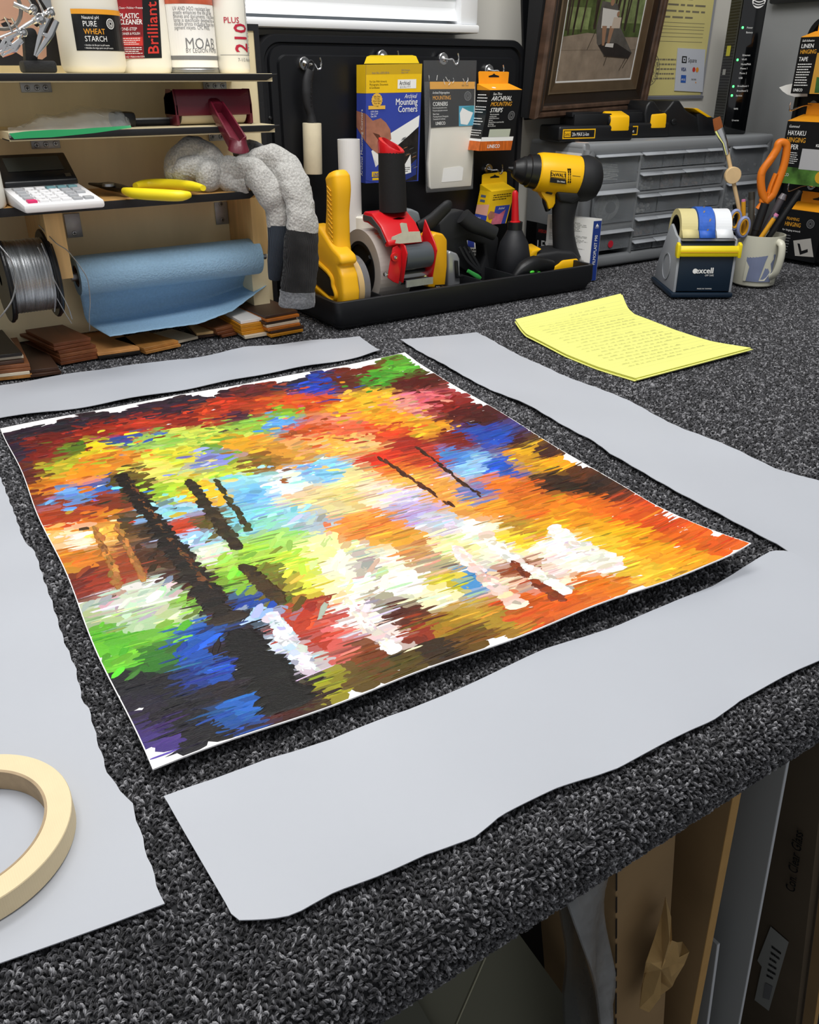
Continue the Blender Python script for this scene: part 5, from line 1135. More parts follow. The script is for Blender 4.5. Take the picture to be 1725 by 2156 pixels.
for a, r_ in (((830, 541), .0065), ((811, 577), .0035)):
    c_ = PLt.p(*a, .001); m2 = MB(); m2.lathe([(0, r_), (.003, r_*.9), (.003, r_*.5)], m_red if r_ > .005 else K['steel'], c_, (0, -1, 0), 20); m2.lathe([(.002, .0028), (.0045, .0024), (.005, 0)], K['chrome'], c_, (0, -1, 0), 14); obj('screw', m2, sd)
mb = MB(); mb.lathe([(0, .011), (.052, .011)], K['chrome'], (q0.x, GY-.022, q0.z-.030), (1, 0, 0), 24); mb.box((q0.x, GY-.046, q0.z-.040), (q1.x, GY-.043, q0.z-.030), K['zinc']); obj('cutter_bar', mb, t)
mb = MB(); lab = [PLt.p(*a, .004) for a in [(832, 512), (842, 513), (888, 509), (884, 487), (860, 488), (856, 470), (846, 469), (842, 471), (846, 490), (825, 499), (824, 505), (834, 505)]]; mb.prism(lab, (0, -.0006, 0), mat('paper_label', 'c9c4b0', .6, var=.1, vs=90)); obj('sticker', mb, t, 'torn cream cross-shaped tape piece')

# ---- small upright yellow tape holder, silver tape measure
SP = Pl((.80, 1.075, 0), 0)
t = thing('hand_stapler', 'slim upright yellow plastic tool beside the red tape gun', 'tool', SP.p(920, 606)); mb = MB()
mb.prism([SP.p(*a) for a in [(902, 606), (907, 575), (905, 530), (901, 512), (908, 498), (918, 490), (934, 492), (943, 505), (943, 560), (938, 608)]], (0, .032, 0), mat('deep_yellow', 'e3a713', .4), bev=.0035, seg=3); obj('body', mb, t)
mb = MB(); f = qbox(mb, SP, [(916, 607), (936, 606), (937, 599), (917, 600)], .001, K['ink'], d=.0012); f.text('FastCap', .1, .25, .55, K['inkwhite'], sx=.8); mb.lathe([(0, .0035), (.001, .003)], K['ink'], SP.p(912, 524, .0005), (0, -1, 0), 14); obj('badge', mb, t)
SP2 = Pl((.82, 1.095, 0), 0); m_sil = mat('silver_plastic', 'a9acb0', .3, .5)
t = thing('tape_measure', 'silver tape measure standing right of the slim yellow tool', 'tape measure', SP2.p(955, 602)); mb = MB()
mb.prism([SP2.p(*a) for a in [(944, 605), (944, 535), (948, 528), (964, 534), (969, 545), (970, 600)]], (0, .045, 0), m_sil, bev=.004, seg=3); obj('case', mb, t)
mb = MB(); mb.prism([SP2.p(*a, .001) for a in [(956, 548), (962, 548), (964, 580), (975, 578), (975, 584), (958, 585)]], (0, -.004, 0), K['black'], bev=.001); obj('lock_lever', mb, t)
mb = MB(); mb.prism([PY(*a, 1.18) for a in [(852, 440), (868, 440), (884, 447), (887, 462), (884, 480), (850, 480)]], (0, .03, 0), mat('grey_tool', '8d9398', .35, .3), bev=.004, seg=3); single('grey_handle_tool', mb, 'rounded grey tool end rising behind the red tape gun', 'tool')

# ---- black caulking tool, scraper handles
m_bk = K['rubber']
t = thing('black_trigger_clamp', 'black trigger clamp lying across the middle of the tray', 'clamp', (.84, 1.13, TZ))
def bt(name, pp, rr, m=m_bk, b=.6, sq=.8):
    mb = MB(); P_ = smooth_path([PY(*q) for q in pp], 5); R_ = lerps(rr, len(P_)); mb.tube(P_, R_, m, 16, up=(0, 1, 0), b=[x*b for x in R_], sq=sq); return mb
obj('handle', bt('h', [(880, 478, 1.12), (905, 468, 1.115), (925, 450, 1.11), (942, 434, 1.105), (950, 430, 1.105)], [.008, .011, .010, .009, .005]), t)
obj('arm', bt('a', [(885, 500, 1.14), (905, 512, 1.135), (925, 520, 1.13)], [.012, .012, .009]), t)
t = thing('glue_gun', 'black angular gun-shaped tool standing in the middle of the tray', 'tool', (.93, 1.14, TZ))
GP = Pl((.9, 1.15, 0), 0)
mb = MB(); mb.prism([GP.p(*a) for a in [(925, 470), (950, 447), (968, 443), (981, 443), (984, 468), (1005, 478), (1040, 492), (1052, 500), (1050, 520), (1046, 560), (1040, 600), (1018, 610), (1012, 570), (1022, 540), (1020, 515), (985, 505), (990, 530), (1016, 560), (1012, 590), (940, 545), (930, 510)]], (0, .028, 0), m_bk, bev=.004, seg=2); obj('body', mb, t)
obj('barrel', bt('b', [(975, 455, 1.135), (995, 472, 1.13), (1020, 482, 1.125), (1042, 492, 1.12)], [.013, .013, .012, .011], b=.9), t)
for k in range(3): obj('rib', bt('r', [(968+9*k, 520, 1.14), (985+9*k, 550, 1.137), (1012, 575-4*k, 1.135)], [.0022, .0025, .002]), t)
obj('green_tip', bt('g', [(985, 570, 1.13), (1005, 582, 1.128), (1013, 586, 1.127)], [.003, .004, .002], mat('green_plastic', '3c9c4a', .35)), t, 'green tip')
mb = MB(); f = qbox(mb, Pl((.9, 1.20, 0), 0), [(985, 560), (1024, 562), (1024, 505), (985, 505)], .004, K['paper']); f.rect(0, .72, .35, 1, K['card_blue'], 1); f.small(.2, .1, .95, .7, 5, K['ink'], 2); single('instruction_leaflet', mb, 'white printed leaflet with a blue corner seen through the black tool', 'leaflet')
# ---- blower bulb
c = PY(1081, 540, 1.13); t = thing('air_blower', 'black rubber air blower bulb with a red nozzle', 'blower', (c.x, 1.13, TZ)); mb = MB()
zb, zt_ = .0100, PY(1081, 478, 1.12).z; H_ = zt_-zb
mb.lathe([(0, .012), (H_*.06, .020), (H_*.25, .0275), (H_*.5, .0285), (H_*.72, .024), (H_*.88, .015), (H_*.95, .0115), (H_, .011), (H_, .006)], mat('bulb_rubber', '212226', .5, bump=.15, bs=90), (c.x, 1.13, zb), n=36); obj('bulb', mb, t)
mb = MB(); mb.lathe([(0, .010), (.006, .010), (.006, .0125), (-.006, .0125)], K['black'], (c.x, 1.13, zt_), n=28); obj('collar', mb, t)
n0, n1 = V((c.x, 1.13, zt_+.004)), PY(1085, 401, 1.13); mb = MB(); L_ = (n1-n0).length; mb.lathe([(0, .0085), (.003, .0085), (.004, .0065), (L_*.75, .0052), (L_*.93, .0050), (L_, .0025)], m_red, n0, n1-n0, 24); obj('nozzle', mb, t, 'red nozzle')
# ---- black and green flashlight tool
t = thing('hot_knife', 'small black tool with bright green buttons lying in the tray beside the drill', 'tool', PY(1130, 575, 1.075)); TT = 1.075
obj('body', bt('k', [(1080, 590, 1.075), (1100, 570, 1.075), (1125, 558, 1.075), (1160, 560, 1.08)], [.004, .013, .015, .010], K['black'], b=.9), t)
for q in ((1121, 573), (1135, 575)): m2 = MB(); m2.ball(PY(*q, 1.062), .0042, mat('green_button', '4fd23a', .3), (1.2, .5, .6), 12); obj('button', m2, t, 'green button')

# ================= CORDLESS DRILL =================
DB = Pl((PY(1170, 560, 1.135).x, 1.135, 0), -22)
t = thing('cordless_drill', 'yellow and black cordless drill standing on its battery at the right end of the tray', 'drill', DB.p(1165, 566))
m_ty = K['toolyellow']; m_tb = K['rubber']
q = DB.p
def lath_px(mb, p0, p1, pr, m, n=32): 
    a, b = q(*p0), q(*p1); L_ = (b-a).length; ppm = math.hypot(p1[0]-p0[0], p1[1]-p0[1])/L_
    mb.lathe([(s*L_, r/ppm) for s, r in pr], m, a, b-a, n)
mb = MB(); lath_px(mb, (1127, 362), (1228, 373), [(0, 31), (.03, 35), (.12, 37), (.35, 38), (.8, 38), (.97, 37), (1, 35)], m_ty, 40)
mb.prism([q(*a, .012) for a in [(1133, 388), (1171, 394), (1170, 428), (1165, 438), (1156, 441), (1152, 426), (1142, 411)]], -DB.n*.024, m_ty, bev=.002)
mb.tube([q(1140, 333), q(1170, 336), q(1195, 342)], .012, m_ty, 12, b=.005, sq=.5); obj('motor_housing', mb, t)
mb = MB(); lath_px(mb, (1079, 356), (1130, 362), [(0, 9), (.05, 15), (.3, 22), (.42, 25), (.43, 26), (.62, 28), (.64, 31), (.98, 33), (1, 32)], K['black']); obj('chuck', mb, t); mb = MB(); lath_px(mb, (1070, 354), (1082, 356), [(0, 3), (1, 6)], K['black'], 12); obj('jaw_tip', mb, t)
mb = MB(); lath_px(mb, (1212, 374), (1262, 380), [(0, 36), (.05, 40), (.35, 43), (.6, 41), (.82, 35), (.95, 24), (1, 10)], m_tb)
mb.prism([q(*a, .022) for a in [(1172, 402), (1222, 405), (1250, 398), (1244, 412), (1222, 420), (1207, 430), (1180, 426)]], -DB.n*.044, m_tb, bev=.006, seg=3); obj('rear_cap', mb, t, 'black rubber rear cap')
for k in range(7):
    m2 = MB(); a = -60+20*k; p_ = q(1240, 391); m2.tube([q(1236, 350+9*k, .028-.0009*(k-3)**2), q(1252, 358+8*k, .024-.0009*(k-3)**2)], .0012, m_tb, 6); obj('ridge', m2, t)
grip = smooth_path([q(*a) for a in [(1192, 415), (1188, 440), (1186, 470), (1187, 500), (1190, 525), (1192, 545)]], 4)
mb = MB(); mb.tube(grip, lerps([.023, .0205, .0185, .0190, .021, .026], len(grip)), m_tb, 24, up=DB.n, b=lerps([.019, .018, .0165, .0165, .018, .022], len(grip)), sq=.85); gr = obj('grip', mb, t, 'black rubber grip')
mb = MB(); mb.tube([q(1147, 411), q(1148, 426), q(1154, 443)], .0045, K['black'], 10, up=DB.n, b=.007); obj('trigger', mb, t)
mb = MB(); mb.tube([q(1150, 404, .013), q(1162, 407, .013)], .0035, K['black'], 10, b=.0025); obj('direction_button', mb, t)
mb = MB(); mb.prism([q(*a, .030) for a in [(1118, 548), (1134, 534), (1175, 528), (1208, 530), (1222, 545), (1222, 558), (1190, 565), (1150, 566), (1122, 560)]], -DB.n*.060, m_tb, bev=.007, seg=3); obj('foot', mb, t)
mb = MB(); mb.prism([q(*a, .034) for a in [(1160, 568), (1178, 556), (1185, 549), (1218, 545), (1221, 560), (1215, 568), (1180, 572)]], -DB.n*.064, m_ty, bev=.003); mb.prism([q(*a, .028) for a in [(1113, 540), (1122, 528), (1142, 524), (1132, 532), (1130, 546), (1116, 547)]], -DB.n*.056, m_ty, bev=.002)
bt_ = obj('battery', mb, t, 'yellow and black slide battery')
mb = MB(); f = Face(q(1159, 373, .0325), q(1192, 377, .0325), q(1192, 362, .0325), q(1160, 359, .0325), mb=mb); f.rect(0, 0, 1, 1, K['ink']); f.rect(.04, .08, .96, .92, m_ty, 2); f.text('DeWALT', .5, .22, .72, K['ink'], 'c', sx=.88, bold=.05, lay=3)
f = Face(q(1158, 384, .0325), q(1193, 388, .0325), q(1192, 378, .0325), q(1159, 374, .0325), mb=mb); f.rect(0, 0, 1, 1, K['ink']); f.text('20v MAX', .92, .25, .55, K['inkwhite'], 'r', sx=.9, lay=2)
for k in range(6):
    for j in range(2): m_ = mb; a = q(1197+4*j, 357+5.2*k, .0318); mb.box((a.x-.0008, a.y-.001, a.z-.0015), (a.x+.0008, a.y+.002, a.z+.0015), K['ink'])
for k in range(5): mb.tube([q(1205, 355+7.5*k, .0312-.0012*(k-2)**2), q(1222-abs(k-2)*3, 357+7.5*k, .0312-.0012*(k-2)**2)], .0014, K['ink'], 8)
obj('badge', mb, t, 'black and yellow brand badge and vents')
# ================= DRAWER CABINET =================
CYF = 1.164; cx0 = 1.137; cx1 = 1.660; cz1 = .2245; czb = .0045
m_cab = mat('cabinet_grey', '888b8e', 0.42, bump=.06, bs=700); m_cabd = mat('cabinet_grey_inside', '6a6e72', .6)
m_drw = mat('smoky_drawer', 'a6abb0', .25, alpha=.34, spec=.7, var=.12, vs=30); m_lip = mat('drawer_lip', 'a7abb0', .32, var=.06, vs=60)
cab = thing('drawer_cabinet', 'grey plastic small-parts cabinet with smoky clear drawers behind the drill', 'storage cabinet', ((cx0+cx1)/2, 1.24, czb))
mb = MB(); CB = 1.322
def slab(lo, hi, m, bev=.003): mb.box(lo, hi, m, bev=bev)
mb.box((cx0, CYF+.012, cz1-.014), (cx1, CB, cz1), m_cab, bev=.006, seg=3); mb.box((cx0, CYF+.012, czb), (cx0+.010, CB, cz1-.006), m_cab, bev=.003); mb.box((cx1-.010, CYF+.012, czb), (cx1, CB, cz1-.006), m_cab, bev=.003)
mb.box((cx0+.004, CB-.006, czb+.004), (cx1-.004, CB-.002, cz1-.006), m_cabd); mb.box((cx0, CYF+.012, czb), (cx1, CB, czb+.012), m_cab, bev=.003)
obj('shell', mb, cab)
mb = MB()   # front frame: rounded bars round the edge
def bar(p, q, w=.011, d=.009): mb.tube([V(p), V(q)], w, m_cab, 14, up=(0, 1, 0), b=d, sq=.7)
zi, zo = .012, cz1-.011
bar((cx0+.004, CYF+.010, zo), (cx1-.004, CYF+.010, zo)); bar((cx0+.004, CYF+.010, zi+.004), (cx1-.004, CYF+.010, zi+.004))
for x in (cx0+.011, cx1-.011): bar((x, CYF+.010, zi), (x, CYF+.010, zo))
obj('front_frame', mb, cab)
XC = lambda px, py=340: PY(px, py, CYF).x
ZC = lambda px, py: PY(px, py, CYF).z
xL = cx0+.022; xe = [XC(1353), XC(1399), XC(1443), XC(1488), XC(1531)]; xR0, xR1 = XC(1541), cx1-.022
rows = [ZC(1353, 316), ZC(1353, 359), ZC(1353, 405), ZC(1353, 453), ZC(1353, 500), .026]
bars = MB(); mb = bars
for z in rows[1:-1]: mb.box((xe[0]-.004, CYF+.004, z-.0035), (xe[-1]+.006, CB-.01, z+.0008), m_cab, bev=.001)
zL = [rows[0], ZC(1300, 397), ZC(1300, 480), .026]; zR = [rows[0], ZC(1580, 378), ZC(1580, 445), .026]
for z in zL[1:-1]: mb.box((xL-.004, CYF+.004, z-.004), (xe[0]-.002, CB-.01, z+.009), m_cab, bev=.002)
for z in zR[1:-1]: mb.box((xR0-.002, CYF+.004, z-.004), (xR1+.004, CB-.01, z+.009), m_cab, bev=.002)
for x in (xe[0]-.0035, xR0-.006): mb.box((x, CYF+.003, .022), (x+.005, CB-.01, cz1-.018), m_cab, bev=.001)
obj('divider_grid', bars, cab)
m_cont = [mat('contents_pale', 'c8cac6', .5, var=.3, vs=200), mat('contents_brown', '7d5f4c', .5, var=.4, vs=200), mat('contents_dark', '34373b', .5, var=.3, vs=150), mat('contents_steel', '9a9c9e', .35, .6, var=.3, vs=200)]
RD = random.Random(12)
def drawer(xa, xb_, zb, zt_, kind, tilt=0):
    h = zt_-zb; y = CYF+.004-tilt; mb = MB()
    mb.box((xa+.001, y, zb+.002), (xb_-.001, y+.0016, zt_-.004), m_drw, bev=.0005)
    mb.box((xa+.002, y+.0016, zb+.002), (xb_-.002, CB-.04, zb+.003), m_drw)
    for x in (xa+.0015, xb_-.0025): mb.box((x, y+.0016, zb+.002), (x+.001, CB-.04, zt_-.010), m_drw)
    d = obj('drawer', mb, cab)
    mb = MB(); mb.prism([V((xa, y-.009, zt_-.0085)), V((xa, y-.0085, zt_-.0068)), V((xa, y+.003, zt_-.0022)), V((xa, y+.004, zt_-.0055))], (xb_-xa, 0, 0), m_lip, bev=.0006); obj('pull_lip', mb, d)
    if kind is not None:
        mb = MB(); n = 26 if kind != 'bags' else 9
        for i in range(n):
            if kind == 'bags': mb.box((-.02, -.02, -.0012), (.02, .02, .0012), m_cont[0], Matrix.Translation((xa+(xb_-xa)*.46+RD.uniform(-.004, .004), y+.03, zb+.007+i*.0032)) @ Matrix.Rotation(RD.uniform(-.15, .15), 4, 'Y'), bev=.0008)
            elif kind == 'coil':
                c = V(((xa+xb_)/2, y+.008, zb+h*.45)); r = .012+.0006*i; mb.tube([c+V((math.cos(a)*r*1.2, .0004*i, math.sin(a)*r*.9)) for a in np.linspace(0, 2*PI, 24)[:-1]], .0004, m_cont[0], 5, up=(0, 1, 0), closed=True)
            else:
                s = RD.uniform(.002, .005); mb.box((-s, -s*.6, -s*.5), (s, s*.6, s*.5), m_cont[kind], Matrix.Translation((RD.uniform(xa+.007, xb_-.007), y+RD.uniform(.006, .02), zb+.004+RD.random()**1.6*h*.45)) @ Matrix.Rotation(RD.uniform(0, 3), 4, V((RD.random(), RD.random(), RD.random()))))
        c = obj('contents', mb, d); c['kind'] = 'stuff'
    return d
for i, k in enumerate(('bags', 'coil', 2)): dd = drawer(xL, xe[0]-.005, zL[i+1]+.008, zL[i], k, .003 if i == 1 else 0)
mb = MB(); c = PY(1286, 514, CYF+.003); mb.lathe([(0, .0068), (.0005, .0066)], mat('red_dot', 'd2283c', .5), c, (0, -1, 0), 20); obj('dot_sticker', mb, dd, 'red dot sticker')
kinds = [[2, 2, 2, 3], [0, 1, 1, 3], [0, None, None, 3], [1, 2, 3, 2], [3, 2, 2, 3]]
for r_ in range(5):
    c_ = 0
    while c_ < 4:
        wd = 2 if (r_ >= 2 and c_ == 1) else 1
        drawer(xe[c_]+.0006, xe[c_+wd]-.0006, rows[r_+1]+.001, rows[r_]-.001, kinds[r_][c_], RD.choice([0, 0, .0015])); c_ += wd
for i, k in enumerate((3, 0, 2)): drawer(xR0, xR1, zR[i+1]+.008, zR[i], k)
# stickers on the left side
mb = MB(); SL = Pl((cx0-.0003, 1.2, 0), -90); f = Face(V((cx0-.0004, CYF+.085, .150)), V((cx0-.0004, CYF+.016, .150)), V((cx0-.0004, CYF+.016, .208)), V((cx0-.0004, CYF+.085, .208)), mb=mb)
f.rect(0, 0, 1, 1, K['paper']); wv = [(.08+.84*i/12, .86+.03*math.sin(i*1.5)) for i in range(13)]
for a, b in zip(wv, wv[1:]): f.line(*a, *b, .022, K['ink'], 2)
f.line(.08, .88, .10, .08, .012, K['grey_ink'], 2); f.line(.92, .86, .91, .08, .012, K['grey_ink'], 2); obj('side_sticker', mb, cab, 'white paper sticker')
mb = MB(); mb.box((cx0+.010, CYF+.020, cz1), (cx0+.018, CYF+.080, cz1+.0003), mat('peach_sticker', 'e9cdbb', .5)); obj('top_sticker', mb, cab, 'peach sticker')
mb = MB(); mb.box((cx0-.001, CYF+.02, .068), (cx0-.0002, CYF+.05, .090), K['paper']); obj('paper_tag', mb, cab, 'white paper tag')

# boxes between tray and cabinet
a = PZ(1247, 582, .0045); FX = 1.116
t = thing('film_tape_carton', 'slim white carton with a dark blue spine standing between the tray and the drawer cabinet', 'carton', (1.10, 1.12, .0045))
p0 = V((1.0955, 1.096, .0045)); hF = PY(1256, 460, 1.10).z-.0045; fxw = .0185; sd = V((-.028, .085, 0)); mb = MB()
bs_ = [p0, p0+V((fxw, -.003, 0)), p0+V((fxw, -.003, 0))+sd, p0+sd]; mb.prism(bs_, (0, 0, hF), K['paper'])
f = Face(p0, bs_[1], bs_[1]+V((0, 0, hF)), p0+V((0, 0, hF)), mb=mb); m_fb = mat('spine_blue', '203a86', .4); f.rect(.10, 0, .98, .97, m_fb)
f.poly([(.35, .88), (.52, .93), (.72, .88)], K['inkwhite'], 2); f.text('neschen', .30, .855, .028, K['inkwhite'], sx=.8, lay=2); f.text('FILMOPLAST P90', .68, .26, .078, K['inkwhite'], rot=90, sx=.85, lay=2, bold=.02)
g = Face(p0+sd, p0, p0+V((0, 0, hF)), p0+sd+V((0, 0, hF)), mb=mb)
for k, (b_, t_) in enumerate(((.78, .93), (.60, .72), (.42, .54), (.24, .34))): g.small(.06, b_, .94, t_, 6, mat('pale_print', 'a9a9a6', .6), 2, seed=k)
obj('carton', mb, t)
t = thing('black_printed_carton', 'black carton with large white letters half hidden behind the drill', 'carton', (1.07, 1.24, .0045)); mb = MB()
BP = Pl((1.07, 1.245, 0), 0); f = qbox(mb, BP, [(1127, 535), (1160, 535), (1160, 475), (1131, 468)], .03, m_lab_b); f.text('AMERICAN', .1, .70, .16, m_redp, sx=.55, lay=2); f.text('LES', .05, .12, .48, K['inkwhite'], sx=.75, lay=2, bold=.03)
mb2 = MB(); P_ = [BP.p(*q) for q in [(1127, 535), (1160, 535)]]; obj('carton', mb, t)

# ================= ON THE CABINET =================
def battery(px0, px1, pyb, y, label, ang=-12):
    B = Pl(PY((px0+px1)/2, pyb, y), ang); o_ = V((PY((px0+px1)/2, pyb, y).x, y, cz1+.0004)); w = (PY(px1, pyb, y)-PY(px0, pyb, y)).length
    t = thing('drill_battery', label, 'battery', o_, 'spare drill batteries on the drawer cabinet')
    A = lambda u, d, z: B.at(0, 0)*0 + o_ + B.x*u - B.n*d + V((0, 0, z))
    mb = MB(); M = Matrix.Translation(o_) @ Matrix.Rotation(math.radians(ang), 4, 'Z') @ Matrix.Diagonal((1, 1, 1.32, 1))
    mb.box((-w/2, 0, 0), (w/2, .072, .020), K['black'], M, bev=.004, seg=3); mb.box((-w*.28, .008, .019), (w*.22, .06, .034), K['black'], M, bev=.002); mb.box((-w*.30, .012, .030), (w*.10, .055, .036), K['satin'], M, bev=.001); mb.box((w*.16, .002, .018), (w*.46, .07, .032), K['black'], M, bev=.006, seg=3); obj('case', mb, t)
    mb = MB(); mb.prism([M @ V(q) for q in [(w*.18, -.001, .012), (w*.18, .002, .031), (w*.18, .030, .037), (w*.18, .036, .032), (w*.18, .010, .012)]], (M.to_3x3() @ V((w*.26, 0, 0))), m_ty, bev=.003); obj('latch', mb, t, 'yellow latch')
    mb = MB(); c0 = M @ V((-w*.45, 0, .004)); f = Face(c0, M @ V((-w*.02, 0, .004)), M @ V((-w*.02, 0, .016)), M @ V((-w*.45, 0, .016)), mb=mb, eps=.0003); f.rect(0, 0, 1, 1, m_ty); f.rect(.03, .12, .97, .88, K['ink'], 2); f.rect(.05, .2, .24, .8, m_ty, 3); f.text('DeWALT', .06, .32, .45, K['ink'], lay=4, sx=.4); f.text('20v MAX Li-Ion', .28, .28, .55, K['inkwhite'], lay=3, sx=.62); obj('badge', mb, t)
    return t
battery(1190, 1322, 289, 1.200, 'black slide battery with a yellow latch, nearest the left corner of the drawer cabinet')
battery(1290, 1398, 288, 1.225, 'black slide battery with a yellow latch, between the first battery and the charger')
t = thing('battery_charger', 'black two-humped battery charger with a battery docked in it on the drawer cabinet', 'charger', PY(1440, 284, 1.225)); CPn = Pl((1.4, 1.215, 0), -8)
b_ = lambda *a: V((CPn.p(*a).x, CPn.p(*a).y, max(CPn.p(*a).z, cz1+.0004)))
mb = MB(); mb.prism([b_(*a) for a in [(1362, 290), (1358, 240), (1363, 222), (1370, 212), (1378, 212), (1392, 232), (1400, 236), (1412, 222), (1420, 211), (1432, 211), (1446, 232), (1470, 246), (1474, 290)]], -CPn.n*.075, K['black'], bev=.004, seg=3); obj('body', mb, t)
mb = MB(); mb.prism([b_(*a) for a in [(1470, 290), (1468, 240), (1480, 236), (1508, 250), (1510, 288)]], -CPn.n*.07, K['satin'], bev=.003); bb = obj('docked_battery', mb, t)
mb = MB(); mb.prism([CPn.p(*a, .0008) for a in [(1460, 228), (1470, 228), (1500, 247), (1490, 247)]], -CPn.n*.04, m_ty, bev=.001); obj('latch', mb, bb, 'yellow latch')
mb = MB(); mb.ball(CPn.p(1420, 256, .001), .008, K['black'], (1, .3, .7), 14); obj('bump', mb, t)

# router
ra, rb = V((1.515, 1.196, cz1+.0004)), V((1.567, 1.172, cz1+.0004)); rb = PY(1570, 284, 1.187); rb.z = cz1+.0004; xr = V((math.cos(math.radians(-27)), math.sin(math.radians(-27)), 0)); wr = .049; ra = rb-xr*wr; yr = V((-xr.y, xr.x, 0)); dr = .055; hr = .255
t = thing('internet_router', 'tall glossy black router with green status lights standing on the drawer cabinet', 'router', (ra+rb)/2)
mb = MB(); mb.prism([ra, rb, rb+yr*dr+xr*-.006, ra+yr*dr+xr*.004], (0, 0, hr), mat('gloss_black', '08090b', .12, coat=.6), bev=.003); obj('case', mb, t)
mb = MB(); f = Face(ra, rb, rb+V((0, 0, hr)), ra+V((0, 0, hr)), mb=mb, eps=.0004)
yv = lambda py: (RTZ(py)-ra.z)/hr
def RTZ(py): d = ray(1545, py); q = CP+d*((((ra+rb)/2)-CP).dot(-yr)/d.dot(-yr)); return q.z
m_led = mat('green_led', '38ff58', .3, emit=5.0)
for i, (s, py) in enumerate([('Power', 58), ('Battery', 68), ('Ethernet', 116), ('Wi-Fi', 125), ('HomePNA', 135), ('Phone 1', 144), ('Phone 2', 154), ('USB', 164), ('Broadband 1', 181), ('Broadband 2', 191), ('Service', 201), ('WPS', 229), ('U-verse', 253)]): f.text(s, .30, yv(py+2), .018, K['inkwhite'], sx=1.0)
for py in (58, 126, 182, 201): f.disc(.13, yv(py), .0085, m_led, 2, 14)
cx_, cyv = .62, yv(0)
f.disc(cx_, cyv, .052, K['inkwhite'], 2, 32)
for k, (dv_, wd) in enumerate(((.026, .008), (.010, .010), (-.008, .010), (-.024, .008))):
    P1 = [(cx_-.22+.44*i/10, cyv+dv_-.012*math.sin(PI*i/10)) for i in range(11)]
    for a, b in zip(P1, P1[1:]): f.line(*a, *b, wd, mat('gloss_black', '', 0), 3)
obj('face_print', mb, t)
mb = MB(); sf = Face(ra+yr*dr, ra, ra+V((0, 0, hr)), ra+yr*dr+V((0, 0, hr)), mb=mb, eps=.0004); sf.rect(.04, .02, .96, .98, mat('vent_grey', '3d3f40', .5))
for k in range(46): sf.rect(.10, .04+.02*k, .86, .052+.02*k, K['ink'], 2)
sf.rect(.30, .55, .62, .62, mat('yellow_sticker', 'c7c238', .5), 3); sf.rect(.25, .42, .50, .46, mat('grey_sticker', '9a9c9c', .5), 3); obj('side_grille', mb, t)

# ================= PICTURE FRAME =================
fb = PY(1114, 249, 1.245); fr_ = PY(1346, 229, 1.308); ux = (fr_-fb).normalized(); Wf = (fr_-fb).length
yt_ = min((k*.001 for k in range(1100, 1325)), key=lambda y_: abs((PY(1150, 0, y_)-fb).normalized().dot(ux))); uz = (PY(1150, 0, yt_)-fb); uz = (uz-ux*uz.dot(ux)).normalized(); un = ux.cross(uz); Hf = .385
t = thing('picture_frame', 'dark wooden picture frame with a holiday snapshot hanging above the drawer cabinet', 'picture', fb+ux*Wf/2)
FPt = lambda u, v, d=0: fb+ux*u+uz*v+un*(-d if un.y > 0 else d)
m_fbrown = wood('frame_walnut', '4d3a2e', .55, 50, .35); m_fdark = mat('frame_dark', '231a14', .3, var=.2, vs=30); m_fbronze = mat('frame_bronze', '6b5a45', .38, .5, var=.12, vs=40)
pf = [(0, 0, m_fbrown), (0, .012, m_fbrown), (.004, .017, m_fbrown), (.009, .016, m_fbrown), (.011, .013, m_fdark), (.014, .015, m_fbrown), (.018, .014, m_fbrown), (.020, .011, m_fdark), (.024, .009, m_fdark), (.036, .006, m_fbronze), (.038, .008, m_fbronze), (.040, .007, m_fbronze), (.054, .004, m_fbronze), (.055, .001, m_fbronze)]
for s in range(4):
    mb = MB(); 
    def cr_(d, s, e):
        return [(d, d), (Wf-d, d), (Wf-d, Hf-d), (d, Hf-d)][(s+e) % 4]
    for i in range(len(pf)-1):
        d0, h0, _ = pf[i]; d1, h1, m = pf[i+1]; a = cr_(d0, s, 0); b = cr_(d0, s, 1); c = cr_(d1, s, 1); d = cr_(d1, s, 0)
        mb.add([FPt(*a, h0), FPt(*b, h0), FPt(*c, h1), FPt(*d, h1)], [[0, 1, 2, 3]], pf[i][2])
    a = cr_(0, s, 0); b = cr_(0, s, 1); c = cr_(.055, s, 1); d = cr_(.055, s, 0); mb.add([FPt(*a, 0), FPt(*b, 0), FPt(*c, 0), FPt(*d, 0)], [[3, 2, 1, 0]], m_fdark); obj('frame_rail', mb, t)
mb = MB(); e = .054; f = Face(FPt(e, e, .002), FPt(Wf-e, e, .002), FPt(Wf-e, Hf-e, .002), FPt(e, Hf-e, .002), mb=mb, eps=.0002); f.rect(0, 0, 1, 1, K['inkwhite'])
f.rect(.018, .012, .982, .988, mat('snap_sand', '8f8070', .4, var=.22, vs=45), 2)
w_f, h_f = Wf-2*e, Hf-2*e
m_tr = mat('snap_trunk', '3a3028', .4); m_gr = mat('snap_leaf', '4c5a30', .4, var=.5, vs=60); m_gr2 = mat('snap_leaf_light', '7c8a58', .4, var=.4, vs=70)
f.rect(.018, .26, .982, .988, m_gr, 3); f.rect(.45, .34, .982, .62, m_gr2, 3.2); f.rect(.02, .30, .30, .42, m_gr2, 3.2)
RF = random.Random(6)
for k in range(13): u = RF.uniform(.04, .95); f.line(u, RF.uniform(.24, .32), u+RF.uniform(-.12, .12), .98, RF.uniform(.012, .03), m_tr, 3.5)
f = Face(f.c[0], f.c[1], f.c[1]+(f.c[2]-f.c[1])*.62, f.c[0]+(f.c[3]-f.c[0])*.62, mb=mb, eps=.0002)
f.poly([(.02, .42), (.30, .455), (.55, .44), (.98, .36), (.98, .30), (.02, .30)][::-1], mat('snap_sand', '', 0), 3.8)
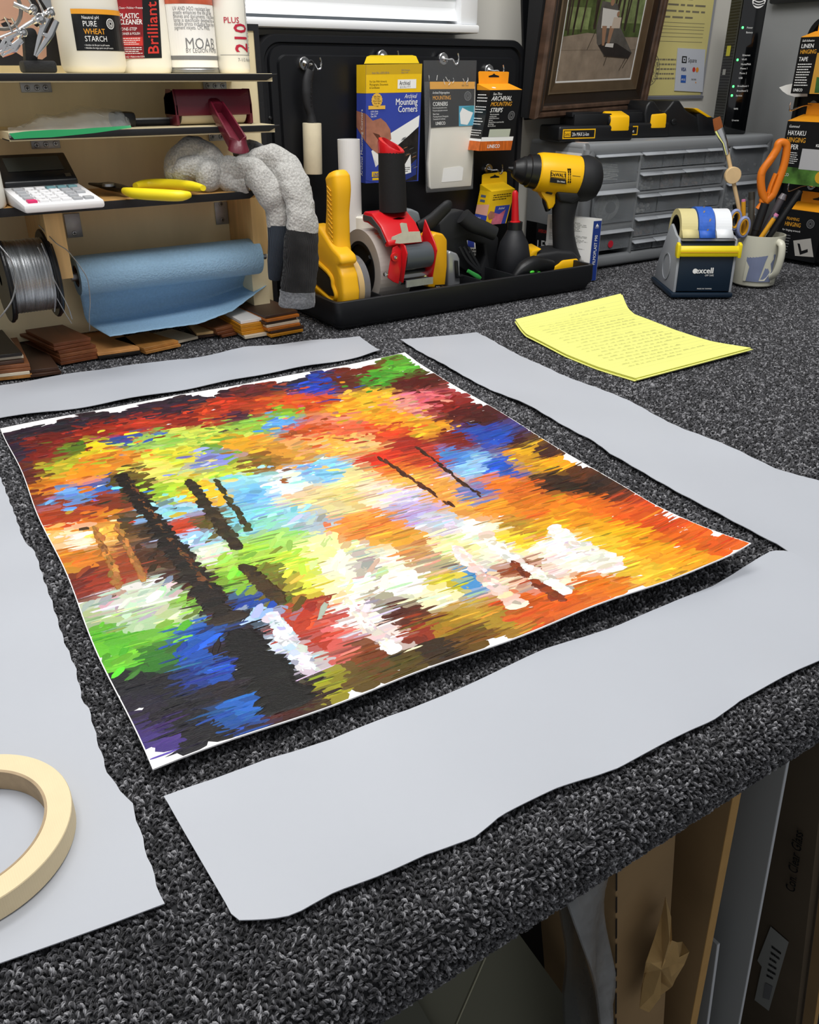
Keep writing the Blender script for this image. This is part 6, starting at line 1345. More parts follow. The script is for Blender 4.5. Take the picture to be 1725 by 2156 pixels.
m_ch = mat('snap_sling', '2c2726', .4, var=.3, vs=50)
f.poly([(.44, .36), (.56, .245), (.88, .225), (.93, .27), (.72, .50), (.62, .72), (.42, .74), (.40, .50)][::-1], mat('snap_towel', '5b5752', .4, var=.3, vs=50), 4); f.poly([(.46, .34), (.58, .235), (.90, .215), (.92, .27), (.70, .36), (.55, .37)][::-1], m_ch, 4.3)
for a, b in (((.40, .48), (.33, .30)), ((.56, .24), (.90, .215)), ((.86, .22), (.80, .10)), ((.60, .24), (.58, .15)), ((.93, .27), (.84, .12))): f.line(*a, *b, .008, m_tr, 4.5)
m_sk = mat('snap_skin', 'a07a60', .4); m_sh = mat('snap_shirt', 'd6d2cc', .4)
f.poly([(.46, .50), (.64, .50), (.66, .66), (.44, .68)][::-1], m_sh, 5); f.disc(.55, .735, .035, m_sk, 5, 14); f.poly([(.47, .52), (.53, .52), (.54, .34), (.51, .34)][::-1], m_sk, 5.2); f.poly([(.57, .52), (.63, .52), (.60, .35), (.57, .35)][::-1], m_sk, 5.2); f.poly([(.59, .50), (.70, .50), (.70, .60), (.60, .60)][::-1], mat('snap_shirt_pale', 'c9b9a8', .4), 5.4); f.disc(.65, .63, .026, m_sk, 5.5, 12); f.poly([(.56, .36), (.66, .36), (.66, .32), (.55, .33)][::-1], m_sh, 5.4)
obj('snapshot', mb, t, 'holiday snapshot of a man and child on a low sling chair under trees')
mbk = MB(); mbk.prism([FPt(-.006, .0, -.014), FPt(-.006, 0, -.001), FPt(-.006, Hf, -.001), FPt(-.006, Hf, -.050), FPt(-.006, Hf*.5, -.032)], ux*(Wf-.02), mat('frame_back_black', '101114', .7)); obj('backing', mbk, t, 'black deep backing')

mb = MB(); BKP = Pl((1.2, 1.322, 0), 0); mb.prism([BKP.p(*a) for a in [(1107, 253), (1300, 238), (1300, -70), (1099, -70)]], (0, .006, 0), K['satin'], bev=.001); single('black_board', mb, 'flat black board behind the wooden picture frame, showing as a strip left of it', 'board')
# ================= CERTIFICATE =================
CPl = Pl((1.5, WY-.004, 0), 0); py0 = PY(1480, 205, WY-.004); zc0 = py0.z; xcr = py0.x; xcl = 1.34; zc1 = zc0+.33
t = thing('licence_certificate', 'pale yellow printed certificate in a clear sleeve on the wall between frame and router', 'certificate', ((xcl+xcr)/2, WY-.004, zc0))
mb = MB(); mb.box((xcl, WY-.003, zc0), (xcr, WY-.001, zc1), mat('sleeve_grey', '9a9b9f', .3)); mb.box((xcl, WY-.005, zc0-.002), (xcr+.001, WY-.001, zc0+.003), mat('sleeve_edge', '70727a', .3)); obj('sleeve', mb, t)
mb = MB(); f = Face(V((xcl+.003, WY-.0035, zc0+.005)), V((xcr-.008, WY-.0035, zc0+.005)), V((xcr-.008, WY-.0035, zc1-.004)), V((xcl+.003, WY-.0035, zc1-.004)), mb=mb); f.rect(0, 0, 1, 1, mat('certificate_yellow', 'd9cd86', .6, var=.03, vs=12))
def fu(px, py): q = PY(px, py, WY-.0035); return (q.x-f.c[0].x)/f.w, (q.z-f.c[0].z)/f.h
m_cp = mat('certificate_print', '7d7660', .6)
su_, sv_ = fu(1366, 146); f.ringd(su_, sv_, .092, .097, m_cp, 2, 40); f.ringd(su_, sv_, .070, .073, m_cp, 2, 40)
for du in (-.035, .035):
    f.ringd(su_+du*f.h/f.w, sv_, .028, .031, m_cp, 2, 20); f.poly([(su_+du*f.h/f.w-.02, sv_-.02), (su_+du*f.h/f.w+.02, sv_-.02), (su_+du*f.h/f.w, sv_+.03)], m_cp, 2)
for k in range(26): a = 2*PI*k/26; f.disc(su_+.081*f.h/f.w*math.cos(a), sv_+.081*math.sin(a), .006, m_cp, 2, 6)
v0 = fu(1420, 30)[1]
f.small(.05, v0-.03, .95, 1-.05, 16, m_cp, 2, seed=2, wt=.3); 
for k, py in enumerate((48, 56, 62, 70, 78, 88)): v = fu(1420, py)[1]; f.rect(.15, v, .93, v+.0025, m_cp, 2)
f.small(.45, fu(1400, 170)[1], .70, fu(1400, 120)[1], 5, m_cp, 2, seed=9); obj('sheet', mb, t)
t2 = thing('card_brands_sign', 'small white card with payment logos fixed to the yellow certificate', 'sign', PY(1452, 192, WY-.006)); mb = MB()
q = [PY(*a, WY-.006) for a in [(1421, 191), (1480, 194), (1486, 104), (1428, 101)]]; mb.prism(q, (0, .0015, 0), mat('card_grey_white', 'c9cdd6', .4)); f = Face(*q, mb=mb)
f.rect(.17, .66, .34, .82, K['ink'], 1); f.rect(.205, .69, .305, .79, mat('card_grey_white', '', 0), 2); f.rect(.235, .72, .275, .76, K['ink'], 3); f.text('Square', .39, .685, .15, K['ink'], sx=.82)
f.text('VISA', .16, .47, .125, mat('card_navy', '23376e', .5), sx=.80, bold=.05); f.disc(.62, .52, .058, m_redp, 2, 20); f.disc(.74, .52, .058, mat('card_orange', 'e8962c', .5), 2.5, 20)
f.rect(.18, .20, .36, .38, mat('card_blue', '2c5cb0', .5), 2); f.text('AM EX', .19, .25, .07, K['inkwhite'], lay=3, sx=.75); f.text('DISCOVER', .55, .27, .055, K['grey_ink'], sx=.75, bold=.04); f.disc(.72, .22, .02, mat('card_orange', '', 0), 2, 12); obj('card', mb, t2)

# ================= TAPE DESK DISPENSER =================
da, db = PZ(1416, 626, .0045), PZ(1538, 626, .0045); xd = (db-da).normalized(); yd = V((-xd.y, xd.x, 0)); wd_ = (db-da).length
t = thing('desk_tape_dispenser', 'grey and navy desk tape dispenser loaded with three rolls of tape', 'tape dispenser', (da+db)/2+yd*.05)
DD = lambda u, d, z: da+xd*u+yd*d+V((0, 0, z))
m_dg = mat('dispenser_grey', '9ea2a8', .35); m_nv = mat('dispenser_navy', '142536', .35); m_dy = mat('dispenser_yellow', 'ecd51a', .35)
mb = MB(); mb.prism([DD(-.004, -.004, 0), DD(wd_+.002, -.004, 0), DD(wd_+.002, .125, 0), DD(-.004, .125, 0)], (0, 0, .008), m_nv, bev=.002); obj('base', mb, t)
sp = [(0, .008), (.004, .075), (.012, .092), (.030, .095), (.052, .105), (.060, .108), (.068, .104), (.090, .070), (.112, .035), (.120, .008)]
for u in (0, wd_-.0045): mb = MB(); mb.prism([DD(u, a, b) for a, b in sp], xd*.0045, m_dg, bev=.0012); mb2 = mb; obj('side_panel', mb, t)
mb = MB(); mb.ring(DD(-.0004, .055, .040), -xd, .020, .022, 0, .001, m_dg, 30); obj('side_boss', mb, t)
mb = MB(); mb.prism([DD(.0045, -.001, .010), DD(.0045, .003, .070), DD(.0045, .010, .088), DD(.0045, .020, .090), DD(.0045, .020, .010)], xd*(wd_-.009), m_nv, bev=.001)
f = Face(DD(.006, -.0015, .010), DD(wd_-.006, -.0015, .010), DD(wd_-.006, .0025, .068), DD(.006, .0025, .068), mb=mb, eps=.0004); f.text('excell', .30, .50, .22, K['inkwhite'], sx=1.0, bold=.06); f.disc(.30, .56, .07, K['inkwhite'], 1, 14); f.text('OPP TAPE', .50, .42, .07, K['inkwhite'], sx=.8); f.text('MADE IN TAIWAN', .38, .06, .05, K['inkwhite']); obj('front_panel', mb, t, 'navy front panel')
mb = MB(); mb.prism([DD(-.002, -.004, .066), DD(-.002, -.005, .076), DD(-.002, -.001, .083), DD(-.002, .006, .080), DD(-.002, .004, .067)], xd*(wd_+.004), m_dy, bev=.001); mb.prism([DD(.002, -.0052, .0725), DD(.002, -.0052, .0735), DD(.002, -.0040, .0735), DD(.002, -.0040, .0725)], xd*(wd_-.004), K['gold'])
for u in (-.004, wd_-.001): mb.prism([DD(u, -.006, .064), DD(u, -.005, .085), DD(u, .004, .088), DD(u, .010, .080), DD(u, .006, .066)], xd*.005, m_dy, bev=.001)
obj('blade_guard', mb, t, 'yellow blade guard')
mb = MB(); mb.prism([DD(.004, .004, .0895), DD(.004, .010, .0915), DD(.004, .020, .0915), DD(.004, .020, .0895)], xd*(wd_-.008), K['steel']); obj('blade', mb, t)
tapes = [('masking', 'cream masking tape roll, left of the three on the desk dispenser', mat('tape_cream', 'd8cc92', .6), .006, .023, .0365), ('blue', 'blue painter tape roll, middle of the three on the desk dispenser', mat('tape_blue', '2f62c4', .5, var=.10, vs=150), .030, .022, .0395), ('white', 'white tape roll, right of the three on the desk dispenser', mat('tape_white', 'edf0f4', .5), .054, .023, .0365)]
zc_ = .094
sc_ = wd_/.083
for nm, lb, m, u, w_, r_ in tapes:
    c = DD(u*sc_, .060, zc_+.001); t3 = thing('tape_roll', lb, 'tape roll', c, 'rolls on the desk tape dispenser'); mb = MB(); w_ *= sc_
    mb.ring(c, xd, .027, r_, 0, w_, m, 48)
    obj('tape', mb, t3); mb = MB(); mb.ring(c, xd, .0245, .0272, .0005, w_-.0005, K['ink'] if nm == 'masking' else K['paper'], 36); obj('core', mb, t3)
    mb = MB(); z_top = zc_+.001
    P_ = [c+yd*(-r_*.80)+V((0, 0, .012)), c+yd*(-.040)+V((0, 0, .0065)), DD(u*sc_, .012, .0925)]
    mb.add([q for p in P_ for q in (p, p+xd*w_)], [[0, 1, 3, 2], [2, 3, 5, 4]], m, True); o = obj('tape_tail', mb, t3); md = o.modifiers.new('s', 'SOLIDIFY'); md.thickness = .0003
    if nm == 'blue':
        mb = MB()
        for k in range(6):
            a = -.3+k*.42; p = c+xd*(w_*(.3+.15*(k % 3)))+yd*(-math.cos(a)*(r_+.0003))+V((0, 0, math.sin(a)*(r_+.0003))); tg = yd*math.sin(a)+V((0, 0, math.cos(a)))
            mb.add([p, p+xd*.003+tg*.002, p+xd*.004+tg*.006, p+xd*.001+tg*.005], [[0, 1, 2, 3]], mat('tape_print', '8a7a6a', .5))
        obj('print_marks', mb, t3)

# ================= MUG AND ITS TOOLS =================
mc = PZ(1585, 596, .0045); mr = .0385; MP = Pl(mc, -33)
mh = PY(1590, 492, mc.y).z-.006
t = thing('mug', 'cream mug with a faded blue picture, holding pens and scissors', 'mug', mc); m_mug = mat('mug_cream', 'd6d4c2', .25, coat=.3)
mb = MB(); mb.lathe([(0, mr*.86), (.002, mr*.92), (.006, mr*.93), (mh*.5, mr*.97), (mh-.002, mr*1.03), (mh, mr*1.03), (mh, mr*.96), (mh-.004, mr*.94), (.010, mr*.84), (.010, .0001)], m_mug, mc, n=48, cap=True); obj('body', mb, t)
mb = MB(); hd2 = (MP.x*math.cos(math.radians(66))+MP.n*math.sin(math.radians(66))); hc = lambda u, z: mc+hd2*u+V((0, 0, z)); mb.tube(smooth_path([hc(mr*.98, mh*.90), hc(mr*1.25, mh*.86), hc(mr*1.34, mh*.62), hc(mr*1.22, mh*.32), hc(mr*.93, mh*.20)], 6), .006, m_mug, 12, up=MP.n, b=.0045); obj('handle', mb, t)
mb = MB(); f = Cyl(mc, mr*.985, mc.z+mh*.10, mc.z+mh*.86, -55-26, -55+60, mb, rb=0); m_mb = mat('mug_blue', '7c85a2', .3, var=.08, vs=40); m_mc = mat('mug_blue_dark', '5f6888', .3)
f2 = f; f.r = mr*.975
for i in range(12):
    u0 = i/12; u1 = (i+1)/12; lo = .12 if u0 < .3 else .0; 
    f.poly([(u0, .02+.0*u0), (u1, .02), (u1, .98), (u0, .98)], m_mb, 1+ (0))
f.poly([(.55, .55), (.62, .78), (.75, .80), (.80, .62), (.72, .50), (.80, .30), (.62, .05), (.45, .05), (.50, .30)][::-1], m_mug, 4); f.poly([(0, .02), (0, .55), (.12, .40), (.08, .02)][::-1], m_mug, 4); f.poly([(.82, 0), (1, 0), (1, .9), (.86, .8)], m_mug, 4); obj('picture_print', mb, t, 'faded blue print')
q = MP.p
def stick(name, label, cat, p0, p1, r0, r1, m, d0=0, d1=0, parts=(), grp=None, **kw):
    a, b = q(*p0, d0), q(*p1, d1); t = thing(name, label, cat, a, grp); d = b-a; L_ = d.length; n_ = d.normalized()
    bot = a-n_*.04
    if bot.z < mc.z+.014: bot = a-n_*max(.0, (a.z-mc.z-.014)/max(n_.z, .2))
    mb = MB(); mb.cyl(bot, a+d*(parts[0][0] if parts else 1), r0, m, 12, r2=r0); obj('shaft', mb, t)
    for i, (s, nm, mm, ra_, rb_) in enumerate(parts):
        e_ = parts[i+1][0] if i+1 < len(parts) else 1; mb = MB(); mb.cyl(a+d*s, a+d*e_, ra_, mm, 14, r2=rb_); obj(nm, mb, t)
    return t, a, b
m_bw = wood('brush_wood', 'd9b98a', .9, 40); m_pcl = mat('pencil_yellow', 'd99a1e', .4); m_pink = mat('eraser_pink', 'c878a0', .7)
t_, a, b = stick('paint_brush', 'flat paint brush with pale wooden handle and chestnut bristles in the mug', 'brush', (1563, 470), (1532, 322), .0033, .0033, m_bw, 0, .0)
mb = MB(); mb.tube([q(1531, 325), q(1526, 300), q(1519, 284), q(1514, 272)], [.004, .005, .007, .0075], K['chrome'], 14, up=MP.n, b=[.004, .004, .003, .0028]); obj('ferrule', mb, t_)
mb = MB(); mb.tube([q(1514, 272), q(1511, 258), q(1509, 248)], [.0072, .0070, .0062], mat('bristles', '9a5526', .8, kind='wave', bump=.6, bs=400), 14, up=MP.n, b=[.0028, .0025, .0015]); obj('bristles', mb, t_, 'chestnut bristles')
mb = MB(); mb.lathe([(-.004, .0125), (-.0035, .0132), (.0035, .0132), (.004, .0125)], m_bw, q(1543, 369, .005), MP.n, 28); obj('wooden_disc', mb, t_)
m_or = mat('orange_handle', 'e07818', .4)
t_ = thing('scissors', 'large scissors with orange handles standing handle-up in the mug', 'scissors', q(1600, 470, 0))
mb = MB(); out = smooth_path([q(*a, -.004) for a in [(1612, 425), (1604, 400), (1604, 365), (1620, 340), (1636, 315), (1640, 302), (1650, 300), (1657, 310), (1652, 345), (1640, 380), (1628, 410)]], 4)
mb.tube(out, .0062, m_or, 12, up=MP.n, b=.0065, closed=True, sq=.8); mb.tube(smooth_path([q(*a, -.002) for a in [(1604, 368), (1612, 350), (1628, 330)]], 4), .0055, m_or, 10, up=MP.n, b=.005); mb.tube(smooth_path([q(*a, -.004) for a in [(1614, 428), (1622, 395), (1634, 365)]], 4), .0035, m_or, 10, up=MP.n, b=.005); mb.tube(smooth_path([q(*a, -.004) for a in [(1595, 440), (1606, 425), (1612, 405)]], 4), [.004]*4+[.007]*4+[.008], m_or, 10, up=MP.n, b=.005); obj('handle', mb, t_, 'orange handles')
mb = MB(); mb.tube([q(1603, 435, -.004), q(1594, 470, -.003), q(1586, 500, -.002)], [.005, .006, .004], K['steel'], 8, up=MP.n, b=.0015); obj('blade', mb, t_)
for i, (cx_, cy_, dd) in enumerate(((1548, 463, .014), (1566, 478, .020))):
    if i == 0: ts = thing('small_scissors', 'small scissors with pale blue loops and mustard linings at the left of the mug', 'scissors', q(1558, 495, .015))
    c = q(cx_, cy_, dd); mb = MB(); mb.tube([c+MP.x*math.cos(a)*.0085+V((0, 0, math.sin(a)*.0150)) for a in np.linspace(0, 2*PI, 28)[:-1]], .0032, mat('pale_blue_loop', '8a94bc', .4), 10, up=MP.n, b=.004, closed=True); lp = obj('finger_loop', mb, ts)
    mb = MB(); mb.tube([c+MP.n*.0006+MP.x*math.cos(a)*.0062+V((0, 0, math.sin(a)*.0125)) for a in np.linspace(0, 2*PI, 28)[:-1]], .0018, mat('mustard_lining', 'c9921e', .5), 8, up=MP.n, b=.0042, closed=True); obj('lining', mb, lp)
mb = MB(); mb.tube([q(1550, 478, .014), q(1557, 500, .012)], .004, mat('pale_blue_loop', '', 0), 8); obj('shank', mb, ts)
stick('pencil', 'yellow pencil with a pink eraser leaning against the brush in the mug', 'pencil', (1566, 480), (1566, 420), .0036, .0036, m_pcl, .006, .006, [(.93, 'eraser', m_pink, .0034, .0032)])
stick('pencil', 'yellow pencil with a pink eraser leaning right at the front of the mug', 'pencil', (1605, 497), (1637, 450), .0040, .004, m_pcl, .016, .018, [(.80, 'ferrule', K['steel'], .0042, .0042), (.88, 'eraser', m_pink, .004, .0038)])
stick('marker_pen', 'thick black marker cap standing in the middle of the mug', 'marker', (1590, 490), (1612, 428), .0065, .006, K['ink'], .004, .004, [(.10, 'cap', K['black'], .0075, .007)])
stick('marker_pen', 'clear-capped dark pen leaning right behind the front pencil in the mug', 'marker', (1612, 480), (1652, 408), .0062, .006, mat('smoke_barrel', '4b464a', .2, coat=.4), -.004, 0, [(.85, 'cap', mat('smoke_cap', '6c676b', .15, coat=.5), .0068, .0045)])
stick('marker_pen', 'long slim black pen leaning furthest right out of the mug', 'marker', (1622, 495), (1686, 402), .0052, .005, K['black'], .002, .006, [(.90, 'end_plug', K['ink'], .0052, .0048)])
stick('craft_knife', 'dark translucent craft knife upright at the back of the mug', 'knife', (1582, 480), (1583, 404), .0052, .005, mat('knife_smoke', '55524a', .25, coat=.3), -.014, -.016, [(.80, 'cap', mat('knife_cap', '3a3832', .3), .0056, .005)])
stick('marker_pen', 'short black pen at the left back of the mug behind the blue loops', 'marker', (1556, 480), (1549, 430), .005, .005, K['ink'], -.012, -.012, [(.7, 'cap', K['black'], .0055, .005)])

# ================= RIGHT BOARD WITH CARTONS =================
BX = 1.60
by_l = PX(1673, 213, BX).y; bz_t = PX(1710, 40, BX).z+.004
t = thing('magnetic_board', 'second black rounded metal tray standing against the right wall beyond the mug', 'board', (BX, by_l-.3, .0045)); mb = MB()
def rr_yz(y0, y1, z0, z1, r, x, n=8): return [V((x, y1-(p.x-y0), p.z)) for p in rr_xz(y0, y1, z0, z1, r, 0, n)]
yb0, yb1 = by_l-.62, by_l; z0_ = .0045
loft(mb, [rr_yz(yb0, yb1, z0_, bz_t, .035, BX+.016), rr_yz(yb0, yb1, z0_, bz_t, .035, BX), rr_yz(yb0+.008, yb1-.008, z0_+.008, bz_t-.008, .030, BX-.001), rr_yz(yb0+.010, yb1-.010, z0_+.010, bz_t-.010, .028, BX+.004), rr_yz(yb0+.018, yb1-.018, z0_+.018, bz_t-.018, .024, BX+.003), rr_yz(yb0+.020, yb1-.020, z0_+.020, bz_t-.020, .022, BX-.002)], K['satin']); obj('tray_body', mb, t)
mb = MB(); mb.box((BX-.03, yb0+.01, .0045), (BX, yb1-.02, .016), m_tray, bev=.003); obj('foot_ledge', mb, t)
def wbox(name, label, px0, pyt, pyb, X, dp, W, tab=None):
    """carton on the right board, face towards -x; left edge at px0"""
    a = PX(px0, pyb, X); b = PX(px0, pyt, X); y = (a.y+b.y)/2; zb, zt_ = a.z, b.z; t = thing(name, label, 'carton', (X+dp/2, y-W/2, zb)); mb = MB()
    mb.box((X, y-W, zb), (X+dp, y, zt_), m_lab_b); f = Face(V((X, y, zb)), V((X, y-W, zb)), V((X, y-W, zt_)), V((X, y, zt_)), mb=mb, eps=.0003)
    mb.prism([V((X, y, zt_)), V((X, y-W, zt_)), V((X+dp, y-W, zt_+.010)), V((X+dp, y, zt_+.010))], (0, 0, .0006), K['orange_ink']); mb.prism([V((X, y, zt_)), V((X+dp, y, zt_)), V((X+dp, y, zt_+.010))], (0, -W, 0), K['orange_ink'])
    m2 = MB(); yc = y-W/2; yt = (y-.005, y-W+.005); m2.prism([V((X+dp-.001, yt[0], zt_+.008)), V((X+dp-.001, yt[1], zt_+.008)), V((X+dp-.001, yt[1], zt_+.030)), V((X+dp-.001, yt[0], zt_+.030))], (.0008, 0, 0), K['orange_ink'])
    x_ = X+dp-.0014; m2.add([(x_, yc+.012, zt_+.016), (x_, yc-.012, zt_+.016), (x_, yc-.012, zt_+.018), (x_, yc-.003, zt_+.0205), (x_, yc, zt_+.0225), (x_, yc+.003, zt_+.0205), (x_, yc+.012, zt_+.018)], [list(range(7))], K['ink']); obj('hang_tab', m2, t)
    return t, mb, f, y
t, mb, f, y = wbox('linen_tape_carton', 'black and orange carton of linen tape, uppermost on the right board', 1676, 79, 197, 1.555, .040, .085)
f.rect(.46, 0, 1, .72, mat('tan_print', 'c9963c', .4, var=.08, vs=20), 1); f.poly([(.62, .42), (.70, .60), (.86, .62), (.84, .52), (.74, .50), (.68, .40)][::-1], K['inkwhite'], 2); f.poly([(.58, .02), (.56, .30), (.74, .28), (.72, .02)], mat('green_print', '3d6a34', .4, var=.4, vs=60), 2); f.disc(.90, .30, .10, K['inkwhite'], 2, 18)
f.text('Self-Adhesive', .05, .92, .055, K['inkwhite'], slant=.2, sx=.9); f.text('LINEN', .05, .81, .105, K['inkwhite'], sx=.95, bold=.02); f.text('HINGING', .05, .71, .105, K['gold'], sx=.80, bold=.02); f.text('TAPE', .05, .58, .105, K['inkwhite'], sx=.85, bold=.02)
f.small(.05, .13, .40, .55, 9, K['inkwhite'], 2, seed=3); f.text('LINECO', .05, .04, .075, K['inkwhite'], sx=.80, bold=.04); obj('carton', mb, t)
t, mb, f, y = wbox('hinging_paper_carton', 'black and orange carton of hinging paper with a green band, below the linen tape carton', 1647, 254, 385, 1.545, .045, .10)
f.rect(0, 0, 1, .27, mat('leaf_print', '4f7a34', .4, var=.7, vs=35), 1); f.rect(.42, .25, 1, .58, mat('pale_patch', 'b9b9bb', .4), 2); f.disc(.9, .15, .10, mat('yellow_bloom', 'd9a52c', .4), 2, 14); f.text('LIN CO', .02, .12, .07, K['inkwhite'], sx=.9, lay=3)
f.text('Gummed', .05, .90, .06, K['inkwhite'], slant=.2, sx=.9); f.text('HAYAKU', .05, .78, .11, K['inkwhite'], sx=.80, bold=.02); f.text('HINGING', .05, .67, .11, K['gold'], sx=.80, bold=.02); f.text('PAPER', .05, .56, .11, K['inkwhite'], sx=.85, bold=.02); f.text('KIZUKI', .68, .62, .06, K['inkwhite'], sx=.9, bold=.05); seal(f, .85, .78, .08, K['grey_ink']); f.small(.05, .32, .38, .52, 6, K['inkwhite'], 2, seed=5); obj('carton', mb, t)
t, mb, f, y = wbox('framing_hinge_carton', 'black and orange carton with a corner drawing, lowest on the right board', 1643, 437, 541, 1.550, .040, .085)
f.text('FRAMING', .10, .78, .09, K['gold'], sx=.8); f.text('HINGING', .08, .66, .12, K['gold'], sx=.75, bold=.02); seal(f, .72, .76, .09, K['grey_ink']); f.text('for hinging artwork', .05, .56, .055, K['inkwhite']); f.small(.05, .10, .30, .50, 7, K['grey_ink'], 2, seed=7); f.poly([(.38, .38), (.80, .48), (.96, .12), (.50, .08)][::-1], mat('pale_print2', 'b3b0aa', .4), 2)
f.poly([(.50, .34), (.56, .34), (.64, .20), (.78, .26), (.80, .20), (.62, .12)][::-1], K['ink'], 3); f.text('LINECO', .05, .03, .06, K['grey_ink'], sx=.9); obj('carton', mb, t)
# white curved scrap behind the linen carton and hooks
mb = MB(); XX = 1.585; mb.prism([PX(*a, XX) for a in [(1641, 184), (1655, 179), (1674, 175), (1700, 178), (1700, 203), (1674, 204), (1658, 199), (1648, 192)]], (.0012, 0, 0), K['paper']); single('white_scraper', mb, 'white pointed plastic blade sticking out left of the linen tape carton', 'scraper')
for px, py, lb in ((1716, 222, 'chrome magnetic hook above the hinging paper carton'), (1712, 390, 'chrome magnetic hook above the lowest carton on the right board')):
    c = PX(px, py, BX-.002); t = thing('magnetic_hook', lb, 'hook', c, 'chrome magnetic hooks on the boards'); mb = MB(); mb.lathe([(0, .009), (.0045, .009), (.0055, .0082), (.0055, .0045), (.009, .0012)], K['chrome'], c, (-1, 0, 0), 24); obj('magnet', mb, t)
    h = c+V((-.008, 0, 0)); mb = MB(); mb.tube(smooth_path([h, h+V((-.02, .004, 0)), h+V((-.045, .012, -.008)), h+V((-.050, .013, -.003)), h+V((-.050, .013, .006))], 5), .0014, K['chrome'], 8); obj('hook', mb, t)
# black bar at the upper right on the side wall
mb = MB(); mb.box((WXR-.02, .9, PX(1650, 8, WXR).z), (WXR, 1.28, PX(1650, 8, WXR).z+.10), K['satin'], bev=.004); single('wall_rail', mb, 'dark horizontal rail high on the grey side wall above the cartons', 'rail')

# ================= UNDER THE TABLE =================
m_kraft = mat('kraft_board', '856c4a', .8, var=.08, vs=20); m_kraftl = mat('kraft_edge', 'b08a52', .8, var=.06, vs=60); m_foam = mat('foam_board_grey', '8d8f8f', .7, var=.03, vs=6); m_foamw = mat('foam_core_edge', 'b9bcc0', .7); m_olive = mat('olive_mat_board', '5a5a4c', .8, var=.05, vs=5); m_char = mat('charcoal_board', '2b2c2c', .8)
ZT = ZB-.003; ZL = -.795
def board(name, label, cat, Yf, top, bot, tk, m, me, depth=.40, grp=None, back_dx=0.0, zt_=ZT):
    """upright sheet stored on edge; its front edge runs between two picture points"""
    a = PY(*top, Yf); b = PY(*bot, Yf); dx = (b.x-a.x)/(b.z-a.z); X = lambda z: a.x+dx*(z-a.z); t = thing(name, label, cat, (X(ZL)-tk/2, Yf, ZL), grp)
    mb = MB(); A = [V((X(ZL), Yf, ZL)), V((X(ZL)-tk, Yf, ZL)), V((X(zt_)-tk, Yf, zt_)), V((X(zt_), Yf, zt_))]; mb.prism(A, (back_dx, depth, 0), m)
    obj('sheet', mb, t); e_ = MB(); e_.prism([p+V((0, -.0006, 0)) for p in A], (0, .0006, 0), me); obj('front_edge', e_, t); return t, X
board('cardboard_sheet', 'thick tan corrugated cardboard panel stored upright under the table', 'cardboard', .215, (1562, 1656), (1466, 2156), .0085, m_kraft, m_kraftl, .39)
board('foam_board', 'tall grey foam board with a white edge stored upright under the table', 'foam board', .213, (1664, 1587), (1558, 2156), .0028, m_foam, m_foamw, .39)
board('foam_board', 'shorter grey board with a white edge leaning between cardboard and tall foam board', 'foam board', .222, (1515, 1985), (1492, 2156), .0030, m_foam, m_foamw, .30, zt_=PY(1515, 1985, .222).z)
bx_t, X = board('glass_carton', 'dark brown flat carton with handwriting and a white label under the table', 'carton', .230, (1800, 1560), (1715, 2156), .040, mat('dark_carton', '5a4e3e', .85, var=.08, vs=15), mat('dark_carton', '', 0), .37)
board('wood_moulding', 'long tan wooden strip standing at the far right under the table', 'moulding', .214, (1790, 1700), (1720, 2156), .0065, m_kraft, m_kraftl, .012)
mb = MB(); xf = lambda z: X(z)-.040-.0008
def CF(y, z): return V((xf(z), y, z))
def sheetpt(px, py):
    # point on the left face of the carton
    p = PX(px, py, xf(-.1))
    for _ in range(6): p = PX(px, py, xf(p.z))
    return p
lb_ = MB(); lq = [(1624, 1950), (1662, 1983), (1620, 2128), (1590, 2105), (1605, 2035), (1596, 2022)]; lb_.add([sheetpt(*a)+V((-.0006, 0, 0)) for a in lq], [list(range(6))[::-1]], mat('carton_label', '9b9c98', .7)); 
fL = Face(sheetpt(1605, 2105), sheetpt(1622, 2110), sheetpt(1655, 1990), sheetpt(1628, 1968), mb=lb_, eps=.001); fL.rect(.1, .05, .9, .30, K['grey_ink'], 1.2); fL.small(.1, .38, .9, .9, 6, K['ink'], 1.2); obj('label', lb_, bx_t, 'white shipping label')
fw_ = Face(sheetpt(1655, 1870), sheetpt(1680, 1880), sheetpt(1716, 1640), sheetpt(1690, 1620), mb=mb, eps=.001)
mw = MB(); fw_.mb = mw; fw_.text('Con. Clear Glass', .85, .0, 1.15/ (fw_.h/fw_.w), K['ink'], rot=90, sx=1.0, slant=.2, bold=.02); obj('handwriting', mw, bx_t, 'black marker handwriting')
# cardboard box front left of the thick sheet
t = thing('cardboard_carton', 'brown cardboard carton end with a torn flap of paper under the table', 'carton', (.24, .214, ZL)); a = PY(1297, 1800, .214); b = PY(1296, 2156, .214); c = PY(1418, 1760, .214); dx = (b.x-a.x)/(b.z-a.z)
X1 = lambda z: a.x+dx*(z-a.z); mb = MB(); mb.prism([V((X1(ZL), .214, ZL)), V((X1(ZL)+c.x-a.x, .214, ZL)), V((X1(ZT)+c.x-a.x, .214, ZT)), V((X1(ZT), .214, ZT))], (0, .35, 0), m_kraft, bev=.001); obj('box', mb, t)
mb = MB(); R = random.Random(3); z = ZT-.02
while z > -.5: l = R.uniform(.008, .03); mb.add([(X1(z)-.0007, .2134, z), (X1(z)+.0007, .2134, z), (X1(z-l)+.0007, .2134, z-l), (X1(z-l)-.0007, .2134, z-l)], [[0, 3, 2, 1]], K['ink']); z -= l+.006
obj('perforation', mb, t)
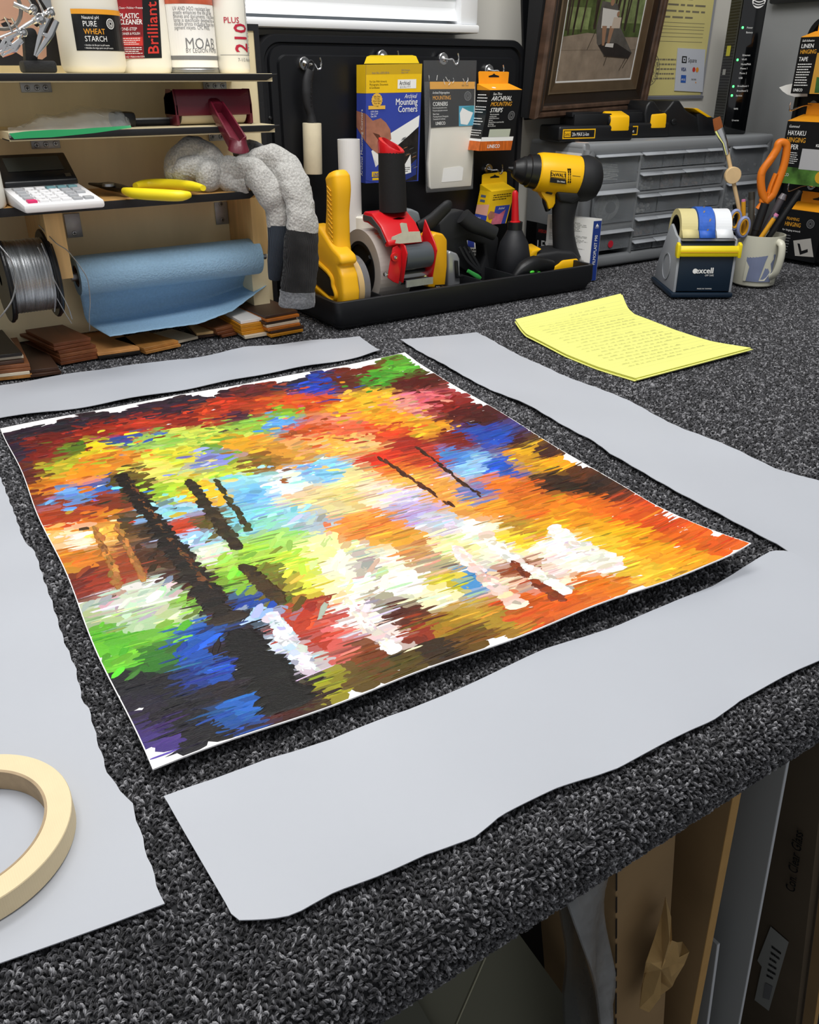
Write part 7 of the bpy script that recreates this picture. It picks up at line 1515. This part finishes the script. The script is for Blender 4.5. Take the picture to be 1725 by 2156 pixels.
tp = [(1401, 1888), (1412, 1930), (1415, 1980), (1425, 1984), (1437, 1984), (1452, 2004), (1440, 2030), (1422, 2060), (1410, 2080), (1390, 2095), (1370, 2110), (1366, 2130), (1348, 2122), (1352, 2080), (1360, 2025), (1378, 1975), (1395, 1925)]
mb = MB(); Y0 = .200; ctr = PY(1392, 2040, Y0-.012); P_ = [PY(*q_, Y0+.006*math.sin(i*2.1)) for i, q_ in enumerate(tp)]; n = len(P_); mid = [(p*.5+ctr*.5)+V((0, -.006*math.sin(i*1.7+1), 0)) for i, p in enumerate(P_)]
mb.add(P_+mid+[ctr], [[i, (i+1) % n, n+(i+1) % n, n+i] for i in range(n)]+[[n+i, n+(i+1) % n, 2*n] for i in range(n)], mat('torn_kraft', 'a98a58', .85, var=.1, vs=60, bump=.5, bs=120)); o = obj('torn_flap', mb, t, 'torn crumpled kraft paper flap'); md = o.modifiers.new('s', 'SOLIDIFY'); md.thickness = .0005
# bubble wrap strip
m_bub = mat('bubble_film', '8f9294', .3, alpha=.55, var=.2, vs=40, kind='voronoi', bump=.8, bs=130)
def loose(name, label, cat, quad, Y, m, tk=.002, n=16, wav=.004):
    A, B = quad; mb = MB(); vs_ = []
    for i in range(n):
        s = i/(n-1); pa = interp3([PY(*q_, Y) for q_ in A], s); pb = interp3([PY(*q_, Y+.01) for q_ in B], s)
        for j in range(6): u = j/5; p = pa*(1-u)+pb*u; p.y += wav*math.sin(s*9+u*5); vs_.append(p)
    k = len(vs_); mb.add(vs_+[v+V((0, tk, 0)) for v in vs_], [f_ for i in range(n-1) for j in range(5) for f_ in ([i*6+j, (i+1)*6+j, (i+1)*6+j+1, i*6+j+1], [k+i*6+j, k+i*6+j+1, k+(i+1)*6+j+1, k+(i+1)*6+j])], m, True); return single(name, mb, label, cat)
loose('bubble_wrap', 'hanging strip of cloudy bubble wrap beside the brown carton under the table', 'bubble wrap', ([(1180, 1830), (1200, 1890), (1225, 1990), (1250, 2080), (1275, 2180), (1300, 2400)], [(1278, 1795), (1280, 1880), (1284, 1960), (1289, 2040), (1285, 2120), (1310, 2400)]), .204, m_bub)
loose('plastic_sheet', 'dark translucent plastic sheet left of the bubble wrap under the table', 'plastic sheet', ([(1160, 1850), (1185, 1920), (1190, 2000), (1190, 2100), (1205, 2300)], [(1210, 1830), (1222, 1920), (1240, 2040), (1262, 2130), (1290, 2300)]), .211, mat('dull_film', '4a4c4a', .3, alpha=.6), wav=.002)
def leaner(label, A, B, Cc, D_, Y, m, grp='dark mat boards under the table'):
    mb = MB(); mb.prism([PY(*q_, Y) for q_ in (A, B, Cc, D_)], (0, .003, 0), m); return single('mat_board', mb, label, 'mat board', grp)
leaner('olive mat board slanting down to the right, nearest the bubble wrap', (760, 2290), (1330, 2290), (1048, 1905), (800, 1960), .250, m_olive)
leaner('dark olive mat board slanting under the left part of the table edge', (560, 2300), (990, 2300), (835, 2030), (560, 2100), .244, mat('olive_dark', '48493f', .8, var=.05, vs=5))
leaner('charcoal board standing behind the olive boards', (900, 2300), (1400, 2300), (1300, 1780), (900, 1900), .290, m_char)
mb = MB(); mb.tube([PY(1036, 1985, .249), PY(960, 2160, .249)], .0006, mat('scratch', '8a8874', .6), 5); single('packing_strap', mb, 'thin pale strap lying across the olive mat board', 'strap')
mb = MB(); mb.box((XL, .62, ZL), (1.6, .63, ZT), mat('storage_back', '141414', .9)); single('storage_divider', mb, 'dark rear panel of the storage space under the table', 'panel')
